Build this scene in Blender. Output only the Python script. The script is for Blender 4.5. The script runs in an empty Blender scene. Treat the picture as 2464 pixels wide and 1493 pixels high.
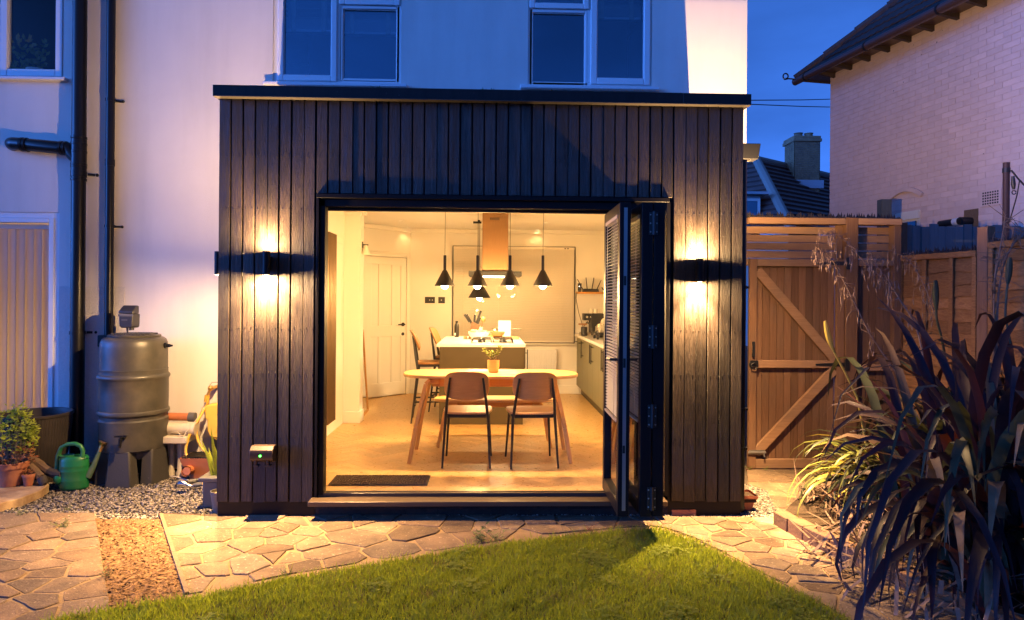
import bpy, bmesh, math, random
import numpy as np
from mathutils import Vector, Matrix

sc = bpy.context.scene
COL = sc.collection
random.seed(7)
R = random.random
def U(a, b): return a + (b - a) * random.random()

# ------------------------------------------------------------------ camera
FPX, PCX, PCY = 1641.0, 1232.0, 722.4      # focal length and principal point for a 2464 px wide picture
CAMP = Vector((0.0, -4.9, 1.40))
YAW, ROLL = math.atan(52 / 1641.0), 0.0078
_F = Vector((math.sin(YAW), math.cos(YAW), 0)); _R0 = Vector((math.cos(YAW), -math.sin(YAW), 0)); _U0 = Vector((0, 0, 1))
_R = _R0 * math.cos(ROLL) + _U0 * math.sin(ROLL); _U = _U0 * math.cos(ROLL) - _R0 * math.sin(ROLL)
cam_d = bpy.data.cameras.new('camera'); cam = bpy.data.objects.new('camera', cam_d); COL.objects.link(cam)
cam.matrix_world = Matrix(((_R.x, _U.x, -_F.x, CAMP.x), (_R.y, _U.y, -_F.y, CAMP.y), (_R.z, _U.z, -_F.z, CAMP.z), (0, 0, 0, 1)))
cam_d.sensor_width = 36; cam_d.lens = 36 * FPX / 2464
cam_d.shift_y = -(746.5 - PCY) / 2464
cam_d.clip_start = 0.05; cam_d.clip_end = 400
sc.camera = cam
def ray(px, py): return _F + _R * ((px - PCX) / FPX) - _U * ((py - PCY) / FPX)
def at(px, py, Y):                       # point of the vertical plane y = Y seen at a picture position
    d = ray(px, py); return CAMP + d * ((Y - CAMP.y) / d.y)
def g(px, py, z=-0.15):                  # point of the level plane z
    d = ray(px, py); return CAMP + d * ((z - CAMP.z) / d.z)
def onx(px, py, X):
    d = ray(px, py); return CAMP + d * ((X - CAMP.x) / d.x)
def pix(p):
    v = Vector(p) - CAMP; w = v.dot(_F); return PCX + FPX * v.dot(_R) / w, PCY - FPX * v.dot(_U) / w

# ------------------------------------------------------------------ sky and exposure
world = bpy.data.worlds.new("World"); sc.world = world; world.use_nodes = True
wn = world.node_tree; wn.nodes.clear()
wo = wn.nodes.new('ShaderNodeOutputWorld'); bg = wn.nodes.new('ShaderNodeBackground'); sky = wn.nodes.new('ShaderNodeTexSky')
sky.sky_type = 'NISHITA'; sky.sun_disc = False
sky.sun_elevation = math.radians(7.0); sky.sun_rotation = math.radians(250)
sky.ozone_density = 3.0; sky.air_density = 0.8; sky.dust_density = 4.0
bw = wn.nodes.new('ShaderNodeRGBToBW'); wn.links.new(sky.outputs[0], bw.inputs[0])
tint = wn.nodes.new('ShaderNodeMix'); tint.data_type = 'RGBA'; tint.blend_type = 'MULTIPLY'      # blue hour, with the picture balanced for the warm lamps
tint.inputs['Factor'].default_value = 1.0; tint.inputs['B'].default_value = (0.06, 0.235, 1.0, 1)
wtc = wn.nodes.new('ShaderNodeTexCoord'); wmp = wn.nodes.new('ShaderNodeMapping'); wmp.inputs['Scale'].default_value = (2.2, 2.2, 7.0); wn.links.new(wtc.outputs['Generated'], wmp.inputs[0])
wno = wn.nodes.new('ShaderNodeTexNoise'); wno.inputs['Scale'].default_value = 1.6; wno.inputs['Detail'].default_value = 5; wn.links.new(wmp.outputs[0], wno.inputs['Vector'])
wmr = wn.nodes.new('ShaderNodeMapRange'); wmr.inputs['From Min'].default_value = .35; wmr.inputs['From Max'].default_value = .7; wmr.inputs['To Min'].default_value = .86; wmr.inputs['To Max'].default_value = 1.2; wn.links.new(wno.outputs[0], wmr.inputs[0])
wmu = wn.nodes.new('ShaderNodeMath'); wmu.operation = 'MULTIPLY'; wn.links.new(bw.outputs[0], wmu.inputs[0]); wn.links.new(wmr.outputs[0], wmu.inputs[1])
wn.links.new(wmu.outputs[0], tint.inputs['A']); wn.links.new(tint.outputs['Result'], bg.inputs['Color'])
bg.inputs['Strength'].default_value = 0.165
wn.links.new(bg.outputs[0], wo.inputs['Surface'])
vs = sc.view_settings; vs.view_transform = 'Standard'; vs.look = 'None'; vs.gamma = 1; vs.exposure = 2.0; vs.use_curve_mapping = False
cy = sc.cycles
cy.use_denoising = True; cy.max_bounces = 8; cy.diffuse_bounces = 5; cy.glossy_bounces = 3; cy.transparent_max_bounces = 16
cy.caustics_reflective = False; cy.caustics_refractive = False; cy.sample_clamp_indirect = 6.0

# ------------------------------------------------------------------ mesh building
class MB:
    def __init__(s): s.v = []; s.f = []
    def add(s, vs, fs):
        n = len(s.v); s.v += [tuple(p) for p in vs]; s.f += [tuple(i + n for i in f) for f in fs]; return s
    def box(s, x0, x1, y0, y1, z0, z1):
        return s.add([(x0,y0,z0),(x1,y0,z0),(x1,y1,z0),(x0,y1,z0),(x0,y0,z1),(x1,y0,z1),(x1,y1,z1),(x0,y1,z1)],
                     [(0,3,2,1),(4,5,6,7),(0,1,5,4),(1,2,6,5),(2,3,7,6),(3,0,4,7)])
    def bar(s, a, b, w, d, up=(0,0,1), w2=None, d2=None):      # rectangular bar from a to b
        a, b = Vector(a), Vector(b); t = (b - a).normalized(); u = Vector(up)
        x = t.cross(u)
        if x.length < 1e-4: x = t.cross(Vector((0,1,0)))
        x.normalize(); y = x.cross(t).normalized(); w2 = w if w2 is None else w2; d2 = d if d2 is None else d2
        vs = []
        for p, ww, dd in ((a, w, d), (b, w2, d2)):
            for i, j in ((-1,-1),(1,-1),(1,1),(-1,1)): vs.append(p + x*(i*ww/2) + y*(j*dd/2))
        return s.add(vs, [(0,1,2,3),(7,6,5,4),(0,4,5,1),(1,5,6,2),(2,6,7,3),(3,7,4,0)])
    def tube(s, pts, r, n=10, cap=True):
        pts = [Vector(p) for p in pts]; rs = r if isinstance(r, (list, tuple)) else [r]*len(pts)
        prev = None; base = len(s.v); m = len(pts)
        for i, p in enumerate(pts):
            t = (pts[min(i+1, m-1)] - pts[max(i-1, 0)])
            t = t.normalized() if t.length > 1e-9 else Vector((0,0,1))
            if prev is None:
                x = t.cross(Vector((0,0,1)))
                if x.length < 1e-3: x = t.cross(Vector((0,1,0)))
            else: x = prev - t * prev.dot(t)
            x.normalize(); prev = x; y = t.cross(x)
            for k in range(n):
                a = 2*math.pi*k/n; s.v.append(tuple(p + x*(rs[i]*math.cos(a)) + y*(rs[i]*math.sin(a))))
        for i in range(m-1):
            for k in range(n):
                a = base+i*n+k; b = base+i*n+(k+1) % n; s.f.append((a, b, b+n, a+n))
        if cap:
            s.f.append(tuple(base+k for k in range(n))[::-1]); s.f.append(tuple(base+(m-1)*n+k for k in range(n)))
        return s
    def lathe(s, prof, c=(0,0,0), n=32, cap=(False, False), sx=1, sy=1, ang=0):
        base = len(s.v); m = len(prof); ca, sa = math.cos(ang), math.sin(ang)
        for r, z in prof:
            for k in range(n):
                a = 2*math.pi*k/n; x, y = r*math.cos(a)*sx, r*math.sin(a)*sy
                s.v.append((c[0]+x*ca-y*sa, c[1]+x*sa+y*ca, c[2]+z))
        for i in range(m-1):
            for k in range(n):
                a = base+i*n+k; b = base+i*n+(k+1) % n; s.f.append((a, b, b+n, a+n))
        if cap[0]: s.f.append(tuple(base+k for k in range(n))[::-1])
        if cap[1]: s.f.append(tuple(base+(m-1)*n+k for k in range(n)))
        return s
    def prism(s, poly, a, b):                 # poly = list of 3D points of one face, moved by vectors a and b for the two faces
        n = len(poly); a, b = Vector(a), Vector(b); ps = [Vector(p) for p in poly]
        return s.add([p+a for p in ps]+[p+b for p in ps], [tuple(range(n))[::-1], tuple(range(n, 2*n))] + [(i, (i+1) % n, n+(i+1) % n, n+i) for i in range(n)])
    def disc(s, c, nrm, r, h, n=14, r2=None):
        nrm = Vector(nrm).normalized(); c = Vector(c); r2 = r if r2 is None else r2
        return s.tube([c, c+nrm*h], [r, r2], n)
    def ball(s, c, rx, ry=None, rz=None, n=12, m=8):
        ry = rx if ry is None else ry; rz = rx if rz is None else rz
        base = len(s.v)
        for i in range(m+1):
            t = math.pi*i/m
            for k in range(n):
                a = 2*math.pi*k/n; s.v.append((c[0]+rx*math.sin(t)*math.cos(a), c[1]+ry*math.sin(t)*math.sin(a), c[2]-rz*math.cos(t)))
        for i in range(m):
            for k in range(n):
                a = base+i*n+k; b = base+i*n+(k+1) % n; s.f.append((a, b, b+n, a+n))
        return s
    def frame(s, x0, x1, z0, z1, w, y0, y1, wb=None):     # four bars of a frame in the xz plane
        wb = w if wb is None else wb
        s.box(x0, x0+w, y0, y1, z0, z1); s.box(x1-w, x1, y0, y1, z0, z1)
        s.box(x0+w, x1-w, y0, y1, z0, z0+wb); s.box(x0+w, x1-w, y0, y1, z1-w, z1); return s
    def mesh(s, name, mat, smooth=35, off=None):
        me = bpy.data.meshes.new(name)
        vs = s.v if off is None else [(x-off[0], y-off[1], z-off[2]) for x, y, z in s.v]
        me.from_pydata(vs, [], s.f); me.update()
        if mat: me.materials.append(mat)
        if smooth:
            me.polygons.foreach_set('use_smooth', [True]*len(me.polygons)); me.set_sharp_from_angle(angle=math.radians(smooth))
        return me
ROOT = {}
def link(o, parent=None):
    COL.objects.link(o)
    if parent is not None: o.parent = parent; ROOT[o.name] = ROOT[parent.name]
    return o
def tag(o, label=None, cat=None, group=None, kind=None):
    if label: o['label'] = label
    if cat: o['category'] = cat
    if group: o['group'] = group
    if kind: o['kind'] = kind
    return o
def thing(name, label, cat, loc=(0,0,0), group=None):
    o = bpy.data.objects.new(name, None); COL.objects.link(o); o.location = loc; o.empty_display_size = 0.05
    ROOT[o.name] = Vector(loc); return tag(o, label, cat, group)
def part(parent, name, mb, mat, bevel=0, label=None, kind=None, smooth=35):
    off = ROOT[parent.name]
    o = bpy.data.objects.new(name, mb.mesh(name, mat, smooth, off)); link(o, parent)
    if bevel:
        b = o.modifiers.new('edge', 'BEVEL'); b.width = bevel; b.segments = 2; b.limit_method = 'ANGLE'; b.angle_limit = math.radians(40)
    return tag(o, label, None, None, kind)
def inst(parent, name, me, loc, rot=None, scale=None, label=None):
    o = bpy.data.objects.new(name, me); off = ROOT[parent.name]
    link(o, parent); o.location = Vector(loc) - off
    if rot: o.rotation_euler = rot
    if scale: o.scale = scale
    return tag(o, label)
def solo(name, mb, mat, label=None, cat=None, group=None, kind=None, bevel=0, smooth=35, loc=None):
    o = bpy.data.objects.new(name, mb.mesh(name, mat, smooth, loc)); COL.objects.link(o)
    ROOT[o.name] = Vector(loc) if loc is not None else Vector((0,0,0))
    if loc is not None: o.location = loc
    if bevel:
        b = o.modifiers.new('edge', 'BEVEL'); b.width = bevel; b.segments = 2; b.limit_method = 'ANGLE'; b.angle_limit = math.radians(40)
    return tag(o, label, cat, group, kind)
def copy_tree(o, parent=None):
    c = o.copy(); COL.objects.link(c); c.parent = parent
    for ch in list(o.children): copy_tree(ch, c)
    return c
def big(name, verts, faces, mat, smooth=False):           # many small pieces as one mesh, from arrays
    me = bpy.data.meshes.new(name); k = faces.shape[1]
    me.vertices.add(len(verts)); me.vertices.foreach_set('co', verts.astype(np.float32).ravel())
    me.loops.add(faces.size); me.loops.foreach_set('vertex_index', faces.astype(np.int32).ravel())
    me.polygons.add(len(faces)); me.polygons.foreach_set('loop_start', np.arange(0, faces.size, k, dtype=np.int32))
    me.update(calc_edges=True); me.validate()
    if smooth: me.polygons.foreach_set('use_smooth', [True]*len(me.polygons))
    me.materials.append(mat)
    o = bpy.data.objects.new(name, me); COL.objects.link(o); ROOT[o.name] = Vector((0,0,0)); return o
def light(kind, loc, col, power, parent=None, radius=0.03, rot=None, size=None, blend=None):
    l = bpy.data.lights.new('light', kind); l.color = col; l.energy = power; l.shadow_soft_size = radius
    if kind == 'SPOT': l.spot_size = math.radians(size); l.spot_blend = blend
    o = bpy.data.objects.new('light', l); COL.objects.link(o)
    if parent is not None: o.parent = parent; o.location = Vector(loc) - ROOT[parent.name]
    else: o.location = loc
    if rot: o.rotation_euler = rot
    return o

# ------------------------------------------------------------------ materials
def _new(name):
    m = bpy.data.materials.new(name); m.use_nodes = True; n = m.node_tree.nodes; n.clear()
    out = n.new('ShaderNodeOutputMaterial'); b = n.new('ShaderNodeBsdfPrincipled'); m.node_tree.links.new(b.outputs[0], out.inputs[0])
    return m, n, m.node_tree.links, b, out
def c4(c): return (c[0], c[1], c[2], 1)
def MAT(name, col, rough=0.6, col2=None, scale=6, stretch=(1,1,1), bump=0.0, bscale=40, bstretch=None, metal=0, spec=0.5, rand=0.0, coat=0.0, rhue=0.0,
        contrast=0.25, dist=0.0, speck=None, emit=None, estr=0.0, bdist=0.01, dirt=None, rrand=0.0):
    m, n, L, b, out = _new(name)
    b.inputs['Roughness'].default_value = rough; b.inputs['Metallic'].default_value = metal
    b.inputs['Specular IOR Level'].default_value = spec; b.inputs['Coat Weight'].default_value = coat
    tc = n.new('ShaderNodeTexCoord'); oi = n.new('ShaderNodeObjectInfo')
    off = n.new('ShaderNodeVectorMath'); off.operation = 'MULTIPLY_ADD'
    L.new(oi.outputs['Random'], off.inputs[0]); off.inputs[1].default_value = (37.0, 21.0, 53.0); L.new(tc.outputs['Object'], off.inputs[2])
    def noise(sc_, st, det=6, ds=0.0, ro=0.6):
        mp = n.new('ShaderNodeMapping'); mp.inputs['Scale'].default_value = st; L.new(off.outputs[0], mp.inputs[0])
        t = n.new('ShaderNodeTexNoise'); t.inputs['Scale'].default_value = sc_; t.inputs['Detail'].default_value = det; t.inputs['Roughness'].default_value = ro
        t.inputs['Distortion'].default_value = ds; L.new(mp.outputs[0], t.inputs['Vector']); return t
    def ramp(fac, lo, hi, a, c):
        r = n.new('ShaderNodeValToRGB'); r.color_ramp.elements[0].position = lo; r.color_ramp.elements[1].position = hi
        r.color_ramp.elements[0].color = a; r.color_ramp.elements[1].color = c; L.new(fac, r.inputs[0]); return r
    cur = None
    if col2 is not None:
        t = noise(scale, stretch, 7, dist); cur = ramp(t.outputs[0], 0.5-contrast, 0.5+contrast, c4(col), c4(col2)).outputs[0]
    if speck is not None:                     # (colour, scale, threshold)
        t = noise(speck[1], (1,1,1), 2); r = ramp(t.outputs[0], speck[2], speck[2]+0.05, (0,0,0,1), (1,1,1,1))
        mx = n.new('ShaderNodeMix'); mx.data_type = 'RGBA'; L.new(r.outputs[0], mx.inputs['Factor'])
        if cur is None: mx.inputs['A'].default_value = c4(col)
        else: L.new(cur, mx.inputs['A'])
        mx.inputs['B'].default_value = c4(speck[0]); cur = mx.outputs['Result']
    if dirt is not None:                      # (colour, scale, amount): large uneven wear
        t = noise(dirt[1], dirt[3] if len(dirt) > 3 else (1,1,1), 5); r = ramp(t.outputs[0], 0.45, 0.75, (0,0,0,1), (dirt[2],)*3+(1,))
        mx = n.new('ShaderNodeMix'); mx.data_type = 'RGBA'; L.new(r.outputs[0], mx.inputs['Factor'])
        if cur is None: mx.inputs['A'].default_value = c4(col)
        else: L.new(cur, mx.inputs['A'])
        mx.inputs['B'].default_value = c4(dirt[0]); cur = mx.outputs['Result']
    if rand:
        mr = n.new('ShaderNodeMapRange'); mr.inputs['To Min'].default_value = 1-rand; mr.inputs['To Max'].default_value = 1+rand; L.new(oi.outputs['Random'], mr.inputs[0])
        mx = n.new('ShaderNodeVectorMath'); mx.operation = 'SCALE'
        if cur is None: mx.inputs[0].default_value = col
        else: L.new(cur, mx.inputs[0])
        L.new(mr.outputs[0], mx.inputs['Scale']); cur = mx.outputs[0]
        if rhue:
            rr = n.new('ShaderNodeMath'); rr.operation = 'FRACT'; r7 = n.new('ShaderNodeMath'); r7.operation = 'MULTIPLY'; r7.inputs[1].default_value = 7.31
            L.new(oi.outputs['Random'], r7.inputs[0]); L.new(r7.outputs[0], rr.inputs[0])
            hm = n.new('ShaderNodeMix'); hm.data_type = 'VECTOR'; L.new(rr.outputs[0], hm.inputs[0])
            hm.inputs[4].default_value = (1+rhue, 1, 1-rhue); hm.inputs[5].default_value = (1-rhue*.8, 1, 1+rhue)
            vm = n.new('ShaderNodeVectorMath'); vm.operation = 'MULTIPLY'; L.new(cur, vm.inputs[0]); L.new(hm.outputs[1], vm.inputs[1]); cur = vm.outputs[0]
    if cur is None: b.inputs['Base Color'].default_value = c4(col)
    else: L.new(cur, b.inputs['Base Color'])
    if rrand:
        t = noise(9, stretch, 4); mr = n.new('ShaderNodeMapRange'); mr.inputs['From Min'].default_value = 0.3; mr.inputs['From Max'].default_value = 0.7
        mr.inputs['To Min'].default_value = max(0.05, rough-rrand); mr.inputs['To Max'].default_value = min(1, rough+rrand); L.new(t.outputs[0], mr.inputs[0]); L.new(mr.outputs[0], b.inputs['Roughness'])
    if bump:
        t = noise(bscale, bstretch or stretch, 6, dist); bp = n.new('ShaderNodeBump'); bp.inputs['Strength'].default_value = bump; bp.inputs['Distance'].default_value = bdist
        L.new(t.outputs[0], bp.inputs['Height']); L.new(bp.outputs[0], b.inputs['Normal'])
    if emit is not None:
        b.inputs['Emission Color'].default_value = c4(emit); b.inputs['Emission Strength'].default_value = estr
    return m
def LEAF(name, col, col2, rough=.5, scale=5, rand=0.0, trans=.4, tcol=None, spec=.4, contrast=.25):
    m = MAT(name, col, rough, col2, scale, rand=rand, spec=spec, contrast=contrast); n = m.node_tree.nodes; L = m.node_tree.links
    b = [x for x in n if x.type == 'BSDF_PRINCIPLED'][0]; out = [x for x in n if x.type == 'OUTPUT_MATERIAL'][0]
    t = n.new('ShaderNodeBsdfTranslucent'); t.inputs[0].default_value = c4(tcol or col2)
    mx = n.new('ShaderNodeMixShader'); mx.inputs[0].default_value = trans
    L.new(b.outputs[0], mx.inputs[1]); L.new(t.outputs[0], mx.inputs[2]); L.new(mx.outputs[0], out.inputs[0]); return m
def GLASS(name, tintc=(0.9,0.95,0.95), refl=(1,1,1), ior=1.5, extra=0.0, k=1.6):
    m, n, L, b, out = _new(name); n.remove(b)
    tr = n.new('ShaderNodeBsdfTransparent'); tr.inputs[0].default_value = c4(tintc)
    gl = n.new('ShaderNodeBsdfGlossy'); gl.inputs['Roughness'].default_value = 0.01; gl.inputs[0].default_value = c4(refl)
    fr = n.new('ShaderNodeFresnel'); fr.inputs[0].default_value = ior
    ad = n.new('ShaderNodeMath'); ad.operation = 'MULTIPLY_ADD'; ad.inputs[1].default_value = k; ad.inputs[2].default_value = extra; ad.use_clamp = True
    L.new(fr.outputs[0], ad.inputs[0])
    mx = n.new('ShaderNodeMixShader'); L.new(ad.outputs[0], mx.inputs[0]); L.new(tr.outputs[0], mx.inputs[1]); L.new(gl.outputs[0], mx.inputs[2]); L.new(mx.outputs[0], out.inputs[0])
    return m

WARM = (1.0, 0.575, 0.205)         # bulbs in the kitchen
LAMPC = (1.0, 0.61, 0.26)        # the wall lamps outside
m_render = MAT('white_render', (.74,.69,.63), .85, (.69,.64,.59), 3, bump=.35, bscale=110, bdist=.006, dirt=((.46,.41,.36), 1.6, .34, (1.6,1,.22)))
m_roughcast = MAT('rough_render', (.70,.66,.63), .9, (.60,.57,.55), 60, bump=1.0, bscale=120, bdist=.012)
m_clad = MAT('charred_timber', (.009,.0068,.006), .55, (.046,.031,.022), 11, stretch=(6,6,.30), bump=1.0, bscale=24, bstretch=(8,8,.28), bdist=.009, rand=.45, dist=2.2, contrast=.24, spec=.30, rrand=.16)
m_black = MAT('black_powder_coat', (.007,.006,.007), .42, bump=.05, bscale=300, bdist=.001, spec=.15)
m_fascia = MAT('black_metal_fascia', (.010,.009,.010), .4, col2=(.020,.017,.018), scale=30, stretch=(1,1,.15), speck=((.2,.18,.16), 60, .74), bump=.08, bscale=40, bdist=.002, spec=.2)
m_edge = MAT('dark_drip_edge', (.04,.033,.028), .5, metal=.2)
m_bplastic = MAT('black_plastic_pipe', (.008,.008,.009), .33, bump=.03, bscale=60, bdist=.001, speck=((.05,.045,.04), 90, .72), spec=.3)
m_upvc = MAT('white_upvc', (.74,.74,.74), .35, (.68,.68,.69), 3)
m_glass_up = GLASS('window_glass', (.85,.92,.95), (.45,.78,1.0), 1.45, .13, 1.0)
m_glass = GLASS('door_glass', (.93,.96,.95), (1,1,1), 1.45, .0, 1.0)
m_glass_d = GLASS('patio_door_glass', (.95,.96,.95), (.8,.9,1), 1.35, .0, .45)
m_brickdark = MAT('black_painted_brick', (.016,.012,.010), .75, (.035,.026,.020), 20, bump=.5, bscale=60, rand=.2, spec=.25)
m_brickpatch = MAT('flaking_brick', (.03,.02,.016), .7, (.36,.12,.05), 9, contrast=.04, bump=.5, bscale=60)
m_white = MAT('white_wall_paint', (.80,.77,.70), .75, (.77,.74,.67), 2, bump=.05, bscale=80, bdist=.003)
m_ceil = MAT('ceiling_paint', (.82,.79,.73), .8)
m_door = MAT('white_door_paint', (.80,.78,.71), .5)
m_oak = MAT('oak', (.56,.29,.085), .45, (.43,.20,.05), 5, stretch=(.5,9,9), dist=1.5, bump=.05, bscale=20, bdist=.002, rand=.06, spec=.3)
m_oakv = MAT('oak_upright', (.66,.40,.15), .45, (.54,.30,.10), 5, stretch=(9,9,.5), dist=1.5, bump=.05, bscale=20, bdist=.002, rand=.06, spec=.2)
m_oaktop = MAT('pale_oak_top', (.58,.38,.17), .38, (.48,.29,.12), 4, stretch=(.5,8,8), dist=1.2, spec=.35)
m_stoolback = MAT('dark_oak', (.36,.175,.055), .5, (.27,.12,.036), 4, stretch=(9,9,.6), dist=1.5)
m_oakback = MAT('oak_chair_back', (.64,.33,.095), .45, (.50,.235,.060), 4, stretch=(.6,6,9), dist=2.0, contrast=.3, spec=.15)
m_floor = MAT('oak_herringbone', (.58,.375,.155), .33, (.47,.28,.105), 7, stretch=(3,3,1), rand=.13, dist=.6, rrand=.08)
m_metalblk = MAT('black_metal', (.014,.013,.012), .4)
m_green = MAT('olive_cabinet_paint', (.092,.070,.036), .55, (.08,.06,.03), 4, spec=.2)
m_sage = MAT('sage_cabinet_paint', (.19,.175,.105), .5, (.18,.165,.10), 4, spec=.3)
m_quartz = MAT('white_worktop', (.85,.83,.79), .2)
m_steel = MAT('brushed_steel', (.45,.40,.34), .3, (.38,.33,.28), 30, stretch=(12,12,.3), metal=.9)
m_warmsteel = MAT('warm_brushed_steel', (.34,.20,.10), .34, (.27,.155,.075), 30, stretch=(12,12,.3), metal=.85)  # hood steel, the warm reflection of the room put into its colour
m_chrome = MAT('chrome', (.7,.68,.64), .12, metal=1)
m_cream = MAT('cream_enamel', (.78,.74,.64), .4)
m_rad = MAT('bronze_radiator', (.13,.085,.045), .35, metal=.5)
m_blind = MAT('white_blind_slat', (.74,.68,.58), .5)
m_blindg = MAT('grey_blind_slat', (.30,.25,.18), .42)
m_vblind = LEAF('fabric_vertical_blind', (.66,.60,.50), (.60,.54,.45), .8, 20, trans=.42, tcol=(.70,.60,.45))
m_bulb = MAT('bulb', (1,1,1), .3, emit=(1.0,.80,.50), estr=22)
m_hoodlight = MAT('hood_light', (1,1,1), .3, emit=(1.0,.85,.55), estr=6)
m_lens = MAT('lamp_lens', (1,1,1), .3, emit=(1.0,.82,.52), estr=14)
m_dlens = MAT('downlight_lens', (.8,.78,.7), .3, emit=(1.0,.8,.5), estr=.35)
m_mat = MAT('coir_mat', (.060,.038,.022), .95, (.16,.10,.055), 60, bump=1, bscale=90)
m_terra = MAT('terracotta', (.44,.15,.06), .75, (.34,.11,.045), 12, bump=.2, bscale=60, dirt=((.5,.3,.2), 9, .35))
m_ceram = MAT('speckled_stoneware', (.62,.32,.13), .5, (.54,.25,.09), 9, stretch=(.3,.3,9), spec=.3)
m_soil = MAT('soil', (.025,.017,.012), .95, (.05,.032,.02), 60, bump=1, bscale=80, spec=.2)
m_jade = LEAF('jade_leaf', (.17,.20,.03), (.10,.14,.02), .35, 20, trans=.2, tcol=(.25,.3,.03))
m_stem = MAT('green_stem', (.20,.15,.06), .6)
m_butt = MAT('grey_green_plastic', (.050,.046,.037), .42, (.042,.039,.032), 3, speck=((.3,.28,.24), 70, .77), dirt=((.13,.11,.08), 4, .6), bump=.04, bscale=80, bdist=.002)
m_buttb = MAT('dark_butt_stand', (.050,.045,.038), .6, (.035,.032,.028), 5, speck=((.25,.22,.18), 80, .72), bump=.2, bscale=60)
m_planter = MAT('black_ribbed_plastic', (.030,.024,.019), .5, dirt=((.08,.06,.045), 7, .4))
m_can = MAT('green_plastic', (.012,.155,.045), .35, dirt=((.12,.19,.07), 6, .6), speck=((.3,.35,.2), 60, .76), bump=.05, bscale=30)
m_can2 = MAT('dull_green_spout', (.05,.11,.07), .5, (.10,.13,.08), 20)
m_oldwood = MAT('weathered_timber', (.22,.14,.075), .8, (.11,.07,.04), 9, stretch=(1,8,8), bump=.6, bscale=20, dist=1)
m_bark = MAT('old_wood_end', (.035,.028,.025), .8, (.06,.045,.035), 20, bump=.5)
m_sleeper = MAT('pale_timber_board', (.52,.36,.19), .75, (.26,.15,.07), 7, contrast=.16, bump=.5, bscale=25)
m_brass = MAT('brass', (.62,.38,.12), .3, metal=.9, dirt=((.2,.13,.05), 40, .6))
m_hose = MAT('yellow_hose', (.66,.40,.055), .4)
m_yellow = MAT('yellow_plastic', (.78,.50,.075), .45, (.70,.43,.06), 8, bump=.25, bscale=9)
m_wplastic = MAT('off_white_plastic', (.62,.55,.44), .5, (.5,.43,.33), 9, dirt=((.3,.24,.17), 10, .4))
m_orange = MAT('orange_clay_pipe', (.46,.16,.065), .55, (.38,.12,.05), 9)
m_greyplastic = MAT('grey_plastic', (.10,.095,.08), .5)
m_grey = MAT('dark_grey_plastic', (.022,.022,.027), .45)
m_grey2 = MAT('grey_band', (.09,.09,.10), .45)
m_led = MAT('green_led', (0,.4,0), .4, emit=(.05,1,.05), estr=5)
m_bronze = MAT('bronze_weatherproof_box', (.040,.026,.019), .38, spec=.35)
m_gate = MAT('gate_softwood', (.195,.105,.060), .85, (.115,.058,.033), 6, stretch=(7,7,.4), bump=.5, bscale=16, bstretch=(8,8,.3), bdist=.005, rand=.26, dist=1.8, contrast=.26, spec=.15, dirt=((.12,.085,.065), 2.5, .5))
m_gateh = MAT('gate_softwood_rail', (.33,.195,.115), .85, (.22,.12,.066), 6, stretch=(.4,7,7), bump=.5, bscale=16, bstretch=(.3,8,8), bdist=.005, rand=.16, dist=1.8, contrast=.26, spec=.15, dirt=((.16,.12,.095), 3.0, .5))
m_fence = MAT('larch_lap_board', (.30,.150,.060), .85, (.155,.070,.027), 5, stretch=(7,.4,7), bump=.6, bscale=14, bstretch=(7,.4,7), rand=.24, dist=2.0, contrast=.24, spec=.15)
m_bluefence = MAT('grey_green_stained_board', (.10,.125,.14), .8, (.07,.09,.105), 6, stretch=(7,7,.4), bump=.5, bscale=14, rand=.18, dist=1.4)
m_spike = MAT('dark_plastic_spikes', (.012,.010,.014), .5)
m_iron = MAT('black_ironmongery', (.010,.010,.011), .5, bump=.2, bscale=80)
m_galv = MAT('galvanised_steel', (.32,.31,.30), .4, metal=.8)
m_rust = MAT('rusty_post', (.060,.022,.018), .65, (.035,.016,.014), 12, bump=.3)
m_rope = MAT('dark_rope', (.03,.022,.02), .9)
m_pink = MAT('painted_brick', (.78,.61,.565), .8, (.66,.51,.48), 5, bump=.7, bscale=45, bdist=.006, rand=.05, speck=((.08,.06,.06), 16, .735), spec=.25)
m_pinkm = MAT('painted_mortar', (.72,.55,.50), .85, (.60,.45,.42), 8, bump=.4, bscale=60)
m_tile = MAT('concrete_roof_tile', (.045,.030,.028), .75, (.075,.052,.046), 9, rand=.25, bump=.4)
m_fartile = MAT('brown_roof_tile', (.16,.085,.07), .75, (.10,.055,.05), 3, rand=.1, bump=.5, bscale=12)
m_farridge = MAT('mortared_ridge', (.26,.23,.20), .8)
m_chim = MAT('stock_brick', (.42,.27,.14), .85, (.20,.13,.08), 6, rand=.3)
m_chimm = MAT('chimney_mortar', (.36,.31,.27), .9)
m_lead = MAT('lead_flashing', (.40,.42,.46), .5)
m_gutter = MAT('brown_gutter', (.075,.042,.034), .3, spec=.6)
m_stone = MAT('sandstone_paving', (.235,.160,.098), .9, (.125,.088,.060), 9, bump=1.0, bscale=60, bdist=.010, rand=.32, rhue=.06, speck=((.36,.27,.18), 45, .64), dirt=((.075,.055,.042), 3.0, .65), contrast=.22, spec=.2)
m_mortar = MAT('paving_mortar', (.31,.21,.115), .95, (.20,.135,.075), 11, bump=.8, bscale=70, spec=.2)
m_ground = MAT('bare_ground', (.09,.065,.045), .95, (.05,.038,.028), 12, bump=.8, bscale=50)
m_gravel = MAT('slate_gravel', (.34,.29,.24), .8, (.055,.048,.046), 34, contrast=.10, spec=.2)
m_chip = MAT('bark_chip', (.27,.155,.075), .9, (.095,.050,.025), 46, contrast=.12, spec=.15)
m_lawnsoil = MAT('lawn_soil', (.045,.055,.012), .95, (.03,.03,.012), 40, bump=.8)
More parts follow.
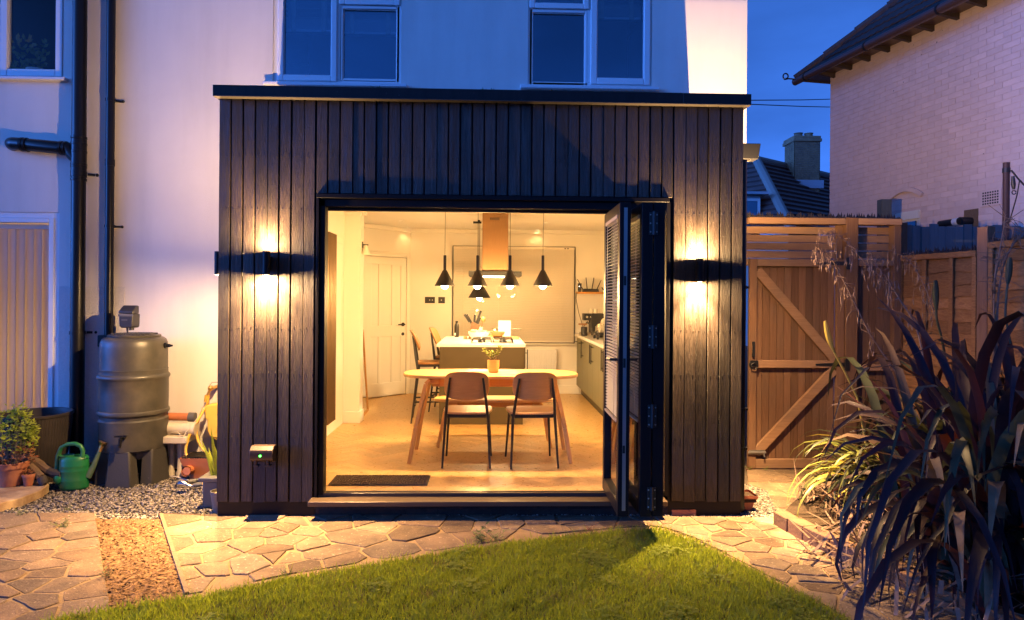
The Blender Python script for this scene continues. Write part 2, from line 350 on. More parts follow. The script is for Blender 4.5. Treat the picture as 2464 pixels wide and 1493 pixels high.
m_grass = LEAF('grass_blade', (.25,.29,.034), (.11,.16,.020), .6, 2.2, trans=.5, tcol=(.36,.43,.03), spec=.2, contrast=.16)
m_grassdry = LEAF('dry_grass_blade', (.24,.19,.07), (.18,.14,.05), .7, trans=.35, tcol=(.28,.2,.06))
m_weed = MAT('weed_leaf', (.10,.12,.02), .6)
m_mint = LEAF('mint_leaf', (.40,.44,.05), (.26,.34,.03), .5, 25, trans=.35, tcol=(.5,.55,.04))
m_redleaf = MAT('red_brown_leaf', (.20,.055,.03), .6, (.28,.12,.03), 30)
m_flax = LEAF('bronze_flax_leaf', (.022,.012,.014), (.010,.007,.011), .55, 9, rand=.45, trans=.10, tcol=(.08,.025,.012), spec=.16)
m_flaxr = LEAF('red_edged_flax_leaf', (.045,.016,.014), (.022,.010,.012), .55, 9, rand=.4, trans=.15, tcol=(.14,.035,.015), spec=.16)
m_flaxd = LEAF('withered_flax_leaf', (.16,.10,.055), (.09,.05,.03), .75, 12, rand=.4, trans=.15, tcol=(.2,.12,.05), spec=.15)
m_flaxv = LEAF('variegated_flax_leaf', (.20,.20,.045), (.10,.13,.035), .4, 4, rand=.25, trans=.3, tcol=(.25,.25,.04))
m_flaxg = LEAF('grey_green_flax_leaf', (.050,.056,.030), (.028,.032,.020), .5, 5, rand=.3, trans=.2, tcol=(.09,.09,.03), spec=.2)
m_flaxy = LEAF('yellow_flax_leaf', (.36,.27,.05), (.26,.20,.05), .4, 4, rand=.2, trans=.3, tcol=(.4,.3,.05))
m_dead = MAT('dead_stalk', (.20,.13,.095), .85, (.11,.07,.05), 20, spec=.2)
m_paper = MAT('white_paper', (.82,.80,.76), .8)
m_woodbowl = MAT('wooden_bowl', (.42,.22,.09), .4, (.34,.17,.06), 6)
m_led_w = MAT('white_led', (1,1,1), .3, emit=(1,1,.9), estr=4)
# ------------------------------------------------------------------ ground, paving, gravel, bark path, lawn
rng = np.random.default_rng(11)
ZG = -0.15
solo('ground', MB().box(-60, 60, -30, 90, -0.5, -0.215), m_ground, kind='structure')

LAWN = [(-400,1640),(40,1535),(150,1494),(300,1468),(480,1441),(700,1396),(900,1363),(1100,1331),(1300,1302),(1480,1285),(1560,1280),(1600,1284),(1680,1312),(1800,1373),(1900,1428),(2000,1479),(2120,1560),(2300,1680)]
lx = [p[0] for p in LAWN]; ly = [p[1] for p in LAWN]
def lawn_y(px): return float(np.interp(px, lx, ly))

def clip(poly, n, d):                     # keep the points with n.p <= d
    out = []
    for i in range(len(poly)):
        a, b = poly[i], poly[(i+1) % len(poly)]; da, db = a[0]*n[0]+a[1]*n[1]-d, b[0]*n[0]+b[1]*n[1]-d
        if da <= 0: out.append(a)
        if da*db < 0:
            t = da/(da-db); out.append((a[0]+(b[0]-a[0])*t, a[1]+(b[1]-a[1])*t))
    return out
def flags(parent, region_px, seeds_px, gap=0.0075, clamp=False, ztop=-0.1440, jit=0.0035):
    reg = [tuple(g(*p)[:2]) for p in region_px]
    cx = sum(p[0] for p in reg)/len(reg); cyy = sum(p[1] for p in reg)/len(reg)
    seeds = [tuple(g(*p)[:2]) for p in seeds_px]
    for i, s in enumerate(seeds):
        poly = list(reg)
        ga = gap*U(.55, 1.5)
        for j, t in enumerate(seeds):
            if i == j or not poly: continue
            dx, dy = t[0]-s[0], t[1]-s[1]; l = math.hypot(dx, dy)
            if l > 2.5 or l < 1e-6: continue
            n = (dx/l, dy/l); k = 0.5 + 0.06*math.sin(i*12.9+j*78.2) * (1 if i < j else -1) * (1)
            k = 0.5 + (0.07*math.sin(min(i,j)*12.9+max(i,j)*78.2))*(1 if i < j else -1)
            poly = clip(poly, n, n[0]*s[0]+n[1]*s[1]+l*k-ga)
        if len(poly) < 3: continue
        pts = []
        for a, b in zip(poly, poly[1:]+poly[:1]):
            l = math.hypot(b[0]-a[0], b[1]-a[1]); m = max(1, min(6, int(l/0.055)))
            if l < 0.012: continue
            c = 0.05*min(1, .05/l)               # round the corners a little
            for q in range(m):
                t = c + (1-2*c)*q/m + (0 if q else 0); jx = U(-jit, jit); jy = U(-jit, jit)
                pts.append((a[0]+(b[0]-a[0])*t+jx, a[1]+(b[1]-a[1])*t+jy))
            pts.append((a[0]+(b[0]-a[0])*(1-c), a[1]+(b[1]-a[1])*(1-c)))
        if clamp:
            q2 = []; inside = 0
            for p in pts:
                px, py = pix((p[0], p[1], ZG)); lim = lawn_y(px)-13
                if py > lim:
                    inside += 1; w = g(px, lim); q2.append((w.x, w.y))
                else: q2.append(p)
            if inside > 0.8*len(pts): continue
            pts = q2
        if len(pts) < 3: continue
        mx = sum(p[0] for p in pts)/len(pts); my = sum(p[1] for p in pts)/len(pts)
        h = ztop + U(-.003, .004); tx, ty = U(-.010, .010), U(-.012, .012)
        n = len(pts); zt = lambda p: h+(p[0]-mx)*tx+(p[1]-my)*ty
        sh = lambda p, e: (mx+(p[0]-mx)*(1-e), my+(p[1]-my)*(1-e))
        size = max(.06, math.sqrt(sum((p[0]-mx)**2+(p[1]-my)**2 for p in pts)/n)); e = .004/size
        vs = [(p[0], p[1], -0.19) for p in pts]+[(p[0], p[1], zt(p)-.004) for p in pts]+[sh(p, e)+(zt(p),) for p in pts]
        fs = [(k, (k+1) % n, n+(k+1) % n, n+k) for k in range(n)]+[(n+k, n+(k+1) % n, 2*n+(k+1) % n, 2*n+k) for k in range(n)]+[tuple(range(2*n, 3*n))]
        part(parent, 'paving_stone', MB().add(vs, fs), m_stone, smooth=0)
def sheet(name, poly_px, z, mat, z0=-0.21, kind='structure', parent=None):
    pts = [g(*p) for p in poly_px]; mb = MB().prism([(p.x, p.y, 0) for p in pts], (0,0,z0), (0,0,z))
    if parent is not None: return part(parent, name, mb, mat, smooth=0)
    return solo(name, mb, mat, kind=kind, smooth=0)

pat = thing('patio', None, None); pat['kind'] = 'structure'
REG_L = [(-1200,1229),(228,1237),(262,1450),(270,1520),(160,1640),(-1700,1640)]
REG_C = [(381,1238),(700,1239),(1500,1243),(1874,1247),(2010,1310),(2160,1382),(2700,1660),(2300,1700),(520,1640),(443,1432)]
REG_G = [(1798,1131),(2090,1131),(2140,1246),(1876,1245),(1845,1180),(1800,1164)]
sheet('mortar_bed', REG_L, -0.149, m_mortar, parent=pat)
sheet('mortar_bed', REG_C, -0.1495, m_mortar, parent=pat)
sheet('mortar_bed', REG_G, -0.1515, m_mortar, parent=pat)
def z4(l): return [(x*.3125, 1193.5+y*.3125) for x, y in l]
def z5(l): return [(673.75+x*.3125, 1193.5+y*.3125) for x, y in l]
def z6(l): return [(1347.5+x*.2734, 1193.5+y*.2734) for x, y in l]
SL = z4([(110,205),(450,150),(240,265),(600,245),(640,170),(330,312),(90,365),(630,302),(310,390),(620,368),(180,475),(590,452),(20,540),(360,535),(690,560),(70,625),(320,610),(470,690),(200,685),(280,810),(690,730),(20,740),(10,900),(300,950),(600,900),(-150,300),(-180,480),(-160,700),(-200,850)])
SL += [(-150-j*150+40*math.sin(j*3+i*5), 1252+i*44+12*math.sin(i*7+j*2)) for j in range(7) for i in range(8) if (j > 0 or i > 4)]
SC = z4([(1420,185),(1690,152),(1500,245),(1780,215),(2000,225),(1360,370),(1640,320),(1930,285),(2120,285),(1560,402),(1930,378),(1690,450),(2100,412),(1430,490),(2130,478),(1610,575),(1940,525),(2150,590),(1430,620),(1740,690),(1480,700),(2040,165),(2330,200)])
SC += z5([(240,190),(345,160),(450,212),(760,165),(640,195),(40,260),(175,272),(1090,195),(740,235),(560,325),(1020,265),(30,350),(240,380),(340,442),(850,432),(480,525),(50,480),(140,570),(1250,370),(1400,215),(1560,165),(1620,222),(1480,330),(1760,215),(1950,155),(2030,192),(1700,295),(2040,262),(2230,160),(2260,190),(2330,232),(1900,330),(1100,520),(700,560)])
SC += z6([(420,230),(620,250),(780,215),(930,210),(1100,240),(1330,225),(1600,215),(1820,225),(1020,290),(1190,300),(1350,290),(1500,275),(1660,275),(1790,270),(1160,370),(1500,345),(1700,330),(1540,392),(1840,412),(1960,335),(1380,460),(1740,462),(2100,445),(1470,560),(1800,540),(2010,512),(1990,556),(2220,555),(2230,600),(1880,592),(1830,690),(2230,680),(2270,745),(2320,805),(2080,855),(2330,935),(2430,690),(2560,600),(2620,760),(2700,900),(2300,470),(2480,520),(2900,980),(2560,980)])
SG = [(1850,1150),(1935,1148),(2015,1150),(1880,1172),(1960,1180),(1900,1218),(1990,1222),(2070,1190),(1885,1238)]
flags(pat, REG_L, SL); flags(pat, REG_C, SC, clamp=True); flags(pat, REG_G, SG, ztop=-0.145)

# --- scatters made from arrays
def scatter_px(n, poly_px, z, grow=0):
    pts = np.array([tuple(g(*p)[:2]) for p in poly_px]); lo, hi = pts.min(0), pts.max(0); out = []
    while sum(len(o) for o in out) < n:
        c = lo+(hi-lo)*rng.random((n*2, 2)); ins = np.zeros(len(c), bool)
        j = len(pts)-1
        for i in range(len(pts)):
            xi, yi = pts[i]; xj, yj = pts[j]
            cr = ((yi > c[:,1]) != (yj > c[:,1])) & (c[:,0] < (xj-xi)*(c[:,1]-yi)/(yj-yi+1e-12)+xi); ins ^= cr; j = i
        out.append(c[ins])
        if not ins.any(): break
    return np.concatenate(out)[:n]
OCT_V = np.array([(1,0,0),(-1,0,0),(0,1,0),(0,-1,0),(0,0,1),(0,0,-1)], float)
OCT_F = np.array([(0,2,4),(2,1,4),(1,3,4),(3,0,4),(2,0,5),(1,2,5),(3,1,5),(0,3,5)])
def pebbles(name, xy, z, r0, r1, mat, flat=.6, zj=.012):
    n = len(xy); r = r0+(r1-r0)*rng.random(n)**1.6
    v = OCT_V[None]*(0.6+0.7*rng.random((n,6,1)))*np.stack([r*(.8+.7*rng.random(n)), r*(.6+.4*rng.random(n)), r*flat*(.7+.5*rng.random(n))], 1)[:,None,:]
    # random orientation
    a = rng.random(n)*6.283; b = (rng.random(n)-.5)*1.2; ca, sa, cb, sb = np.cos(a), np.sin(a), np.cos(b), np.sin(b)
    y, zz = v[:,:,1].copy(), v[:,:,2].copy(); v[:,:,1] = y*cb[:,None]-zz*sb[:,None]; v[:,:,2] = y*sb[:,None]+zz*cb[:,None]
    x, y = v[:,:,0].copy(), v[:,:,1].copy(); v[:,:,0] = x*ca[:,None]-y*sa[:,None]; v[:,:,1] = x*sa[:,None]+y*ca[:,None]
    v[:,:,0] += xy[:,0:1]; v[:,:,1] += xy[:,1:2]; v[:,:,2] += (z+zj*rng.random(n))[:,None]
    f = OCT_F[None]+np.arange(n)[:,None,None]*6
    return tag(big(name, v.reshape(-1,3), f.reshape(-1,3), mat), kind='stuff')
GR_L = [(-420,1128),(560,1130),(560,1205),(552,1240),(380,1239),(390,1262),(232,1262),(228,1238),(-420,1231)]
GR_R = [(1770,1160),(1800,1164),(1846,1180),(1872,1215),(1880,1246),(1600,1242),(1600,1236),(1768,1236)]
GR_S = [(545,1226),(980,1228),(1480,1232),(1620,1233),(1620,1243),(1480,1242),(1270,1241),(1100,1246),(1010,1246),(950,1238),(545,1239)]
sheet('gravel_bed', [(-1200,1116),(1900,1120),(1900,1246),(-1200,1246)], -0.172, m_ground)
pb = MB()
pebbles('gravel', scatter_px(22000, GR_L, 0), -0.166, .007, .019, m_gravel)
pebbles('gravel', scatter_px(4200, GR_R, 0), -0.166, .007, .018, m_gravel)
pebbles('gravel', scatter_px(4200, GR_S, 0), -0.156, .005, .012, m_gravel)
PATH = [(229,1250),(385,1250),(442,1425),(452,1470),(264,1478),(258,1445)]
sheet('bark_path', PATH, -0.170, m_chip)
def chips(name, xy, z, mat):
    n = len(xy); L = .010+.022*rng.random(n)**1.5; W = .002+.005*rng.random(n); a = rng.random(n)*6.283; t = (rng.random(n)-.5)*.9
    d = np.stack([np.cos(a)*np.cos(t), np.sin(a)*np.cos(t), np.sin(t)], 1); s = np.stack([-np.sin(a), np.cos(a), (rng.random(n)-.5)], 1)
    c = np.concatenate([xy, (z+.016*rng.random(n))[:,None]], 1); up = np.array([0,0,1.0])*(.002+.003*rng.random(n))[:,None]
    v = np.stack([c-d*L[:,None]-s*W[:,None], c-d*L[:,None]+s*W[:,None], c+up, c+d*L[:,None]-s*W[:,None]*.6, c+d*L[:,None]+s*W[:,None]*.7], 1)
    f = np.array([(0,2,1),(0,3,2),(3,4,2),(1,2,4)])[None]+np.arange(n)[:,None,None]*5
    return tag(big(name, v.reshape(-1,3), f.reshape(-1,3), mat), kind='stuff')
chips('bark_chips', scatter_px(13000, PATH, 0), -0.165, m_chip)
solo('timber_path_edging', MB().bar(g(383,1240)+Vector((0.012,0,-.01)), g(444,1432)+Vector((0.012,0,-.01)), .022, .05), m_oldwood, kind='structure')

# lawn
lp = [g(*p) for p in LAWN]
lawnpoly = [(p.x, p.y, 0) for p in lp if -3.6 < p.x < 3.4]
lawnpoly = [(-3.4, -7.5, 0), (-3.4, lawnpoly[0][1], 0)] + lawnpoly + [(3.4, lawnpoly[-1][1], 0), (3.4, -7.5, 0)]
solo('lawn', MB().prism(lawnpoly, (0,0,-.21), (0,0,-.148)), m_lawnsoil, kind='structure', smooth=0)
def blades(name, xy, z, h0, h1, w, mat, lean=.55):
    n = len(xy); h = h0+(h1-h0)*rng.random(n); a = rng.random(n)*6.283; l = lean*h*(.2+rng.random(n)); b = rng.random(n)*6.283
    s = np.stack([np.cos(a), np.sin(a), np.zeros(n)], 1)*(w*(.6+.8*rng.random(n)))[:,None]; d = np.stack([np.cos(b)*l, np.sin(b)*l, h], 1)
    c = np.concatenate([xy, np.full((n,1), z)], 1); mid = c+d*np.array([.38,.38,.6]);
    v = np.stack([c-s, c+s, mid+s*.8, mid-s*.8, c+d], 1)
    f = np.array([(0,1,2),(0,2,3),(3,2,4)])[None]+np.arange(n)[:,None,None]*5
    return tag(big(name, v.reshape(-1,3), f.reshape(-1,3), mat), kind='stuff')
vis = [p for p in LAWN if -100 < p[0] < 2200] + [(2200,1600),(-100,1600)]
vis = [(-60,1600),(40,1535)] + [p for p in LAWN if 100 < p[0] < 2130] + [(2130,1600)]
xy = scatter_px(120000, vis, 0)
# tufts: shift blades towards clump centres so the sward is uneven
cl = scatter_px(2600, vis, 0); idx = rng.integers(0, len(cl), len(xy)); near = rng.random(len(xy)) < .35
xy = np.where(near[:,None], cl[idx]+rng.normal(0, .018, xy.shape), xy)
blades('grass', xy[:108000], -0.149, .018, .042, .0017, m_grass)
blades('dry_grass', xy[108000:], -0.149, .015, .036, .0014, m_grassdry, .9)
# longer fringe along the edge
ed = []
for i in range(len(LAWN)-1):
    for k in range(170):
        t = R(); px = LAWN[i][0]+(LAWN[i+1][0]-LAWN[i][0])*t; py = LAWN[i][1]+(LAWN[i+1][1]-LAWN[i][1])*t
        if 100 < px < 2130: p = g(px+U(-6,6), py+U(-3,9)-(U(0,14) if R() < .12 else 0)); ed.append((p.x, p.y))
blades('grass', np.array(ed), -0.15, .025, .062, .0018, m_grass, .8)
tuft = scatter_px(150, vis, 0); ti = rng.integers(0, 150, 5200)
blades('grass', tuft[ti]+rng.normal(0, .022, (5200, 2)), -0.149, .03, .066, .0022, m_grass, .9)
worn = scatter_px(34, vis, 0); wi = rng.integers(0, 34, 4200)
blades('dry_grass', worn[wi]+rng.normal(0, .06, (4200, 2)), -0.149, .02, .045, .0016, m_grassdry, 1.0)
def clover(n):                          # three-leaved clover and broad weeds in the sward
    c = scatter_px(26, vis, 0); i = rng.integers(0, 26, n); xy_ = c[i]+rng.normal(0, .045, (n, 2)); a = rng.random(n)*6.283; z = -.149+.018+.02*rng.random(n)
    vs_, fs_ = [], []
    for k in range(3):
        b = a+k*2.094; r = .007+.006*rng.random(n); d = np.stack([np.cos(b), np.sin(b), .25*np.ones(n)], 1)*r[:,None]; s = np.stack([-np.sin(b), np.cos(b), np.zeros(n)], 1)*r[:,None]*.6
        p = np.stack([xy_[:,0], xy_[:,1], z], 1); vs_.append(np.stack([p, p+d*.7+s, p+d*1.3, p+d*.7-s], 1))
    v = np.concatenate(vs_, 0); f = np.array([(0,1,2,3)])[None]+np.arange(len(v))[:,None,None]*4
    return tag(big('clover', v.reshape(-1,3), f.reshape(-1,4), m_grass), kind='stuff')
clover(1500)
# ------------------------------------------------------------------ kitchen extension
ext = thing('kitchen_extension', 'black timber clad flat roofed kitchen extension with wide folding doors open', 'extension', (0, 0, ZG))
XL, XR = -1.922, 1.828           # outer faces
OL, OR, OT = -1.236, 1.262, 2.135  # door opening
n = 44; pitch = (XR-XL)/n
nails = MB()
for i in range(n):
    x0 = XL+pitch*i; thin = (i % 7 == 3) or (i % 11 == 6)
    x1 = x0+pitch-(.0022 if thin else U(.008, .0115)); xm = (x0+x1)/2
    zb = -0.045 + U(-.004, .004); zt = 2.83
    segs = [(zb, zt)] if (x1 < OL-.005 or x0 > OR+.03) else [(OT+.012, zt)]
    if x0 < OL-.005 < x1: x1 = OL-.006
    d = U(-.003, .003)
    for a, b in segs:
        part(ext, 'cladding_board', MB().box(x0, x1, -0.022+d, 0.0, a, b), m_clad, bevel=.003)
        for zz in (2.40, 2.03, 1.19, .87, .42, .02):
            if a < zz < b:
                for e in (.018, .062):
                    if x0+e < x1: nails.ball((x0+e, -.0235+d, zz+U(-.006, .006)), .0034, .002, .0034, 6, 4)
part(ext, 'nail_heads', nails, m_metalblk, kind='stuff')
fr = MB().box(XL, OL-.005, 0.001, .10, ZG, 2.80).box(OR+.03, XR, 0.001, .10, ZG, 2.80).box(OL-.005, OR+.03, 0.001, .10, OT+.012, 2.80)
part(ext, 'wall_core', fr, m_black)
# plinth bricks
bk = MB().box(-.107, .107, -.008, .05, -.030, .030).mesh('brick', m_brickdark, 0)
for r_, z in ((0, -.075), (1, -.137)):
    x = -1.865+.11-(0.055 if r_ else 0)
    while x < 1.735:
        if -1.87 < x-.107 and x+.107 < 1.76: inst(ext, 'brick', bk, (x, .012+U(-.002,.002), z))
        x += .222
part(ext, 'brick', MB().box(1.325, 1.50, -.0085, .05, -.167, -.109), m_brickpatch, label='dark brick with flaking paint showing orange', smooth=0)
part(ext, 'plinth_mortar', MB().box(-1.868, 1.745, .006, .1, -.20, -.045), m_brickdark, smooth=0)
# fascia, drip edge, roof, side walls
part(ext, 'fascia', MB().box(-1.945, 1.36, -.085, -.045, 2.812, 2.885), m_fascia, bevel=.002)
part(ext, 'fascia', MB().box(1.362, 1.852, -.087, -.045, 2.810, 2.884), m_fascia, bevel=.002)
part(ext, 'drip_edge', MB().box(-1.942, 1.85, -.090, -.03, 2.804, 2.810), m_edge)
for x0, x1 in ((-1.945, -1.925), (1.832, 1.852)): part(ext, 'side_fascia', MB().box(x0, x1, -.044, 1.35, 2.81, 2.884), m_fascia)
part(ext, 'soffit', MB().box(-1.924, 1.831, -.044, .09, 2.811, 2.83), m_black)
part(ext, 'roof', MB().box(-1.924, 1.831, -.04, 1.35, 2.831, 2.872), m_fascia)
part(ext, 'side_wall', MB().box(XL, XL+.1, .101, 1.355, ZG, 2.80), m_clad)
part(ext, 'side_wall', MB().box(XR-.1, XR, .101, 1.355, ZG, 2.80), m_clad)
# door frame
dfm = MB()
dfm.box(OL, OL+.018, -.030, .09, -.005, OT)                                   # outer trim
dfm.box(OL+.019, OL+.055, .0, .09, .0, OT-.03)
dfm.box(OL, OR+.02, -.034, .09, OT-.022, OT+.008)
dfm.box(OL+.019, OR+.02, .0, .09, OT-.078, OT-.023)
dfm.box(OR+.002, OR+.028, -.03, .09, -.005, OT-.023)
part(ext, 'door_frame', dfm, m_black, bevel=.002)
part(ext, 'head_track', MB().box(OL+.06, OR, .015, .02, OT-.0795, OT-.0785).box(OL+.06, OR, .055, .085, OT-.10, OT-.079), m_black)
part(ext, 'sill', MB().box(OL-.02, OR, -.13, .0, -.045, -.012), MAT('bronze_sill', (.075,.05,.032), .4, metal=.3), bevel=.004)
part(ext, 'threshold', MB().box(OL+.02, OR, .001, .03, -.045, .012).box(OL+.02, OR, .05, .075, -.045, .010).box(OL+.02, OR, .031, .049, -.045, -.004).box(OL+.02, OR, .076, .10, -.045, .003), MAT('threshold_metal', (.06,.05,.045), .3, metal=.6), bevel=.002)
# folding leaves, stacked at the right with their outer edges towards the garden
def leaf(xc, y0, y1, blind, hnd, th=.072, dx=0.0):
    zb, zt = .012, 2.035
    m = MB(); w = .07
    a = Vector((xc, y1, 0)); b = Vector((xc+dx, y0, 0))
    def bar(t0, t1, z0, z1):
        p = a.lerp(b, t0); q = a.lerp(b, t1); zc = (z0+z1)/2
        m.bar((p.x, p.y, zc), (q.x, q.y, zc), th, z1-z0)
    L = (b-a).length; e = w/L
    bar(0, e, zb, zt); bar(1-e, 1, zb, zt); bar(e, 1-e, zb, zb+w+.02); bar(e, 1-e, zt-w, zt)
    lf = part(ext, 'folding_door', m, m_black, bevel=.003)
    pg = MB(); p = a.lerp(b, e); q = a.lerp(b, 1-e)
    pg.bar((p.x, p.y, (zb+zt)/2), (q.x, q.y, (zb+zt)/2), .018, zt-zb-2*w)
    part(lf, 'pane', pg, m_glass)
    if blind:
        sb = MB(); z = zt-w-.035; k = 0
        s = -1
        while z > blind:
            p = a.lerp(b, e+.03); q = a.lerp(b, 1-e-.03); off = Vector((s*(th/2-.012), 0, z))
            sb.bar(p+off, q+off, .019, .0012, up=(.45*s, 0, 1)); z -= .0215; k += 1
        for t in (e+.15, 1-e-.15):
            p = a.lerp(b, t); sb.tube([p+Vector((s*(th/2+.002), 0, zt-w)), p+Vector((s*(th/2+.002), 0, blind))], .0018, 4)
        p = a.lerp(b, e+.02); q = a.lerp(b, 1-e-.02)
        sb.bar(p+Vector((s*(th/2-.008), 0, zt-w-.012)), q+Vector((s*(th/2-.008), 0, zt-w-.012)), .024, .024)
        sb.bar(p+Vector((s*(th/2-.008), 0, blind-.01)), q+Vector((s*(th/2-.008), 0, blind-.01)), .020, .012)
        part(lf, 'blind', sb, m_blindg, kind='stuff')
    if hnd:
        for s in (-1, 1):
            p = a.lerp(b, 1-e*.5); z = 1.02
            hb = MB().box(p.x+s*th/2-.004*(s < 0), p.x+s*th/2+.004+.004*(s < 0)-.004*(s < 0), p.y-.018, p.y+.018, z-.16, z+.08)
            hb.tube([(p.x+s*th/2, p.y, z), (p.x+s*(th/2+.05), p.y, z)], .009, 8).tube([(p.x+s*(th/2+.047), p.y-.005, z), (p.x+s*(th/2+.047), p.y+.12, z)], .009, 8)
            part(lf, 'handle', hb, m_metalblk)
    return lf
Y0, Y1 = -.54, .13
LA = leaf(.876, Y0, Y1, .62, True, dx=-.012); LB = leaf(1.002, Y0, Y1-.02, .62, False, dx=.006); LC = leaf(1.088, Y0+.005, Y1-.02, 0, False)
# lock strip on the outer edge of the first leaf
part(LA, 'lock_strip', MB().box(.868-.013, .868+.010, Y0-.0015, Y0+.001, .05, 2.0), m_galv)
part(LA, 'latch', MB().box(.866-.010, .866+.006, Y0-.0035, Y0-.0016, 1.50, 1.56).box(.866-.010, .866+.006, Y0-.0035, Y0-.0016, .42, .47).box(.866-.010, .866+.006, Y0-.0035, Y0-.0016, .97, 1.03), m_metalblk)
sw = MB()
for z in (1.90, 1.17, .66, .13):
    hg = MB().tube([(1.0455, Y0-.012, z-.075), (1.0455, Y0-.012, z+.075)], .010, 8).box(1.018, 1.074, Y0-.006, Y0-.001, z-.072, z+.072)
    for dz in (-.055, 0, .055):
        for xx in (1.026, 1.066): sw.ball((xx, Y0-.007, z+dz), .0055, .003, .0055, 8, 4)
    part(ext, 'leaf_hinge', hg, m_metalblk)
part(ext, 'hinge_screws', sw, m_galv, kind='stuff')
# interior shell
IX0, IX1, CE, YB, YWI = -1.65, 1.90, 2.45, 5.30, 1.63
part(ext, 'inner_wall', MB().box(IX0-.05, IX0, .101, 2.84, -.05, CE), m_white)                       # left wall of the extension
part(ext, 'inner_wall', MB().box(IX0-.05, -1.47, 2.841, 3.05, -.05, CE), m_white, label='white nib column beside the tall radiator')
part(ext, 'inner_wall', MB().box(-2.6, -2.5, 3.0, 4.2, -.05, CE).box(-2.5, IX0-.051, 3.0, 3.05, -.05, CE), m_white)
A0, A1 = Vector((-2.55, 3.85, 0)), Vector((-1.10, 5.40, 0)); ad = (A1-A0).normalized(); an = Vector((ad.y, -ad.x, 0))
part(ext, 'inner_wall', MB().bar(A0-an*.05+Vector((0,0,1.2)), A1-an*.05+Vector((0,0,1.2)), .1, 2.5), m_white)
part(ext, 'inner_wall', MB().box(-1.5, -.575, YB, YB+.1, -.05, CE).box(1.275, IX1, YB, YB+.1, -.05, CE).box(-.575, 1.275, YB, YB+.1, -.05, .755).box(-.575, 1.275, YB, YB+.1, 2.2, CE), m_white)
part(ext, 'inner_wall', MB().box(IX1, IX1+.05, YWI, YB+.1, -.05, CE).box(XR-.18, IX1, YWI, YWI+.03, -.05, CE), m_white)
part(ext, 'inner_wall', MB().box(XR-.18, XR-.101, .1405, YWI, -.05, CE), m_white)
part(ext, 'inner_wall', MB().box(OL-.02, OL-.005, .101, .12, 0, CE).box(IX0, OL-.02, .101, .14, -.05, CE).box(OR+.03, XR-.18, .101, .14, -.05, CE).box(OL-.02, OR+.03, .101, .14, OT, CE), m_white)
part(ext, 'ceiling', MB().box(XL+.101, XR-.101, .102, YWI, CE+.001, CE+.06).box(-2.6, IX1+.05, YWI, YB+.1, CE+.001, CE+.06), m_ceil)
part(ext, 'cornice', MB().box(IX0, IX0+.03, .15, 2.80, CE-.05, CE).box(IX0+.001, -1.445, 2.80, 2.84, CE-.07, CE).box(IX0+.002, -1.455, 2.815, 2.84, CE-.11, CE-.07).box(-1.469, -1.44, 2.841, 3.07, CE-.09, CE), m_white, bevel=.008)
part(ext, 'cornice', MB().bar(A0+an*.02+Vector((0,0,CE-.03)), A1+an*.02+Vector((0,0,CE-.03)), .04, .06).box(-1.2, IX1, YB-.04, YB, CE-.06, CE), m_white, bevel=.008)
for q in ((IX0, IX0+.016, .15, 2.0, 0, .11), (IX0, -1.455, 2.822, 2.84, 0, .13), (-1.469, -1.455, 2.841, 3.05, 0, .13), (-1.15, 1.35, YB-.018, YB, 0, .13)): part(ext, 'skirting', MB().box(*q), m_door, bevel=.004)
# doors of the kitchen: one on the angled wall, one in the left wall
def panel_door(c, dirv, w, h, lever, hinge_side):
    dirv = Vector(dirv).normalized(); nn = Vector((dirv.y, -dirv.x, 0)); up = Vector((0,0,1)); c = Vector(c)
    m = MB()
    def rail(a0, a1, z0, z1, d0, d1):
        p = c+dirv*a0+nn*d0; q = c+dirv*a1+nn*d0; r_ = q+nn*(d1-d0); s_ = p+nn*(d1-d0)
        m.prism([p+up*z0, q+up*z0, r_+up*z0, s_+up*z0], (0,0,0), up*(z1-z0))
    st = .10*w/.75
    rail(0, w, .01, h, .0, .018)
    for a0, a1 in ((0, st), (w-st, w), (w*.34-.025, w*.34+.02), (w*.66-.02, w*.66+.025)): rail(a0, a1, .012, h-.002, .019, .032)
    for z0, z1 in ((.01, .20), (.86, 1.02), (h-.11, h-.001)): rail(.001, w-.001, z0+.001, z1, .0195, .0325)
    dr = part(ext, 'inner_door', m, m_door, bevel=.004)
    a = MB(); t = .055
    def arch(a0, a1, z0, z1):
        p = c+dirv*a0-nn*.0; q = c+dirv*a1; a.prism([p+up*z0, q+up*z0, q+nn*.045+up*z0, p+nn*.045+up*z0], (0,0,0), up*(z1-z0))
    arch(-.07, -.006, 0, h+.07); arch(w+.006, w+.07, 0, h+.07); arch(-.005, w+.005, h+.008, h+.069)
    part(dr, 'door_frame', a, m_door, bevel=.006)
    hp = c+dirv*lever+nn*.034; hb = MB(); z = 1.03
    hb.tube([hp+up*z, hp+up*z+nn*.012], .028, 12).tube([hp+up*z+nn*.01, hp+up*z+nn*.05], .009, 8)
    hb.tube([hp+up*z+nn*.05-dirv*.005, hp+up*z+nn*.05-dirv*(.12 if lever > w/2 else -.12)], .009, 8)
    hb.tube([hp+up*(z-.14), hp+up*(z-.14)+nn*.01], .024, 12)
    part(dr, 'handle', hb, m_metalblk)
    return dr
P0 = Vector((-1.76, 0, 0)); t0 = (P0.x-A0.x)/ad.x; P0 = A0+ad*t0+an*.002
panel_door(P0, ad, .72, 2.0, .66, 0)
panel_door((IX0+.002, 2.72, 0), (0,-1,0), .52, 2.0, .46, 0)
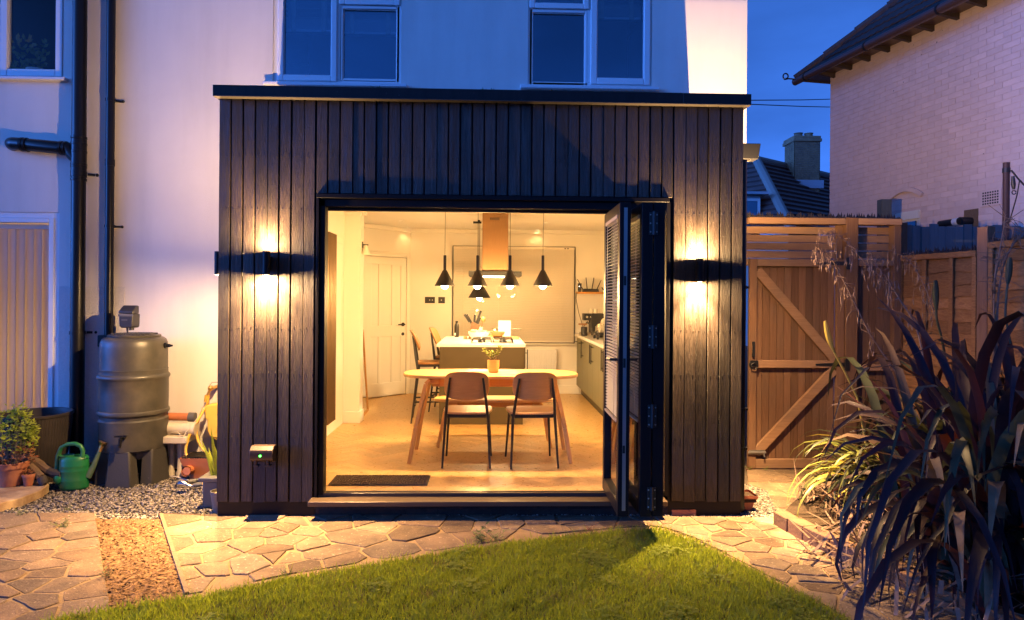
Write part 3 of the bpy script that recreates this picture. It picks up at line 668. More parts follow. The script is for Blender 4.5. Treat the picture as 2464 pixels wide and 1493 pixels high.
# back window with a white venetian blind
wf = MB().frame(-.572, 1.272, .758, 2.197, .05, YB+.03, YB+.09)
wnd = part(ext, 'window', wf, m_upvc, bevel=.004)
part(wnd, 'pane', MB().box(-.523, 1.223, YB+.055, YB+.065, .81, 2.15), m_glass_up)
sb = MB(); z = 2.15
while z > .80: sb.bar((-.55, YB-.015, z), (1.25, YB-.015, z), .025, .0014, up=(0, 1, .5)); z -= .0245
for x in (-.40, .12, .62, 1.08):
    sb.tube([(x, YB-.03, 2.15), (x, YB-.03, .79)], .0016, 4)
bl = part(ext, 'blind', sb, m_blind, kind='stuff', smooth=0)
part(bl, 'headrail', MB().box(-.555, 1.255, YB-.045, YB-.002, 2.155, 2.195), m_blind, bevel=.004)
part(bl, 'bottom_rail', MB().box(-.55, 1.25, YB-.035, YB-.008, .772, .788), m_blind)
part(bl, 'cleat', MB().box(1.10, 1.125, YB-.05, YB-.046, 2.165, 2.18).box(1.14, 1.165, YB-.05, YB-.046, 2.165, 2.18), m_metalblk)
part(wnd, 'sill', MB().box(-.60, 1.29, YB-.06, YB-.001, .735, .753), m_door, bevel=.004)
part(wnd, 'shadow_strip', MB().frame(-.566, 1.266, .759, 2.203, .009, YB-.02, YB-.0005), m_metalblk)  # solid black strips drawn as the line of shade round the blind

# floor of herringbone blocks
kf = thing('kitchen_floor', None, None); kf['kind'] = 'structure'
part(kf, 'floor_base', MB().box(IX0-.02, XR-.11, .10, YWI, -.06, -.006).box(-2.6, IX1, YWI, YB, -.06, -.006), m_floor, smooth=0)
BW, BL = .085, .34
fb = MB().box(-BL/2, BL/2, -BW/2+.0006, BW/2-.0006, -.006, 0).mesh('floor_block', m_floor, 0)
blk = []
s2 = math.sqrt(.5)
def herring():
    out = []; W, Ln = BW, BL
    for i in range(-60, 90):
        for j in range(-12, 12):
            a = (i*W + j*(2*Ln), i*W); b = (i*W + Ln + j*(2*Ln), i*W - Ln + W)
            out.append((a[0]+Ln/2, a[1]+W/2, 0)); out.append((b[0]+W/2 - 0, b[1]+Ln/2 - 0, 1))
    return out
for (u, v, k) in herring():
    x = (u-v)*s2; y = (u+v)*s2
    blk.append((x, y, math.pi/4 + (math.pi/2 if k else 0)))
far = MB(); cnt = 0
cand = sorted((y, x, a) for x, y, a in blk if -2.6 < x < 1.9 and -.1 < y < 5.25)
def clip3(poly, n, d):
    out = []
    for i in range(len(poly)):
        p, q = poly[i], poly[(i+1) % len(poly)]; da, db = p[0]*n[0]+p[1]*n[1]-d, q[0]*n[0]+q[1]*n[1]-d
        if da <= 0: out.append(p)
        if da*db < 0: t = da/(da-db); out.append((p[0]+(q[0]-p[0])*t, p[1]+(q[1]-p[1])*t))
    return out
for y, x, a in cand:
    c, s = math.cos(a), math.sin(a); hw, hl = BW/2-.0006, BL/2-.0006
    pl_ = [(x+c*p-s*q, y+s*p+c*q) for p, q in ((-hl,-hw),(hl,-hw),(hl,hw),(-hl,hw))]
    left = IX0+.001 if y < 2.9 else -2.45
    cut = clip3(clip3(clip3(clip3(pl_, (0,-1), -.103), (-1,0), -left), (1,0), XR-.185 if y < 1.4 else IX1-.005), (0,1), YB-.003)
    if len(cut) < 3: continue
    k = len(cut); whole = (k == 4 and all(abs(p[0]-q[0])+abs(p[1]-q[1]) < 1e-6 for p, q in zip(cut, pl_)))
    if cnt < 290 and whole: inst(kf, 'floor_block', fb, (x, y, U(-.0004, .0004)), (0, 0, a)); cnt += 1
    elif cnt < 290: part(kf, 'floor_block', MB().prism([(p[0], p[1], 0) for p in cut], (0,0,-.006), (0,0,U(-.0004,.0004))), m_floor, smooth=0); cnt += 1
    else: far.prism([(p[0], p[1], 0) for p in cut], (0,0,-.006), (0,0,0))
part(kf, 'floor_blocks', far, m_floor, kind='stuff', smooth=0)
# ------------------------------------------------------------------ the house behind, its windows and pipes
YW = 1.36
hs = thing('house', 'white rendered two storey house behind the black extension', 'house', (0, YW, ZG))
def wx(px): return at(px, 700, YW).x
def wz(px, py): return at(px, py, YW).z
HR = at(1796, 300, YW).x; HL = -8.0; HT = 5.45; WT = .26
WA = (wx(652), wx(961), wz(800, 203), 4.72)       # left bedroom window
WB = (wx(1266), wx(1564), wz(1400, 210), 4.72)
WC = (wx(-160), wx(148), wz(80, 188), 4.60)       # window at the far left
DA = (wx(-330), wx(142), ZG+.02, wz(80, 511))     # patio door at the far left
w = MB()
def wall(x0, x1, z0, z1): w.box(x0, x1, YW, YW+WT, z0, z1)
wall(HL, WC[0], ZG, HT) if WC[0] < DA[0] else wall(HL, DA[0], ZG, HT)
xa = min(WC[0], DA[0]); xb = max(WC[1], DA[1])
wall(DA[1], xb, ZG, DA[3]) if DA[1] < xb-1e-4 else None
wall(xa, xb, DA[3], WC[2])
wall(xa, WC[0], WC[2], HT) if WC[0] > xa+1e-4 else None
wall(xa, DA[0], ZG, DA[3]) if DA[0] > xa+1e-4 else None
wall(WC[0], WC[1], WC[3], HT); wall(WC[1], xb, WC[2], HT) if WC[1] < xb-1e-4 else None
wall(xb, WA[0], ZG, HT); wall(WA[0], XL, ZG, WA[2])
zl = 2.74
wall(XL, HR, zl, WA[2]); wall(WA[0], WA[1], WA[3], HT); wall(WA[1], WB[0], WA[2], HT); wall(WB[0], WB[1], WB[3], HT) ; wall(WB[1], HR, WA[2], HT)
if WB[2] > WA[2]: wall(WB[0], WB[1], WA[2], WB[2])
wall(XR, HR, ZG, zl)
w.box(HL, HL+WT, YW+WT, 7.0, ZG, HT).box(HR-WT, HR, YW+WT, 7.0, ZG, HT).box(HL, HR, 7.0, 7.2, ZG, HT).box(HL+WT, HR-WT, YW+WT, 7.0, 2.62, 2.70).box(HL+WT, -2.61, YW+WT, 7.0, 0.0, .03)
part(hs, 'wall', w, m_render, smooth=0)
e0 = .35
part(hs, 'roof', MB().add([(HL-e0,YW-e0,HT),(HR+e0,YW-e0,HT),(HR+e0,7.2+e0,HT),(HL-e0,7.2+e0,HT),(HL+2.6,4.3,HT+2.4),(HR-2.6,4.3,HT+2.4)], [(0,3,2,1),(0,1,5,4),(1,2,5),(2,3,4,5),(3,0,4)]), m_tile, smooth=0)
part(hs, 'gutter', MB().tube([(HL-e0, YW-e0-.05, HT-.02), (HR+e0, YW-e0-.05, HT-.02)], .055, 10), m_bplastic)
def sash(parent, x0, x1, z0, z1, y, depth, fw, glass=None):
    part(parent, 'frame', MB().frame(x0, x1, z0, z1, fw, y, y+depth), m_upvc, bevel=.006)
    i = fw-.006
    part(parent, 'bead', MB().frame(x0+i, x1-i, z0+i, z1-i, .012, y+.016, y+.028), m_upvc)
    part(parent, 'pane', MB().box(x0+i, x1-i, y+.030, y+.036, z0+i, z1-i), glass or m_glass_up)
yb = YW+.012
# left bedroom window: opening sash, fixed light with a small vent above
wA = part(hs, 'window', MB().frame(WA[0], WA[1], WA[2], WA[3], .045, yb, yb+.07).box(wx(805)-.002, wx(813)+.012, yb, yb+.07, WA[2]+.046, WA[3]-.046), m_upvc, bevel=.004)
sash(wA, wx(664), wx(806), wz(730, 195), WA[3]-.02, yb-.018, .06, .052)
zt = wz(880, 18)
sash(wA, wx(812), wx(957), wz(880, 197), zt+.02, yb-.0, .06, .030)
sash(wA, wx(811), wx(957), zt+.022, WA[3]-.02, yb-.018, .06, .05)
part(hs, 'window_sill', MB().box(WA[0]-.07, WA[1]+.06, YW-.06, YW+.01, WA[2]-.032, WA[2]-.001), m_upvc, bevel=.006)
wB = part(hs, 'window', MB().frame(WB[0], WB[1], WB[2], WB[3], .045, yb, yb+.07).box(wx(1408), wx(1420), yb, yb+.07, WB[2]+.046, WB[3]-.046), m_upvc, bevel=.004)
zt = wz(1340, 27)
sash(wB, wx(1269), wx(1411), wz(1340, 205), zt+.02, yb-.0, .06, .030)
sash(wB, wx(1269), wx(1412), zt+.022, WB[3]-.02, yb-.018, .06, .05)
sash(wB, wx(1417), wx(1560), wz(1490, 204), WB[3]-.02, yb-.018, .06, .058)
part(hs, 'window_sill', MB().box(WB[0]-.07, WB[1]+.06, YW-.06, YW+.01, WB[2]-.032, WB[2]-.001), m_upvc, bevel=.006)
# raised slatted blinds behind the bedroom glass
def upblind(parent, x0, x1, zb, ztop):
    m = MB(); z = zb
    m.box(x0, x1, YW+.10, YW+.145, zb, zb+.022); z = zb+.026
    for k in range(11): m.box(x0, x1, YW+.095, YW+.145, z, z+.0035); z += .0085
    while z < ztop: m.bar((x0, YW+.12, z), (x1, YW+.12, z), .05, .003, up=(0,.5,1)); z += .042
    b = part(parent, 'blind', m, m_upvc, kind='stuff', smooth=0)
    t = MB()
    for f in (.16, .80): xx = x0+(x1-x0)*f; t.box(xx-.022, xx+.022, YW+.088, YW+.092, zb-.004, ztop)
    part(b, 'tape', t, m_wplastic)
upblind(wA, wx(676), wx(792), wz(730, 66), 4.75); upblind(wA, wx(815), wx(953), wz(880, 72), 4.75)
upblind(wB, wx(1428), wx(1542), wz(1480, 36), 4.75); upblind(wB, wx(1274), wx(1408), wz(1340, 14), 4.75)
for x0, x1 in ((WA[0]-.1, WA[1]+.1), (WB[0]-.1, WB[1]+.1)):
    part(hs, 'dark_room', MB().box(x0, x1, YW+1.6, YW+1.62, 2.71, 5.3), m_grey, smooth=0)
# window at the far left with plants on its sill
wC = part(hs, 'window', MB().frame(WC[0], WC[1], WC[2], WC[3], .045, yb, yb+.07), m_upvc, bevel=.004)
xs = wx(4)
sash(wC, wx(-4), wx(146), wz(80, 184), WC[3]-.02, yb-.016, .06, .062, m_glass_d); sash(wC, WC[0]+.02, wx(-6), wz(0, 184), WC[3]-.02, yb-.016, .06, .06, m_glass_d)
part(hs, 'window_sill', MB().box(WC[0]-.06, WC[1]+.045, YW-.055, YW+.01, WC[2]-.03, WC[2]-.001), m_upvc, bevel=.006)
part(hs, 'inner_sill', MB().box(WC[0], WC[1], YW+.09, YW+.40, WC[2]-.01, WC[2]+.02), m_upvc)
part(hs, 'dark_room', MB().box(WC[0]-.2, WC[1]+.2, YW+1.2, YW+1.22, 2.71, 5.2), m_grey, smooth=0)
for k, (px, r, lab) in enumerate(((88, .085, 'larger white pot with a leafy plant behind the far kitchen window'), (45, .075, 'low white pot with a bushy plant at the corner of the far window'))):
    X = at(px, 160, YW+.24).x; z0 = WC[2]+.021
    pp = thing('windowsill_plant', lab, 'pot plant', (X, YW+.24, z0))
    part(pp, 'pot', MB().lathe([(.0,0),(r*.75,0),(r,.13-.05*k),(r*.92,.13-.05*k),(r*.7,.02)], (X, YW+.24, z0), 20), m_upvc)
    fm = MB(); random.seed(20+k)
    for q in range(60):
        p = Vector((X+random.gauss(0, .06), YW+.24+U(-.05,.05), z0+U(.1, .42))); d = Vector((U(-1,1), U(-.6,.6), U(-.2,1))).normalized(); s = d.cross(Vector((0,1,0))).normalized()*.016
        fm.add([p, p+d*.03+s, p+d*.06, p+d*.03-s], [(0,1,2,3)])
    part(pp, 'foliage', fm, m_weed, kind='stuff')
# patio door with vertical blinds
fwm = MB().frame(DA[0], DA[1], DA[2], DA[3], .052, yb, yb+.07)
dd = part(hs, 'patio_door', fwm, m_upvc, bevel=.004)
part(dd, 'sash', MB().frame(DA[0]+.05, DA[1]-.05, DA[2]+.05, DA[3]-.05, .045, yb-.01, yb+.05).box(wx(-170), wx(-150), yb, yb+.05, DA[2]+.1, DA[3]-.1), m_upvc, bevel=.005)
part(dd, 'pane', MB().box(DA[0]+.09, DA[1]-.09, yb+.02, yb+.03, DA[2]+.09, DA[3]-.09), m_glass_d)
x = DA[1]-.10; k = 0
vb = MB().box(-.045, .045, -.0008, .0008, 0, DA[3]-.22-DA[2]).mesh('blind_slat', m_vblind, 0)
while x > DA[0]+.1:
    inst(dd, 'blind_slat', vb, (x, YW+.105+U(-.004,.004), DA[2]+.08), (0, 0, math.radians(-13+U(-3,3)))); x -= .0775
part(dd, 'blind_track', MB().box(DA[0]+.05, DA[1]-.05, YW+.09, YW+.125, DA[3]-.14, DA[3]-.10), m_upvc)
m_room = MAT('room_wall', (.55,.50,.42), .9)
part(hs, 'room_wall', MB().box(DA[0]-.2, DA[1]+.1, YW+2.0, YW+2.01, 0.04, 2.6).box(DA[0]-.21, DA[0]-.2, YW+.27, YW+2.0, 0.04, 2.6).box(DA[1]+.1, DA[1]+.11, YW+.27, YW+2.0, 0.04, 2.6), m_room, smooth=0)
light('POINT', ((DA[0]+DA[1])/2+.2, YW+1.1, .75), (1, .64, .33), 20, dd, .12)      # added unseen lamp without a fitting, brightens the cream blinds from behind
part(hs, 'roughcast_panel', MB().box(DA[1]+.004, wx(300), YW-.006, YW-.0005, ZG, wz(200, 690)), m_roughcast, smooth=0)
# ---------------- soil pipe and rainwater pipe
SX = at(188, 600, 1.285).x; SY = 1.285
sp = thing('soil_pipe', 'thick black soil pipe with a side branch on the white wall', 'pipe', (SX, SY, ZG))
part(sp, 'pipe', MB().tube([(SX, SY, ZG-.1), (SX, SY, 5.6)], .058, 20), m_bplastic)
for py in (332, 347, 366, 396, 402, 415, 424, 433):
    z = at(188, py, SY).z; part(sp, 'collar', MB().tube([(SX, SY, z-.011), (SX, SY, z+.011)], .065, 20), m_bplastic, bevel=.003)
zz = at(190, 390, SY).z; part(sp, 'branch_socket', MB().tube([(SX, SY, zz-.12), (SX, SY, zz+.20)], .0625, 20), m_bplastic, bevel=.004)
pa, pb_ = at(165, 358, SY), at(35, 346, SY)
part(sp, 'branch', MB().tube([(SX-.01, SY, pa.z-.10), (SX-.06, SY, pa.z-.045), pa, pb_, (pb_.x-.035, SY+.02, pb_.z+.004), (pb_.x-.055, SY+.06, pb_.z+.004), (pb_.x-.058, YW+.01, pb_.z+.004)], .055, 18), m_bplastic)
for px in (56, 64, 150, 159): p = at(px, 346+(px-30)*.092, SY); part(sp, 'branch_collar', MB().tube([(p.x-.011, SY, p.z), (p.x+.011, SY, p.z)], .063, 18), m_bplastic)
for py in (418, 801):
    z = at(188, py, SY).z
    part(sp, 'clip', MB().tube([(SX, SY, z-.016), (SX, SY, z+.016)], .0645, 18).bar((SX+.05, SY+.05, z), (SX+.115, SY+.09, z), .012, .022).ball((SX+.12, SY+.08, z), .016, .02, .016, 10, 6), m_bplastic)
RX = at(263, 600, 1.31).x; RY = 1.31
rp = thing('rainwater_pipe', 'thinner black rainwater pipe running down to the water butt', 'pipe', (RX, RY, ZG))
part(rp, 'pipe', MB().tube([(RX, RY, at(260, 812, RY).z), (RX, RY, 5.6)], .036, 16), m_bplastic)
part(rp, 'joint', MB().tube([(RX, RY, at(262, 392, RY).z-.03), (RX, RY, at(262, 392, RY).z+.03)], .040, 16), m_bplastic)
for py in (241, 545):
    z = at(262, py, RY).z; part(rp, 'clip', MB().tube([(RX, RY, z-.012), (RX, RY, z+.012)], .0415, 16).bar((RX+.03, RY+.03, z), (RX+.085, RY+.06, z), .010, .018).ball((RX+.088, RY+.045, z), .013, .014, .013, 8, 6), m_bplastic)
z = at(252, 820, RY).z
part(rp, 'diverter', MB().box(RX-.075, RX+.045, RY-.045, RY+.045, z-.05, z+.05), m_bplastic, bevel=.006)
part(rp, 'pipe', MB().tube([(RX, RY, ZG-.1), (RX, RY, z-.051)], .036, 16), m_bplastic)
# ---------------- water butt
BX, BY = at(323, 900, 1.03).x, 1.03
wbz = .115
bt = thing('water_butt', 'large grey green plastic water butt on a dark stand against the white wall', 'water butt', (BX, BY, ZG))
k = .318/.318
prof = [(.0,0),(.29,0),(.302,.012),(.305,.10),(.307,.24),(.309,.262),(.300,.272),(.296,.276),(.296,.30),(.302,.306),(.318,.318),(.321,.332),(.316,.346),(.306,.352),(.306,.37),(.308,.50),(.308,.615),(.312,.622),(.320,.634),(.321,.647),(.314,.660),(.303,.668),(.302,.69),(.304,.705),(.305,.706),(.300,.71),(.299,.72),(.300,.80),(.299,.90),(.294,.945),(.281,.972),(.262,.985),(.238,.99),(.235,.985),(.0,.985)]
prof = [(r*.865, z*.955) for r, z in prof]
part(bt, 'body', MB().lathe(prof, (BX, BY, wbz), 56), m_butt, smooth=30)
part(bt, 'lid', MB().lathe([(r*.865, z*.955) for r, z in ((.232,.986),(.236,.992),(.238,1.004),(.232,1.010),(.21,1.012),(.0,1.014))], (BX, BY, wbz), 40), m_butt)
wv = MB()
for i in range(-8, 9):
    for j in range(-8, 9):
        x, y = i*.022, j*.022
        if x*x+y*y < .175**2: wv.box(BX+x-.007, BX+x+.007, BY+y-.007, BY+y+.007, wbz+.9665, wbz+.977)
part(bt, 'lid_grid', wv, m_buttb, kind='stuff', smooth=0)
for a, (w0) in enumerate(range(5)):
    an_ = -math.pi/2+.05+a*2*math.pi/5; c_, s_ = math.cos(an_), math.sin(an_)
    m = MB(); hw0, hw1, r1, r0 = .128, .100, .278, .255
    def rot(x, y, z): return (BX+c_*x-s_*y, BY+s_*x+c_*y, z)
    m.add([rot(.17,-hw0,ZG-.02), rot(r1,-hw0*.82,ZG-.02), rot(r1,hw0*.82,ZG-.02), rot(.17,hw0,ZG-.02), rot(.17,-hw1,wbz-.002), rot(r0,-hw1*.8,wbz+.02), rot(r0,hw1*.8,wbz+.02), rot(.17,hw1,wbz-.002)],
          [(0,3,2,1),(4,5,6,7),(0,1,5,4),(1,2,6,5),(2,3,7,6),(3,0,4,7)])
    part(bt, 'stand_leg', m, m_buttb, bevel=.012)
part(bt, 'stand_top', MB().lathe([(.0,-.06),(.21,-.06),(.21,-.003),(.0,-.003)], (BX, BY, wbz), 24), m_buttb)
tz = at(298, 1057, BY-.265).z; tx = at(298, 1057, BY-.265).x; ty = BY-.265
part(bt, 'tap', MB().tube([(tx, ty+.03, tz+.015), (tx, ty-.05, tz+.005)], .013, 10).tube([(tx, ty-.05, tz+.012), (tx-.003, ty-.055, tz-.06)], [.015,.011], 10).bar((tx-.05, ty-.045, tz+.028), (tx+.045, ty-.045, tz+.032), .018, .012).tube([(tx, ty-.05, tz), (tx, ty-.05, tz+.03)], .009, 8), m_bplastic)
for s, nm in ((1, 'overflow'), (-1, 'inlet')):
    z = at(410 if s > 0 else 240, 832, BY).z
    m = MB().tube([(BX+s*.245, BY, z), (BX+s*.27, BY, z)], .026, 12).tube([(BX+s*.255, BY, z), (BX+s*.30, BY, z)], .015, 10)
    if s > 0: m.tube([(BX+s*.30, BY, z), (BX+s*.32, BY, z)], .009, 8)
    part(bt, nm, m, m_bplastic)
dx0, dz0 = at(311, 765, BY-.05).x, at(311, 765, BY-.05).z
pm = thing('rain_barrel_pump', 'black battery pump unit standing up from the lid of the water butt', 'pump', (dx0, BY-.05, wbz+.97))
part(pm, 'casing', MB().prism([(dx0-.062, BY-.10, dz0+.03), (dx0+.055, BY-.10, dz0+.035), (dx0+.052, BY-.10, dz0-.075), (dx0+.04, BY-.10, dz0-.085), (dx0-.045, BY-.10, dz0-.085), (dx0-.058, BY-.10, dz0-.07)], (0,0,0), (.012,.10,0)), m_grey, bevel=.008)
part(pm, 'battery', MB().prism([(dx0-.064, y, z) for y, z in ((BY-.106, dz0+.034), (BY+.0, dz0+.034), (BY+.0, dz0+.102), (BY-.03, dz0+.104), (BY-.10, dz0+.060))], (0,0,0), (.122,0,0)), m_grey, bevel=.008)
part(pm, 'band', MB().box(dx0-.064, dx0+.057, BY-.1035, BY-.1005, dz0+.012, dz0+.032), m_grey2)
part(pm, 'name_plate', MB().box(dx0-.038, dx0+.01, BY-.1035, BY-.1005, dz0-.022, dz0-.014), m_grey2)
part(pm, 'spike', MB().tube([(dx0-.01, BY-.06, dz0-.08), (dx0-.008, BY-.06, wbz+.968)], [.010,.005], 8).tube([(dx0+.02, BY-.05, dz0-.084), (dx0+.02, BY-.05, dz0-.105)], .02, 10), m_grey)
# ---------------- big ribbed planter and the pots
PX, PY = at(82, 1000, 1.0).x, 1.0
pz = at(82, 994, PY).z
pl = thing('ribbed_planter', 'big empty black ribbed planter below the patio door', 'planter', (PX, PY, ZG))
n = 150; m = MB()
prof = [(.215,ZG-.03),(.255,.15),(.278,pz-.025)]
base = len(m.v)
for r, z in prof:
    for q in range(n):
        a = 2*math.pi*q/n; rr = r*(1+(.010 if q % 2 else -.004)); m.v.append((PX+rr*math.cos(a), PY+rr*math.sin(a), z))
for i in range(2):
    for q in range(n): a = base+i*n+q; b = base+i*n+(q+1) % n; m.f.append((a, b, b+n, a+n))
part(pl, 'body', m, m_planter, smooth=0)
part(pl, 'rim', MB().lathe([(.278,-.026),(.288,-.018),(.290,0),(.278,.006),(.264,.002),(.262,-.03),(.25,-.2)], (PX, PY, pz), 56), m_planter)
part(pl, 'soil', MB().lathe([(.0,-.055),(.15,-.062),(.258,-.075)], (PX, PY, pz), 32), m_soil)
BZ = -.095
def terra(name, lab, px, py, Y, r, h, parts=True):
    X = at(px, py, Y).x
    t = thing(name, lab, 'flower pot', (X, Y, BZ))
    part(t, 'pot', MB().lathe([(.0,0),(r*.66,0),(r*.68,.005),(r*.93,h*.74),(r,h*.75),(r*1.03,h*.97),(r*1.0,h),(r*.93,h),(r*.90,h*.8)], (X, Y, BZ+.003), 36), m_terra)
    part(t, 'soil', MB().lathe([(.0,h*.90),(r*.92,h*.88)], (X, Y, BZ+.003), 20), m_soil)
    return t, X
def leafy(t, X, Y, z0, n, sx, sz, mat, size, red=0, name='foliage', tilt=.5):
    m = MB()
    for q in range(n):
        a = U(0, 6.283); rr = sx*math.sqrt(R()); zz_ = z0+sz*(R()**.8)*(1-.45*(rr/sx)**2)
        p = Vector((X+rr*math.cos(a), Y+rr*math.sin(a)*.8, zz_)); d = Vector((math.cos(a)+U(-.8,.8), math.sin(a)+U(-.8,.8), U(-.5,.9))).normalized()
        s = d.cross(Vector((U(-.3,.3), U(-.3,.3), 1))).normalized(); l = size*U(.6, 1.3); u = s.cross(d)*l*.18
        m.add([p, p+d*l*.45+s*l*.34-u, p+d*l, p+d*l*.45-s*l*.34-u, p+d*l*.5+u*.3], [(0,1,4),(1,2,4),(2,3,4),(3,0,4)])
    return part(t, name, m, mat, kind='stuff', smooth=0)
random.seed(4)
t, X = terra('potted_mint', 'large terracotta pot of bright green mint on the pale boards', 28, 1150, .62, .118, .185)
sm = MB()
for q in range(34):
    a = U(0, 6.28); r_ = U(.0, .08); top = Vector((X+.13*math.cos(a)*U(.2,1)+.005, .62+.12*math.sin(a)*U(.2,1), BZ+.185+U(.12, .46)))
    sm.tube([(X+r_*math.cos(a), .62+r_*math.sin(a), BZ+.16), Vector((X+r_*math.cos(a)*1.2, .62+r_*math.sin(a)*1.2, (BZ+.16+top.z)/2)), top], [.003,.0025,.0015], 5)
part(t, 'stem', sm, m_stem, kind='stuff')
leafy(t, X, .62, BZ+.27, 560, .165, .37, m_mint, .036); leafy(t, X+.02, .60, BZ+.17, 200, .155, .15, m_redleaf, .030, name='red_foliage'); leafy(t, X+.10, .6, BZ+.25, 40, .07, .10, m_redleaf, .032, name='red_foliage')
leafy(t, X+.06, .62, BZ+.52, 60, .05, .13, m_mint, .036); leafy(t, X+.13, .62, BZ+.38, 60, .05, .12, m_mint, .036)
t, X = terra('small_terracotta_pot', 'small terracotta pot of dried heather next to the mint', 69, 1160, .60, .046, .092)
leafy(t, X, .60, BZ+.085, 90, .04, .05, m_redleaf, .018)
# pale board the pots stand on
q = [g(-60, 1222, -.10), g(0, 1213, -.10), g(52, 1200, -.10), g(99, 1181, -.10), g(118, 1167, -.10), g(100, 1158, -.10), g(-60, 1150, -.10)]
solo('pale_board', MB().prism([(p.x, p.y, 0) for p in q], (0,0,-.165), (0,0,-.095)), m_sleeper, 'pale stained timber board on the gravel under the terracotta pots', 'board', bevel=.006)
# two old curved timbers
for nm, (p0, p1, p2, p3), r, lab in (('old_timber', ((64, 1098, .78), (98, 1120, .74), (120, 1136, .70), (148, 1142, .66)), .036, 'upper of two old curved timbers behind the watering can'),
                                      ('old_timber', ((62, 1114, .70), (84, 1134, .66), (100, 1150, .62), (108, 1166, .60)), .032, 'lower split timber propped beside the small pot')):
    pp = [at(*p) for p in (p0, p1, p2, p3)]
    t = thing(nm, lab, 'timber', pp[0], 'old timbers by the planter')
    part(t, 'shaft', MB().tube(pp[:3], [r, r, r*1.0], 9), m_oldwood); part(t, 'dark_end', MB().tube([pp[2], pp[2].lerp(pp[3], .5)+Vector((0,0,-.004)), pp[3]], [r*1.05, r*1.1, r*.55], 9), m_bark)
# ---------------- watering can
WX, WY = at(178, 1170, .72).x, .72
cz = ZG
wc = thing('watering_can', 'green plastic watering can standing on the gravel by the water butt', 'watering can', (WX, WY, cz))
sxr = .128
body = [(.0,.0),(.108,.0),(.118,.010),(.120,.03),(.121,.075),(.1225,.082),(.121,.088),(.122,.16),(.124,.166),(.122,.172),(.121,.205),(.1225,.21),(.12,.216),(.118,.255),(.108,.278),(.09,.284)]
part(wc, 'body', MB().lathe(body, (WX, WY, cz), 40, sx=1.0, sy=.70, ang=.25), m_can)
part(wc, 'top', MB().lathe([(.112,.272),(.10,.292),(.08,.296),(.0,.290)], (WX+.01, WY, cz), 30, sx=1, sy=.68, ang=.25), m_can)
part(wc, 'filler_rim', MB().lathe([(.062,.288),(.068,.302),(.060,.306),(.052,.29)], (WX-.055, WY-.015, cz), 24, sx=1.0, sy=.75), m_can)
hp = [(.085,.285),(.09,.34),(.07,.385),(.02,.405),(-.05,.40),(-.105,.37),(-.135,.30),(-.142,.21),(-.135,.13),(-.115,.09),(-.09,.085)]
part(wc, 'handle', MB().tube([(WX+x*1.0, WY-.02-(.03 if z < .2 else 0), cz+z) for x, z in hp], [.020,.019,.019,.019,.019,.019,.019,.020,.022,.026,.020], 12), m_can)
part(wc, 'handle_boss', MB().ball((WX-.105, WY-.065, cz+.10), .038, .03, .05, 14, 10), m_can)
part(wc, 'spout', MB().tube([(WX+.11, WY+.02, cz+.10), (WX+.155, WY+.04, cz+.20), (WX+.20, WY+.06, cz+.335)], [.034,.024,.015], 12), m_can2)
part(wc, 'rose', MB().tube([(WX+.195, WY+.058, cz+.32), (WX+.212, WY+.066, cz+.372)], [.019,.019], 12).tube([(WX+.212, WY+.066, cz+.37), (WX+.222, WY+.07, cz+.405)], [.018,.040], 14), m_brass)
wc.scale = (.88, .88, .9)
bx2 = at(222, 1140, 1.0).x
solo('terracotta_bowl', MB().lathe([(.0,0),(.06,0),(.115,.12),(.12,.13),(.11,.13),(.06,.02),(.0,.015)], (bx2, 1.0, ZG-.01), 28), m_terra, 'shallow terracotta bowl behind the watering can spout', 'bowl')
# ---------------- clutter between butt and extension
TX, TY = at(508, 938, YW-.07).x, YW-.09
tz = at(508, 938, YW-.07).z
tap = thing('garden_tap', 'brass garden tap with lever on the white wall by the extension', 'tap', (TX, YW, tz))
part(tap, 'body', MB().tube([(TX+.03, YW, tz+.02), (TX+.01, TY, tz+.015)], .016, 12).ball((TX+.005, TY, tz+.015), .026, .026, .026, 12, 8).tube([(TX, TY, tz+.01), (TX-.02, TY-.01, tz-.05)], .013, 10), m_brass)
part(tap, 'lever', MB().tube([(TX+.0, TY-.01, tz+.04), (TX+.02, TY-.012, tz+.068), (TX+.10, TY-.012, tz+.070)], .004, 6), m_galv)
part(tap, 'hose_connector', MB().tube([(TX-.02, TY-.01, tz-.045), (TX-.028, TY-.012, tz-.105)], .022, 12), m_hose)
def P(px, py, Y=1.22): return at(px, py, Y)
hz = thing('garden_hose', 'yellow garden hose looping down from the brass tap', 'hose', P(500, 960))
pth = [P(499,958), P(500,968), P(496,978), P(488,992,1.18), P(470,1022,1.1), P(455,1050,1.05), P(447,1080,1.02), P(450,1099,1.0), P(462,1110,.98), P(480,1114,.98), P(496,1111,1.0), P(506,1104,1.05)]
def smooth_path(p, n=5):
    out = []
    for i in range(len(p)-1):
        a, b, c, d = p[max(i-1,0)], p[i], p[i+1], p[min(i+2, len(p)-1)]
        for k in range(n):
            t = k/n; out.append(.5*((2*b)+(c-a)*t+(2*a-5*b+4*c-d)*t*t+(3*b-a-3*c+d)*t**3))
    return out+[p[-1]]
part(hz, 'loop', MB().tube(smooth_path(pth), .012, 10), m_hose)
pth = [P(490,982), P(486,992,1.2), P(477,1012,1.15), P(472,1034,1.12), P(476,1058,1.1), P(486,1078,1.08), P(500,1093,1.06), P(512,1104,1.05)]
part(hz, 'second_loop', MB().tube(smooth_path(pth), .0115, 10), m_hose)
yo = [P(492,984,1.1), P(498,975,1.1), P(512,973,1.1), P(548,971,1.1), P(570,972,1.1), P(570,1072,1.1), P(530,1066,1.1), P(514,1060,1.1), P(503,1049,1.1), P(498,1036,1.1), P(498,1011,1.1), P(493,1008,1.1)]
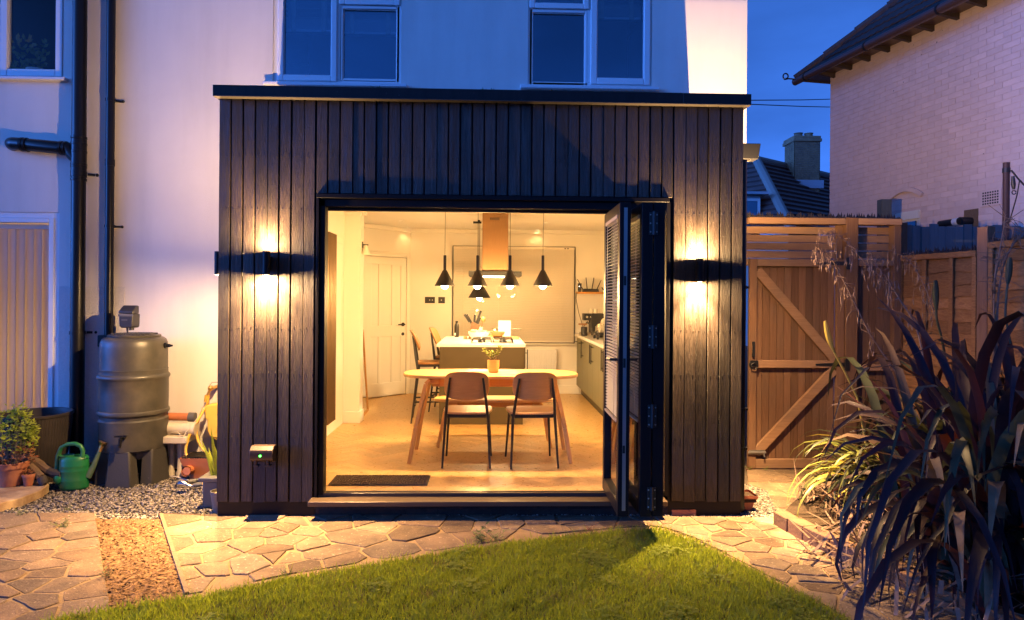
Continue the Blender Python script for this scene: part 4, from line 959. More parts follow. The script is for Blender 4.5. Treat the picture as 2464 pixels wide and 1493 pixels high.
yr = thing('hose_reel', 'yellow plastic hose reel half hidden by the cladding', 'hose reel', P(540, 1060, 1.1))
part(yr, 'cover', MB().prism(yo, (0,0,0), (0,.10,0)), m_yellow, bevel=.02)
a = P(515, 1080, 1.12); part(yr, 'stand', MB().box(a.x-.02, a.x+.035, 1.10, 1.16, ZG-.02, P(515,1050,1.12).z), m_bplastic)
part(yr, 'creases', MB().tube([P(517,1042,1.097), P(524,1030,1.096), P(528,1026,1.096)], .004, 5).tube([P(521,1052,1.097), P(528,1043,1.096)], .003, 5), m_yellow)
# white column stand with pipes on it
def col(px0, px1, py0, Y):
    c = P((px0+px1)/2, py0, Y); r = abs(P(px1, py0, Y).x-P(px0, py0, Y).x)/2; m = MB(); n = 20; pr = [(1.15,0),(1.18,.03),(.95,.05),(.9,.12),(.92,.24),(1.0,.30),(1.15,.32)]
    for z, (s, h) in enumerate(pr):
        for q in range(n): a_ = 2*math.pi*q/n; rr = r*s*(1-.06*(q % 2)); m.v.append((c.x+rr*math.cos(a_), c.y+rr*math.sin(a_), ZG+h))
    for i in range(len(pr)-1):
        for q in range(n): a_ = i*n+q; b_ = i*n+(q+1) % n; m.f.append((a_, b_, b_+n, a_+n))
    return m
ws = thing('plastic_stand', 'off white plastic stand with two stubby legs next to the water butt', 'stand', P(430, 1140, 1.15))
part(ws, 'leg', col(406, 419, 1140, 1.15), m_wplastic); part(ws, 'leg', col(426, 446, 1145, 1.12), m_wplastic)
a, b = P(398, 1075, 1.15), P(466, 1075, 1.15)
part(ws, 'shelf', MB().box(a.x, b.x, 1.0, 1.3, ZG+.30, ZG+.36), m_wplastic, bevel=.008)
zt = ZG+.36
solo('white_waste_pipe', MB().tube([(a.x-.05, 1.12, zt+.055), (b.x-.02, 1.10, zt+.050)], .05, 16).tube([(b.x-.03, 1.10, zt+.05), (b.x+.045, 1.10, zt+.05)], .06, 16), m_wplastic, 'fat off white pipe lying on the plastic stand', 'pipe')
ok = thing('clay_pipe', 'short orange clay pipe with a grey coupling on top of the white pipe', 'pipe', (a.x, 1.15, zt+.11))
part(ok, 'pipe', MB().tube([(a.x-.05, 1.18, zt+.145), (b.x-.05, 1.18, zt+.140)], .034, 14), m_orange); part(ok, 'coupling', MB().tube([(b.x-.055, 1.18, zt+.14), (b.x-.0, 1.18, zt+.138)], .041, 14), m_grey2)
solo('white_cable', MB().tube(smooth_path([P(404,1046,1.05), P(425,1040,1.02), P(440,1050,1.0), P(456,1030,1.05), P(480,1000,1.15), P(492,980,1.2)]), .004, 6), m_wplastic, 'thin white cable trailing over the pipes towards the tap', 'cable')
solo('white_tube', MB().tube(smooth_path([P(410,1146,1.0), P(425,1148,.95), P(445,1154,.9), P(458,1158,.86)]), .006, 6), m_wplastic, 'thin white tube on the gravel beside the butt stand', 'tube')
gx, gy = at(481, 1120, .98).x, 1.02
gl = thing('drain_gully', 'orange clay drain gully with a black grate on the gravel', 'drain', (gx, gy, ZG))
part(gl, 'hopper', MB().add([(gx-.14,gy-.12,ZG+.20),(gx+.14,gy-.12,ZG+.20),(gx+.14,gy+.12,ZG+.20),(gx-.14,gy+.12,ZG+.20),(gx-.13,gy-.11,ZG+.16),(gx+.13,gy-.11,ZG+.16),(gx+.13,gy+.11,ZG+.16),(gx-.13,gy+.11,ZG+.16),(gx-.085,gy-.07,ZG+.05),(gx+.085,gy-.07,ZG+.05),(gx+.085,gy+.07,ZG+.05),(gx-.085,gy+.07,ZG+.05),(gx-.07,gy-.06,ZG-.02),(gx+.07,gy-.06,ZG-.02),(gx+.07,gy+.06,ZG-.02),(gx-.07,gy+.06,ZG-.02)],
     [(i*4+k, i*4+(k+1) % 4, i*4+4+(k+1) % 4, i*4+4+k) for i in range(3) for k in range(4)]), m_orange, bevel=.005)
part(gl, 'outlet', MB().lathe([(.040,0),(.040,.07),(.030,.07),(.030,0)], (0,0,0), 18) if False else MB().tube([(gx-.06, gy-.06, ZG+.10), (gx-.065, gy-.15, ZG+.10)], [.036,.044], 18, cap=False).tube([(gx-.065, gy-.149, ZG+.10), (gx-.062, gy-.10, ZG+.10)], [.034,.030], 18), m_orange)
gm = MB()
for q in range(12): gm.box(gx-.12+q*.021, gx-.108+q*.021, gy-.11, gy+.11, ZG+.198, ZG+.208)
part(gl, 'grate', gm, m_metalblk)
nz = P(438, 1166, .60)
hn = thing('shower_head', 'chrome and black spray head lying on the gravel', 'spray head', (nz.x, .60, ZG))
part(hn, 'head', MB().tube([P(430,1164,.60), P(438,1164,.60), P(452,1169,.60), P(466,1171,.60)], [.034,.034,.018,.012], 14), m_chrome); part(hn, 'face', MB().tube([P(427,1163,.60), P(431,1164,.60)], [.036,.036], 14), m_grey)
for k, (p0, p1, lab) in enumerate(((P(452,1160,.66), P(484,1156,.70), 'upper of two dark hose connectors on the gravel'), (P(466,1168,.60), P(502,1163,.62), 'lower yellow banded hose connector on the gravel'))):
    t = thing('hose_connector', lab, 'connector', p0, 'hose connectors on the gravel'); q1 = p0.lerp(p1, .62)
    part(t, 'grip', MB().tube([p0, p0.lerp(p1,.2), q1], [.012,.019,.019], 10), m_greyplastic); part(t, 'collar', MB().tube([q1, p0.lerp(p1,.85), p1], [.021,.020,.010], 10), m_hose if k else m_grey)
gp = at(522, 1175, .28)
gpx = gp.x
t = thing('grey_planter', 'grey square planter with green bulb leaves at the cladding corner', 'planter', (gpx, .28, ZG))
part(t, 'pot', MB().prism([(gpx-.075,.20,ZG), (gpx+.12,.20,ZG), (gpx+.12,.37,ZG), (gpx-.075,.37,ZG)], (0,0,0), (0,0,.19)).box(gpx-.10, gpx+.14, .18, .39, ZG+.19, ZG+.225), m_greyplastic, bevel=.008)
for k, (dx, h, lean) in enumerate(((-.03,.22,-.05),(-.02,.30,-.09),(.0,.40,-.03),(.02,.26,-.06),(.03,.34,.03),(.05,.30,.06),(.01,.2,-.10),(.07,.36,.08))):
    b = Vector((gpx+dx, .28+U(-.03,.03), ZG+.21)); tp = b+Vector((lean, U(-.04,.04), h)); md = b.lerp(tp, .5)+Vector((-lean*.15,0,0)); s = Vector((.011,.004,0))
    part(t, 'leaf', MB().add([b-s, b+s, md+s*1.1, md-s*1.1, tp, md+Vector((0,-.006,0)), b+Vector((0,-.006,0))], [(0,6,5,3),(6,1,2,5),(3,5,4),(5,2,4)]), m_mint, smooth=60)
sp_ = at(530, 1195, .14)
t = thing('small_grey_pot', 'small grey plastic pot standing in front of the grey planter', 'flower pot', (sp_.x, .12, ZG))
part(t, 'pot', MB().lathe([(.0,0),(.052,0),(.068,.125),(.072,.128),(.072,.15),(.064,.15),(.06,.12)], (sp_.x+.012, .12, ZG), 24), m_greyplastic); part(t, 'soil', MB().lathe([(.0,.13),(.064,.128)], (sp_.x+.012, .12, ZG), 16), m_sleeper)
# weatherproof socket on the cladding
X0, X1 = at(611, 1090, -.03).x, at(664, 1090, -.03).x; Z0, Z1 = at(638, 1120, -.03).z, at(638, 1068, -.03).z
so = thing('outdoor_socket', 'bronze weatherproof socket box with a green light low on the cladding', 'socket', ((X0+X1)/2, -.03, (Z0+Z1)/2))
part(so, 'back_box', MB().box(X0, X1, -.055, -.026, Z0+.03, Z1-.006), m_bronze, bevel=.004)
m = MB(); ar = [(-.056,Z1-.004),(-.085,Z1-.006),(-.112,Z1-.03),(-.118,Z1-.07),(-.110,Z0+.055),(-.09,Z0+.042),(-.056,Z0+.042)]
part(so, 'cover', m.prism([(X0-.003, y, z) for y, z in ar], (0,0,0), (X1-X0+.006,0,0)), m_bronze, bevel=.004)
for f in (.22, .76): xx = X0+(X1-X0)*f; part(so, 'latch', MB().box(xx-.018, xx+.018, -.10, -.056, Z0+.004, Z0+.018).box(xx-.007, xx+.007, -.10, -.07, Z0+.0185, Z0+.05), m_bronze, bevel=.002)
xx = X0+(X1-X0)*.47; part(so, 'indicator', MB().disc((xx, -.117, Z1-.068), (0,-1,0), .007, .003), m_led)
# ------------------------------------------------------------------ wall lamps on the extension
def wall_lamp(label, cx, cyy, cz, wall_dir, up, down, h=.168, r=.026):
    q = thing('wall_lamp', label, 'lamp', (cx, cyy, cz), 'up and down lamps on the extension')
    t, b = cz+h/2, cz-h/2
    m = MB().lathe([(r*.86, t-.03), (r*.86, t), (r, t), (r, b), (r*.86, b), (r*.86, b+.03)], (cx, cyy, 0), 24); part(q, 'body', m, m_black)
    part(q, 'lens', MB().lathe([(.0, t-.012), (r*.86, t-.012)], (cx, cyy, 0), 20), m_lens); part(q, 'lens', MB().lathe([(r*.86, b+.010), (.0, b+.010)], (cx, cyy, 0), 20), m_lens)
    wd = Vector(wall_dir); c = Vector((cx, cyy, cz)); e = c+wd*.062
    part(q, 'backplate', MB().bar(c+wd*.02, e, .035, .10), m_black, bevel=.002)
    for z, s, p, wide, core in ((t-.0008, 1, up[0], up[1], up[2]), (b+.0008, -1, down[0], down[1], down[2])):
        ro = (math.pi if s > 0 else 0, 0, 0)
        light('POINT', (cx, cyy, z), LAMPC, p, q, .005)
        light('SPOT', (cx, cyy, z-s*.004), LAMPC, wide, q, .006, ro, 165, 1.0)
        light('SPOT', (cx, cyy, z-s*.006), LAMPC, core, q, .008, ro, 85, 1.0)
    return q
lp_ = at(641, 634, -.075); rp_ = at(1683, 651, -.075)
wall_lamp('slim black up and down lamp on the cladding between house pipes and doorway', lp_.x, -.078, lp_.z, (0,1,0), (7, 38, 80), (14, 105, 210))
wall_lamp('slim black up and down lamp on the cladding beside the folded doors', rp_.x, -.078, rp_.z, (0,1,0), (16, 38, 80), (10, 42, 260))
wall_lamp('black lamp on the far side wall of the extension facing the water butt', XL-.066, .145, lp_.z+.01, (1,0,0), (19, 46, 30), (56, 25, 90))
wall_lamp('black lamp on the side wall of the extension facing the garden gate', XR+.066, .21, rp_.z+.42, (-1,0,0), (135, 0, 20), (18, 70, 380))
# right downpipe and side gutter
dpx = 1.862
dp = thing('side_downpipe', 'black downpipe along the corner of the extension next to the gate', 'pipe', (dpx, .10, ZG))
part(dp, 'pipe', MB().tube([(dpx, .10, ZG-.05), (dpx, .10, 2.45)], .031, 14), m_bplastic)
for py in (692, 985, 1080): z = at(1795, py, .1).z; part(dp, 'clip', MB().tube([(dpx, .10, z-.012), (dpx, .10, z+.012)], .037, 14).box(dpx+.03, dpx+.05, .09, .115, z-.008, z+.008), m_bplastic)
a, b = at(1790, 345, .30), at(1829, 383, .30)
sg = thing('side_gutter', 'black box gutter end sticking out beside the extension roof', 'gutter', (a.x, .3, b.z))
part(sg, 'trough', MB().prism([(1.835, .30, b.z), (b.x-.012, .30, b.z), (b.x+.006, .30, a.z), (1.835, .30, a.z)], (0,0,0), (0,.12,0)), m_bplastic, bevel=.004)
part(sg, 'bracket', MB().prism([(1.835, .33, b.z-.002), (b.x-.05, .33, b.z-.002), (1.85, .33, b.z-.06)], (0,0,0), (0,.03,0)), m_edge)
# ------------------------------------------------------------------ gate and slatted screen
YG = 1.36
def gx(px): return at(px, 800, YG).x
def gz(py, px=1900): return at(px, py, YG).z
gt = thing('garden_gate', 'softwood ledged garden gate with two diagonal braces', 'gate', (gx(1797), YG, ZG))
G0, G1 = gx(1799), gx(2026); zt, zb = gz(624), gz(1126)
st0, st1 = gx(1817), gx(2008)
part(gt, 'stile', MB().box(G0, st0, YG-.045, YG, zb, zt), m_gate, bevel=.004); part(gt, 'stile', MB().box(st1, G1, YG-.045, YG, zb, zt), m_gate, bevel=.004)
for y0, y1 in ((624, 642), (867, 885), (1103, 1125)): part(gt, 'rail', MB().box(st0+.001, st1-.001, YG-.043, YG-.001, gz(y1), gz(y0)), m_gateh, bevel=.004)
nb = 11; w = (st1-st0)/nb
for i in range(nb): part(gt, 'board', MB().box(st0+i*w+.0018, st0+(i+1)*w-.0018, YG+.002+U(0,.003), YG+.018, zb+.01, zt-.01), m_gate, bevel=.002)
for a, b in (((1822, 652), (2008, 866)), ((1818, 1090), (2006, 890))):
    pa, pb = at(a[0], a[1], YG-.022), at(b[0], b[1], YG-.022); m = MB().bar(pa, pb, .042, .085, up=(0,1,0)) if False else MB().bar(pa, pb, .085, .038, up=(0,1,0)); part(gt, 'brace', m, m_gateh, bevel=.004)
def ironbar(px0, px1, y0, y1, y=YG-.050): return MB().box(gx(px0), gx(px1), y, y+.006, gz(y1), gz(y0))
for (yy) in ((630, 0), (872, 1)):
    c = gz(yy[0]+4); m = MB().prism([(gx(2030), 0, c+.02), (gx(2030), 0, c-.02), (gx(1957), 0, c-.007), (gx(1957), 0, c+.007)], (0, YG-.052, 0), (0, YG-.047, 0)).box(gx(2027), gx(2036), YG-.068, YG-.062, c-.055, c+.055).tube([(gx(2028), YG-.056, c-.05), (gx(2028), YG-.056, c+.05)], .007, 8)
    part(gt, 'hinge', m, m_iron)
c = gz(875); part(gt, 'latch', MB().box(gx(1800), gx(1819), YG-.062, YG-.047, c-.028, c+.03).tube([(gx(1808)+.028*math.cos(t*.52), YG-.075, c-.02+.028*math.sin(t*.52)) for t in range(13)], .006, 6).box(gx(1800)-.01, gx(1804), YG-.07, YG-.05, c-.01, c+.01), m_iron)
part(gt, 'pull_handle', MB().box(gx(1804), gx(1810), YG-.072, YG-.062, gz(858), gz(822)).box(gx(1805), gx(1809), YG-.063, YG-.045, gz(828), gz(824)).box(gx(1805), gx(1809), YG-.063, YG-.045, gz(856), gz(852)), m_iron)
c = gz(1086); part(gt, 'bolt', MB().box(gx(1800), gx(1838), YG-.050, YG-.046, c-.02, c+.02).tube([(gx(1797), YG-.058, c), (gx(1839), YG-.058, c)], .010, 10).tube([(gx(1834), YG-.06, c), (gx(1834), YG-.075, c-.04)], .006, 6), m_galv)
part(gt, 'threshold', MB().box(G0, G1, YG-.08, YG+.02, ZG-.03, zb-.008), m_gateh)
scn = thing('slatted_screen', 'slatted timber screen with spiked top above and beside the gate', 'screen', (gx(2040), YG, ZG))
S1 = gx(2160)
part(scn, 'top_rail', MB().box(gx(1796), gx(2026), YG-.06, YG+.05, gz(541), gz(526)), m_gateh, bevel=.004); part(scn, 'top_rail', MB().box(gx(2056), S1, YG-.06, YG+.05, gz(543, 2100), gz(528, 2100)), m_gateh, bevel=.004)
part(scn, 'post', MB().box(gx(2027), gx(2055.5), YG-.06, YG+.045, ZG-.1, gz(526, 2040)), m_gate, bevel=.004)
part(scn, 'post', MB().box(gx(2143), S1, YG-.05, YG+.045, ZG-.1, gz(543.5, 2150)), m_gate, bevel=.004)
part(scn, 'post', MB().box(gx(2013), gx(2026), YG+.0, YG+.045, zt+.004, gz(541.5)), m_gate)
for i in range(5):
    y0 = 545+i*19.5; y1 = y0+17.4; zo = U(-.002, .002)
    if y1 > 641: y1 = 622
    part(scn, 'slat', MB().box(gx(1796), gx(2026), YG+.0455, YG+.062, gz(y1)+zo, gz(y0)+zo), m_gateh, bevel=.002)
    part(scn, 'slat', MB().box(gx(2050), gx(2150), YG+.0455, YG+.062, gz(y1+1.4, 2100), gz(y0+1.4, 2100)), m_gateh, bevel=.002)
part(scn, 'rail', MB().box(gx(2056), gx(2143), YG-.043, YG-.001, gz(641, 2100), gz(627, 2100)), m_gateh, bevel=.004)
part(scn, 'rail', MB().box(gx(2056), gx(2143), YG-.043, YG-.001, gz(892, 2100), gz(877, 2100)), m_gateh, bevel=.004)
x = gx(2056); w = (gx(2143)-x)/5
for i in range(5): part(scn, 'board', MB().box(x+i*w+.0018, x+(i+1)*w-.0018, YG+.002+U(0,.003), YG+.018, ZG, gz(628, 2100)), m_gate, bevel=.002)
sk = MB()
def spikes(p0, p1, n):
    for i in range(n):
        t = (i+.5)/n; p = p0.lerp(p1, t); h = (.055, .042, .016, .02)[i % 4]*U(.85, 1.15); r = .010
        sk.add([p+Vector((-r,-r,0)), p+Vector((r,-r,0)), p+Vector((r,r,0)), p+Vector((-r,r,0)), p+Vector((U(-.006,.006),U(-.006,.006),h))], [(0,1,4),(1,2,4),(2,3,4),(3,0,4),(0,3,2,1)])
ztp = gz(526)
for dy in (-.03, .01, .04): spikes(Vector((gx(1796), YG+dy, ztp+.008)), Vector((S1, YG+dy, ztp+.005)), 60)
sk.box(gx(1796), S1-.002, YG-.045, YG+.045, ztp+.001, ztp+.008)
part(scn, 'spike_strip', sk, m_spike, kind='stuff', smooth=0)
solo('grey_post', MB().box(at(2117, 480, 4.3).x, at(2141, 480, 4.3).x, 4.25, 4.37, ZG, at(2128, 481, 4.3).z), m_bluefence, 'square grey timber post behind the slatted screen', 'post', bevel=.004)
# ------------------------------------------------------------------ lap fence along the right
F0 = Vector((gx(2161)+.03, YG, 0)); FD = Vector((.30, -1.09, 0)).normalized(); FN = Vector((-FD.y, FD.x, 0))*-1
if FN.x > 0: FN = -FN
fe = thing('lap_fence', 'golden brown overlap fence panels between the screen and the flax', 'fence', (F0.x, F0.y, ZG))
def fpt(s, z, o=0.0): return F0+FD*s+FN*o+Vector((0,0,z))
def fslab(s0, s1, z0, z1, o0, o1, dz=0): return MB().prism([fpt(s0, z0, o0), fpt(s1, z0+dz, o0), fpt(s1, z1+dz, o0), fpt(s0, z1, o0)], (0,0,0), FN*(o1-o0))
def s_at(px):                       # distance along the fence of a picture column
    d = ray(px, 700); A = np.array([[d.x, -FD.x], [d.y, -FD.y]]); bvec = np.array([F0.x-CAMP.x, F0.y-CAMP.y]); return float(np.linalg.solve(A, bvec)[1])
sP = s_at(2372)
bays = [(0.0, sP-.05, 1.84), (sP+.05, sP+1.75, 1.90), (sP+1.85, sP+3.6, 1.93)]
for s0, s1, top in bays:
    z = top-.05; k = 0
    while z > -.10:
        h = U(.092, .112); m = MB(); nseg = 9; lo = []; 
        for q in range(nseg+1):
            s = s0+(s1-s0)*q/nseg; wv_ = .007*math.sin(q*1.3+k*2.1)+U(-.003,.003)
            lo.append((s, z-h-.018+wv_))
        vs = [fpt(s, z, .001) for s, _ in lo]+[fpt(s, b, .022) for s, b in lo]+[fpt(s, b, .002) for s, b in lo]
        N = nseg+1; m.add(vs, [(q, q+1, N+q+1, N+q) for q in range(nseg)]+[(N+q, N+q+1, 2*N+q+1, 2*N+q) for q in range(nseg)])
        part(fe, 'lap_board', m, m_fence, smooth=0); z -= h; k += 1
    for t in (.0, .36, .70, 1.0):
        s = s0+(s1-s0)*t; s = min(max(s, s0+.02), s1-.02); part(fe, 'batten', fslab(s-.019, s+.019, -.12, top-.05, .0235, .045), m_fence, bevel=.003)
    part(fe, 'cap_rail', fslab(s0, s1, top-.05, top, -.02, .052), m_fence, bevel=.004)
for s in (sP, sP+1.80): part(fe, 'fence_post', fslab(s-.045, s+.045, -.2, 2.03, -.045, .045), m_gate, bevel=.005)
sk = MB()
for s0, s1, top in bays[:2]:
    for dy in (-.01, .02): spikes(fpt(s0, top+.004, dy), fpt(s1, top+.004, dy), int((s1-s0)/.022))
part(fe, 'spike_strip', sk, m_spike, kind='stuff', smooth=0)
# blue grey close boarded fence behind
YBF = 2.6
bf = thing('board_fence', 'blue grey upright board fence standing behind the lap fence', 'fence', (5.4, YBF, ZG))
x = at(2178, 600, YBF).x; zt_ = at(2300, 545, YBF).z; k = 0
part(bf, 'post', MB().box(at(2164, 600, YBF).x, x-.004, YBF-.05, YBF+.05, ZG, at(2170, 537, YBF).z), m_gate, bevel=.004)
while x < 7.4:
    wd = U(.075, .115); zz_ = zt_+U(-.012, .018)+(.02 if k in (3, 7, 11) else 0)
    part(bf, 'board', MB().box(x, x+wd-.003, YBF+U(-.01,.012), YBF+.025, ZG, zz_), m_bluefence, bevel=.003); x += wd; k += 1
part(bf, 'rail', MB().box(4.6, 7.4, YBF+.026, YBF+.07, 1.9, 2.0).box(4.6, 7.4, YBF+.026, YBF+.07, .5, .6), m_bluefence)
# clothes post
YP = 1.75
px_ = at(2421, 470, YP).x; zt_ = at(2421, 392, YP).z
cp = thing('clothes_post', 'rusty iron clothes line post with rope and pulley by the fences', 'post', (px_, YP, ZG))
part(cp, 'pole', MB().tube([(px_, YP, ZG), (px_, YP, zt_)], .031, 14), m_rust)
part(cp, 'collar', MB().tube([(px_, YP, zt_-.10), (px_, YP, zt_-.055)], .036, 14), m_iron)
part(cp, 'pulley', MB().tube([(px_+.045, YP-.03, zt_-.14), (px_+.05, YP-.03, zt_-.22), (px_+.055, YP-.03, zt_-.27)], [.014,.022,.012], 10).tube([(px_+.056+.02*math.cos(t), YP-.03, zt_-.30+.02*math.sin(t)) for t in [k*.6 for k in range(11)]], .005, 6), m_iron)
q = [Vector((px_+.03, YP-.03, zt_-.085)), at(2440, 418, YP-.1), at(2455, 436, YP-.2), at(2480, 455, YP-.4), at(2560, 480, YP-1)]
part(cp, 'rope', MB().tube(smooth_path(q), .009, 6).tube(smooth_path([at(2453, 436, YP-.2), at(2447, 470, YP-.2), at(2436, 510, YP-.15), at(2424, 550, YP-.1)]), .006, 6), m_rope)
# ------------------------------------------------------------------ pink neighbour house
N0 = Vector((5.64, 6.3, 0)); ND = Vector((.59, -3.2, 0)).normalized(); NN = Vector((ND.y, -ND.x, 0))
if NN.x > 0: NN = -NN
EZ = 5.07
nh = thing('pink_house', 'pale pink painted brick house with dark tiled roof beyond the fence', 'house', (N0.x, N0.y, ZG))
def npt(s, z, o=0.0): return N0+ND*s+NN*o+Vector((0,0,z))
def onwall(px, py):
    d = ray(px, py); t = (N0-CAMP).dot(NN)/d.dot(NN); p = CAMP+d*t; return (p-N0).dot(ND), p.z
LW = 9.0
part(nh, 'wall', MB().prism([npt(0, -.3, -.004), npt(LW, -.3, -.004), npt(LW, EZ+.2, -.004), npt(0, EZ+.2, -.004)], (0,0,0), -NN*.25), m_pinkm, smooth=0)
part(nh, 'wall', MB().prism([npt(0, -.3, -.254), npt(0, -.3, -7), npt(0, EZ+.2, -7), npt(0, EZ+.2, -.254)], (0,0,0), ND*.25), m_pinkm, smooth=0)
bm = MB().prism([(-.1095, 0, -.0342), (.1095, 0, -.0342), (.1095, 0, .0342), (-.1095, 0, .0342)], (0,.004,0), (0,-.0012,0)).mesh('brick', m_pink, 0)
rz = math.atan2(ND.y, ND.x)
ws0, wz1 = onwall(2157, 517); ws1, _ = onwall(2214, 517); vs_, vz = onwall(2385, 476); fs_, fz = onwall(2328, 530)
bricks = []
z = EZ+.05; r_ = 0
while z > 1.75:
    s = .11+(.1125 if r_ % 2 else 0)
    if r_ % 2: bricks.append((.055, z, .48))
    while s < 6.6:
        if not (ws0-.1 < s < ws1+.1 and z < wz1+.03) and not (abs(s-vs_) < .2 and abs(z-vz) < .14) and not (abs(s-fs_) < .2 and z < fz+.16 and z > fz-.2): bricks.append((s, z, 1))
        s += .225
    z -= .0755; r_ += 1
bricks.sort(key=lambda b: -b[0])
far = MB(); c = 0
for s, z, sc_ in bricks:
    o = U(-.0012, .0012)
    inview = pix(npt(s, z))[0] < 2490
    if inview and c < 296 and sc_ == 1:
        # the prism faces -y when unrotated, so turn it to face along NN
        a = math.atan2(NN.y, NN.x)+math.pi/2
        inst(nh, 'brick', bm, npt(s, z, o), (U(-.006,.006), U(-.004,.004), a+U(-.005,.005))); c += 1
    else:
        hw = .1095*sc_; q = [npt(s-hw, z-.0342, 0), npt(s+hw, z-.0342, 0), npt(s+hw, z+.0342, 0), npt(s-hw, z+.0342, 0)]
        far.add([p-NN*.004 for p in q]+[p+NN*(.0012+o) for p in q], [(4,5,6,7),(0,1,5,4),(1,2,6,5),(2,3,7,6),(3,0,4,7)])
part(nh, 'bricks', far, m_pink, kind='stuff', smooth=0)
# window head, arch, vent, flue
m = MB(); n = 14; s_a, z_a = onwall(2140, 487); s_b, z_b = onwall(2222, 473)
for k in range(n):
    t0, t1 = k/n, (k+1)/n; f = lambda t: npt(s_a+(s_b-s_a)*t, z_a+.02+.13*math.sin(math.pi*t)**.8*(.9)+(z_b-z_a)*t, .03)
    m.bar(f(t0), f(t1), .06, .03, up=NN)
part(nh, 'arch_moulding', m, m_pink, smooth=60)
wn_ = part(nh, 'window', MB().prism([npt(ws0, 1.2, -.02), npt(ws1, 1.2, -.02), npt(ws1, wz1+.02, -.02), npt(ws0, wz1+.02, -.02)], (0,0,0), NN*.018), m_cream)
part(wn_, 'frame', MB().prism([npt(ws0, wz1-.10, .0), npt(ws1, wz1-.10, .0), npt(ws1, wz1+.0, .0), npt(ws0, wz1+.0, .0)], (0,0,0), NN*.03), m_cream)
part(wn_, 'pane', MB().prism([npt(ws0+.06, 1.25, .0), npt(ws1-.06, 1.25, .0), npt(ws1-.06, wz1-.13, .0), npt(ws0+.06, wz1-.13, .0)], (0,0,0), NN*.004), m_glass_up)
m = MB(); hole = MB()
m.prism([npt(vs_-.14, vz-.10, .0), npt(vs_+.14, vz-.10, .0), npt(vs_+.14, vz+.10, .0), npt(vs_-.14, vz+.10, .0)], (0,0,0), NN*.012)
for i in range(7):
    for j in range(5):
        a, b = vs_-.11+i*.0335, vz-.08+j*.034; hole.prism([npt(a, b, .0125), npt(a+.02, b, .0125), npt(a+.02, b+.02, .0125), npt(a, b+.02, .0125)], (0,0,0), NN*.002)
vt = part(nh, 'air_vent', m, m_pink); part(vt, 'vent_holes', hole, m_iron, kind='stuff', smooth=0)
fp = part(nh, 'flue_patch', MB().prism([npt(fs_-.05, fz-.2, .0), npt(fs_+.16, fz-.2, .0), npt(fs_+.16, fz+.13, .0), npt(fs_-.05, fz+.13, .0)], (0,0,0), NN*.004), m_oldwood)
part(nh, 'flue', MB().tube([npt(fs_+.05, fz-.02, 0), npt(fs_+.04, fz-.02, .16)], .05, 14).tube([npt(fs_+.04, fz-.02, .13), npt(fs_-.28, fz-.03, .15)], .045, 14), m_iron)
part(nh, 'flue_band', MB().tube([npt(fs_+.0, fz-.021, .1325), npt(fs_-.07, fz-.0225, .137)], .049, 14), m_upvc)
# eaves
OV = .35; GZ = EZ+.10
c0 = npt(-OV, GZ, OV)
part(nh, 'eaves_gutter', MB().tube([npt(-OV-.05, GZ, OV+.04), npt(LW, GZ, OV+.04)], .062, 14), m_gutter)
for s in (-.1, 1.3, 2.6, 3.9, 5.2): part(nh, 'gutter_bracket', MB().tube([npt(s-.015, GZ, OV+.04), npt(s+.015, GZ, OV+.04)], .07, 14), m_iron)
part(nh, 'soffit', MB().prism([npt(-OV, EZ+.12, .0), npt(LW, EZ+.12, .0), npt(LW, EZ+.12, OV), npt(-OV, EZ+.12, OV)], (0,0,0), (0,0,.03)).prism([npt(-OV, EZ+.121, -.01), npt(-.002, EZ+.121, -.01), npt(-.002, EZ+.121, -7), npt(-OV, EZ+.121, -7)], (0,0,0), (0,0,.03)), m_gutter)
s = .10
while s < LW: part(nh, 'rafter_foot', MB().prism([npt(s, EZ+.045, .002), npt(s, EZ+.118, .002), npt(s, EZ+.118, OV-.01), npt(s, EZ+.09, OV-.01)], ND*-.025, ND*.025), m_tile); s += .40
# roof: tiled plane above the gutter, hip end behind
TP = .94; sl = math.sqrt(1+TP*TP); inn = -NN
def rpt(s, u, up=0.0):               # s along the eaves, u up the slope (metres), up = off the plane
    nrm = (NN*TP+Vector((0,0,1))).normalized(); return npt(s, GZ+.05, OV)+inn*(u/sl)+Vector((0,0,u*TP/sl))+nrm*up
H = 4.2
part(nh, 'roof', MB().add([rpt(-OV, -.05, -.03), rpt(LW, -.05, -.03), rpt(LW, H*sl, -.03), rpt(-OV+H, H*sl, -.03), npt(-OV, GZ+.04, OV-2*H), npt(-OV+H, GZ+.05+H*TP-.03, OV-H)], [(0,1,2,3),(0,3,5,4)]), m_tile, smooth=0)
tm_ = MB(); prof = [(0,.012),(.05,.022),(.10,.010),(.16,.010),(.21,.022),(.27,.010),(.305,.012)]
tv = [(x-.15, 0, h) for x, h in prof]+[(x-.15, .36, h-.022) for x, h in prof]+[(x-.15, 0, h-.018) for x, h in prof]
N = len(prof); tme = MB().add(tv, [(q, q+1, N+q+1, N+q) for q in range(N-1)]+[(2*N+q, 2*N+q+1, q+1, q) for q in range(N-1)]).mesh('roof_tile', m_tile, 60)
nrm = (NN*TP+Vector((0,0,1))).normalized(); ud = (inn+Vector((0,0,TP))).normalized(); xd = ud.cross(nrm)
rot = Matrix((xd, ud, nrm)).transposed().to_euler(); sgn = 1 if xd.dot(ND) > 0 else -1
cnt = 0
for row in range(9):
    for k in range(26):
        s = -OV+.2+k*.30; u = row*.33-.06
        if s < -OV+u/sl+.05: continue
        px, py = pix(rpt(s, u))
        if py < -60 or px > 2560: continue
        inst(nh, 'roof_tile', tme, rpt(s, u, .006+U(0,.004)), rot); cnt += 1
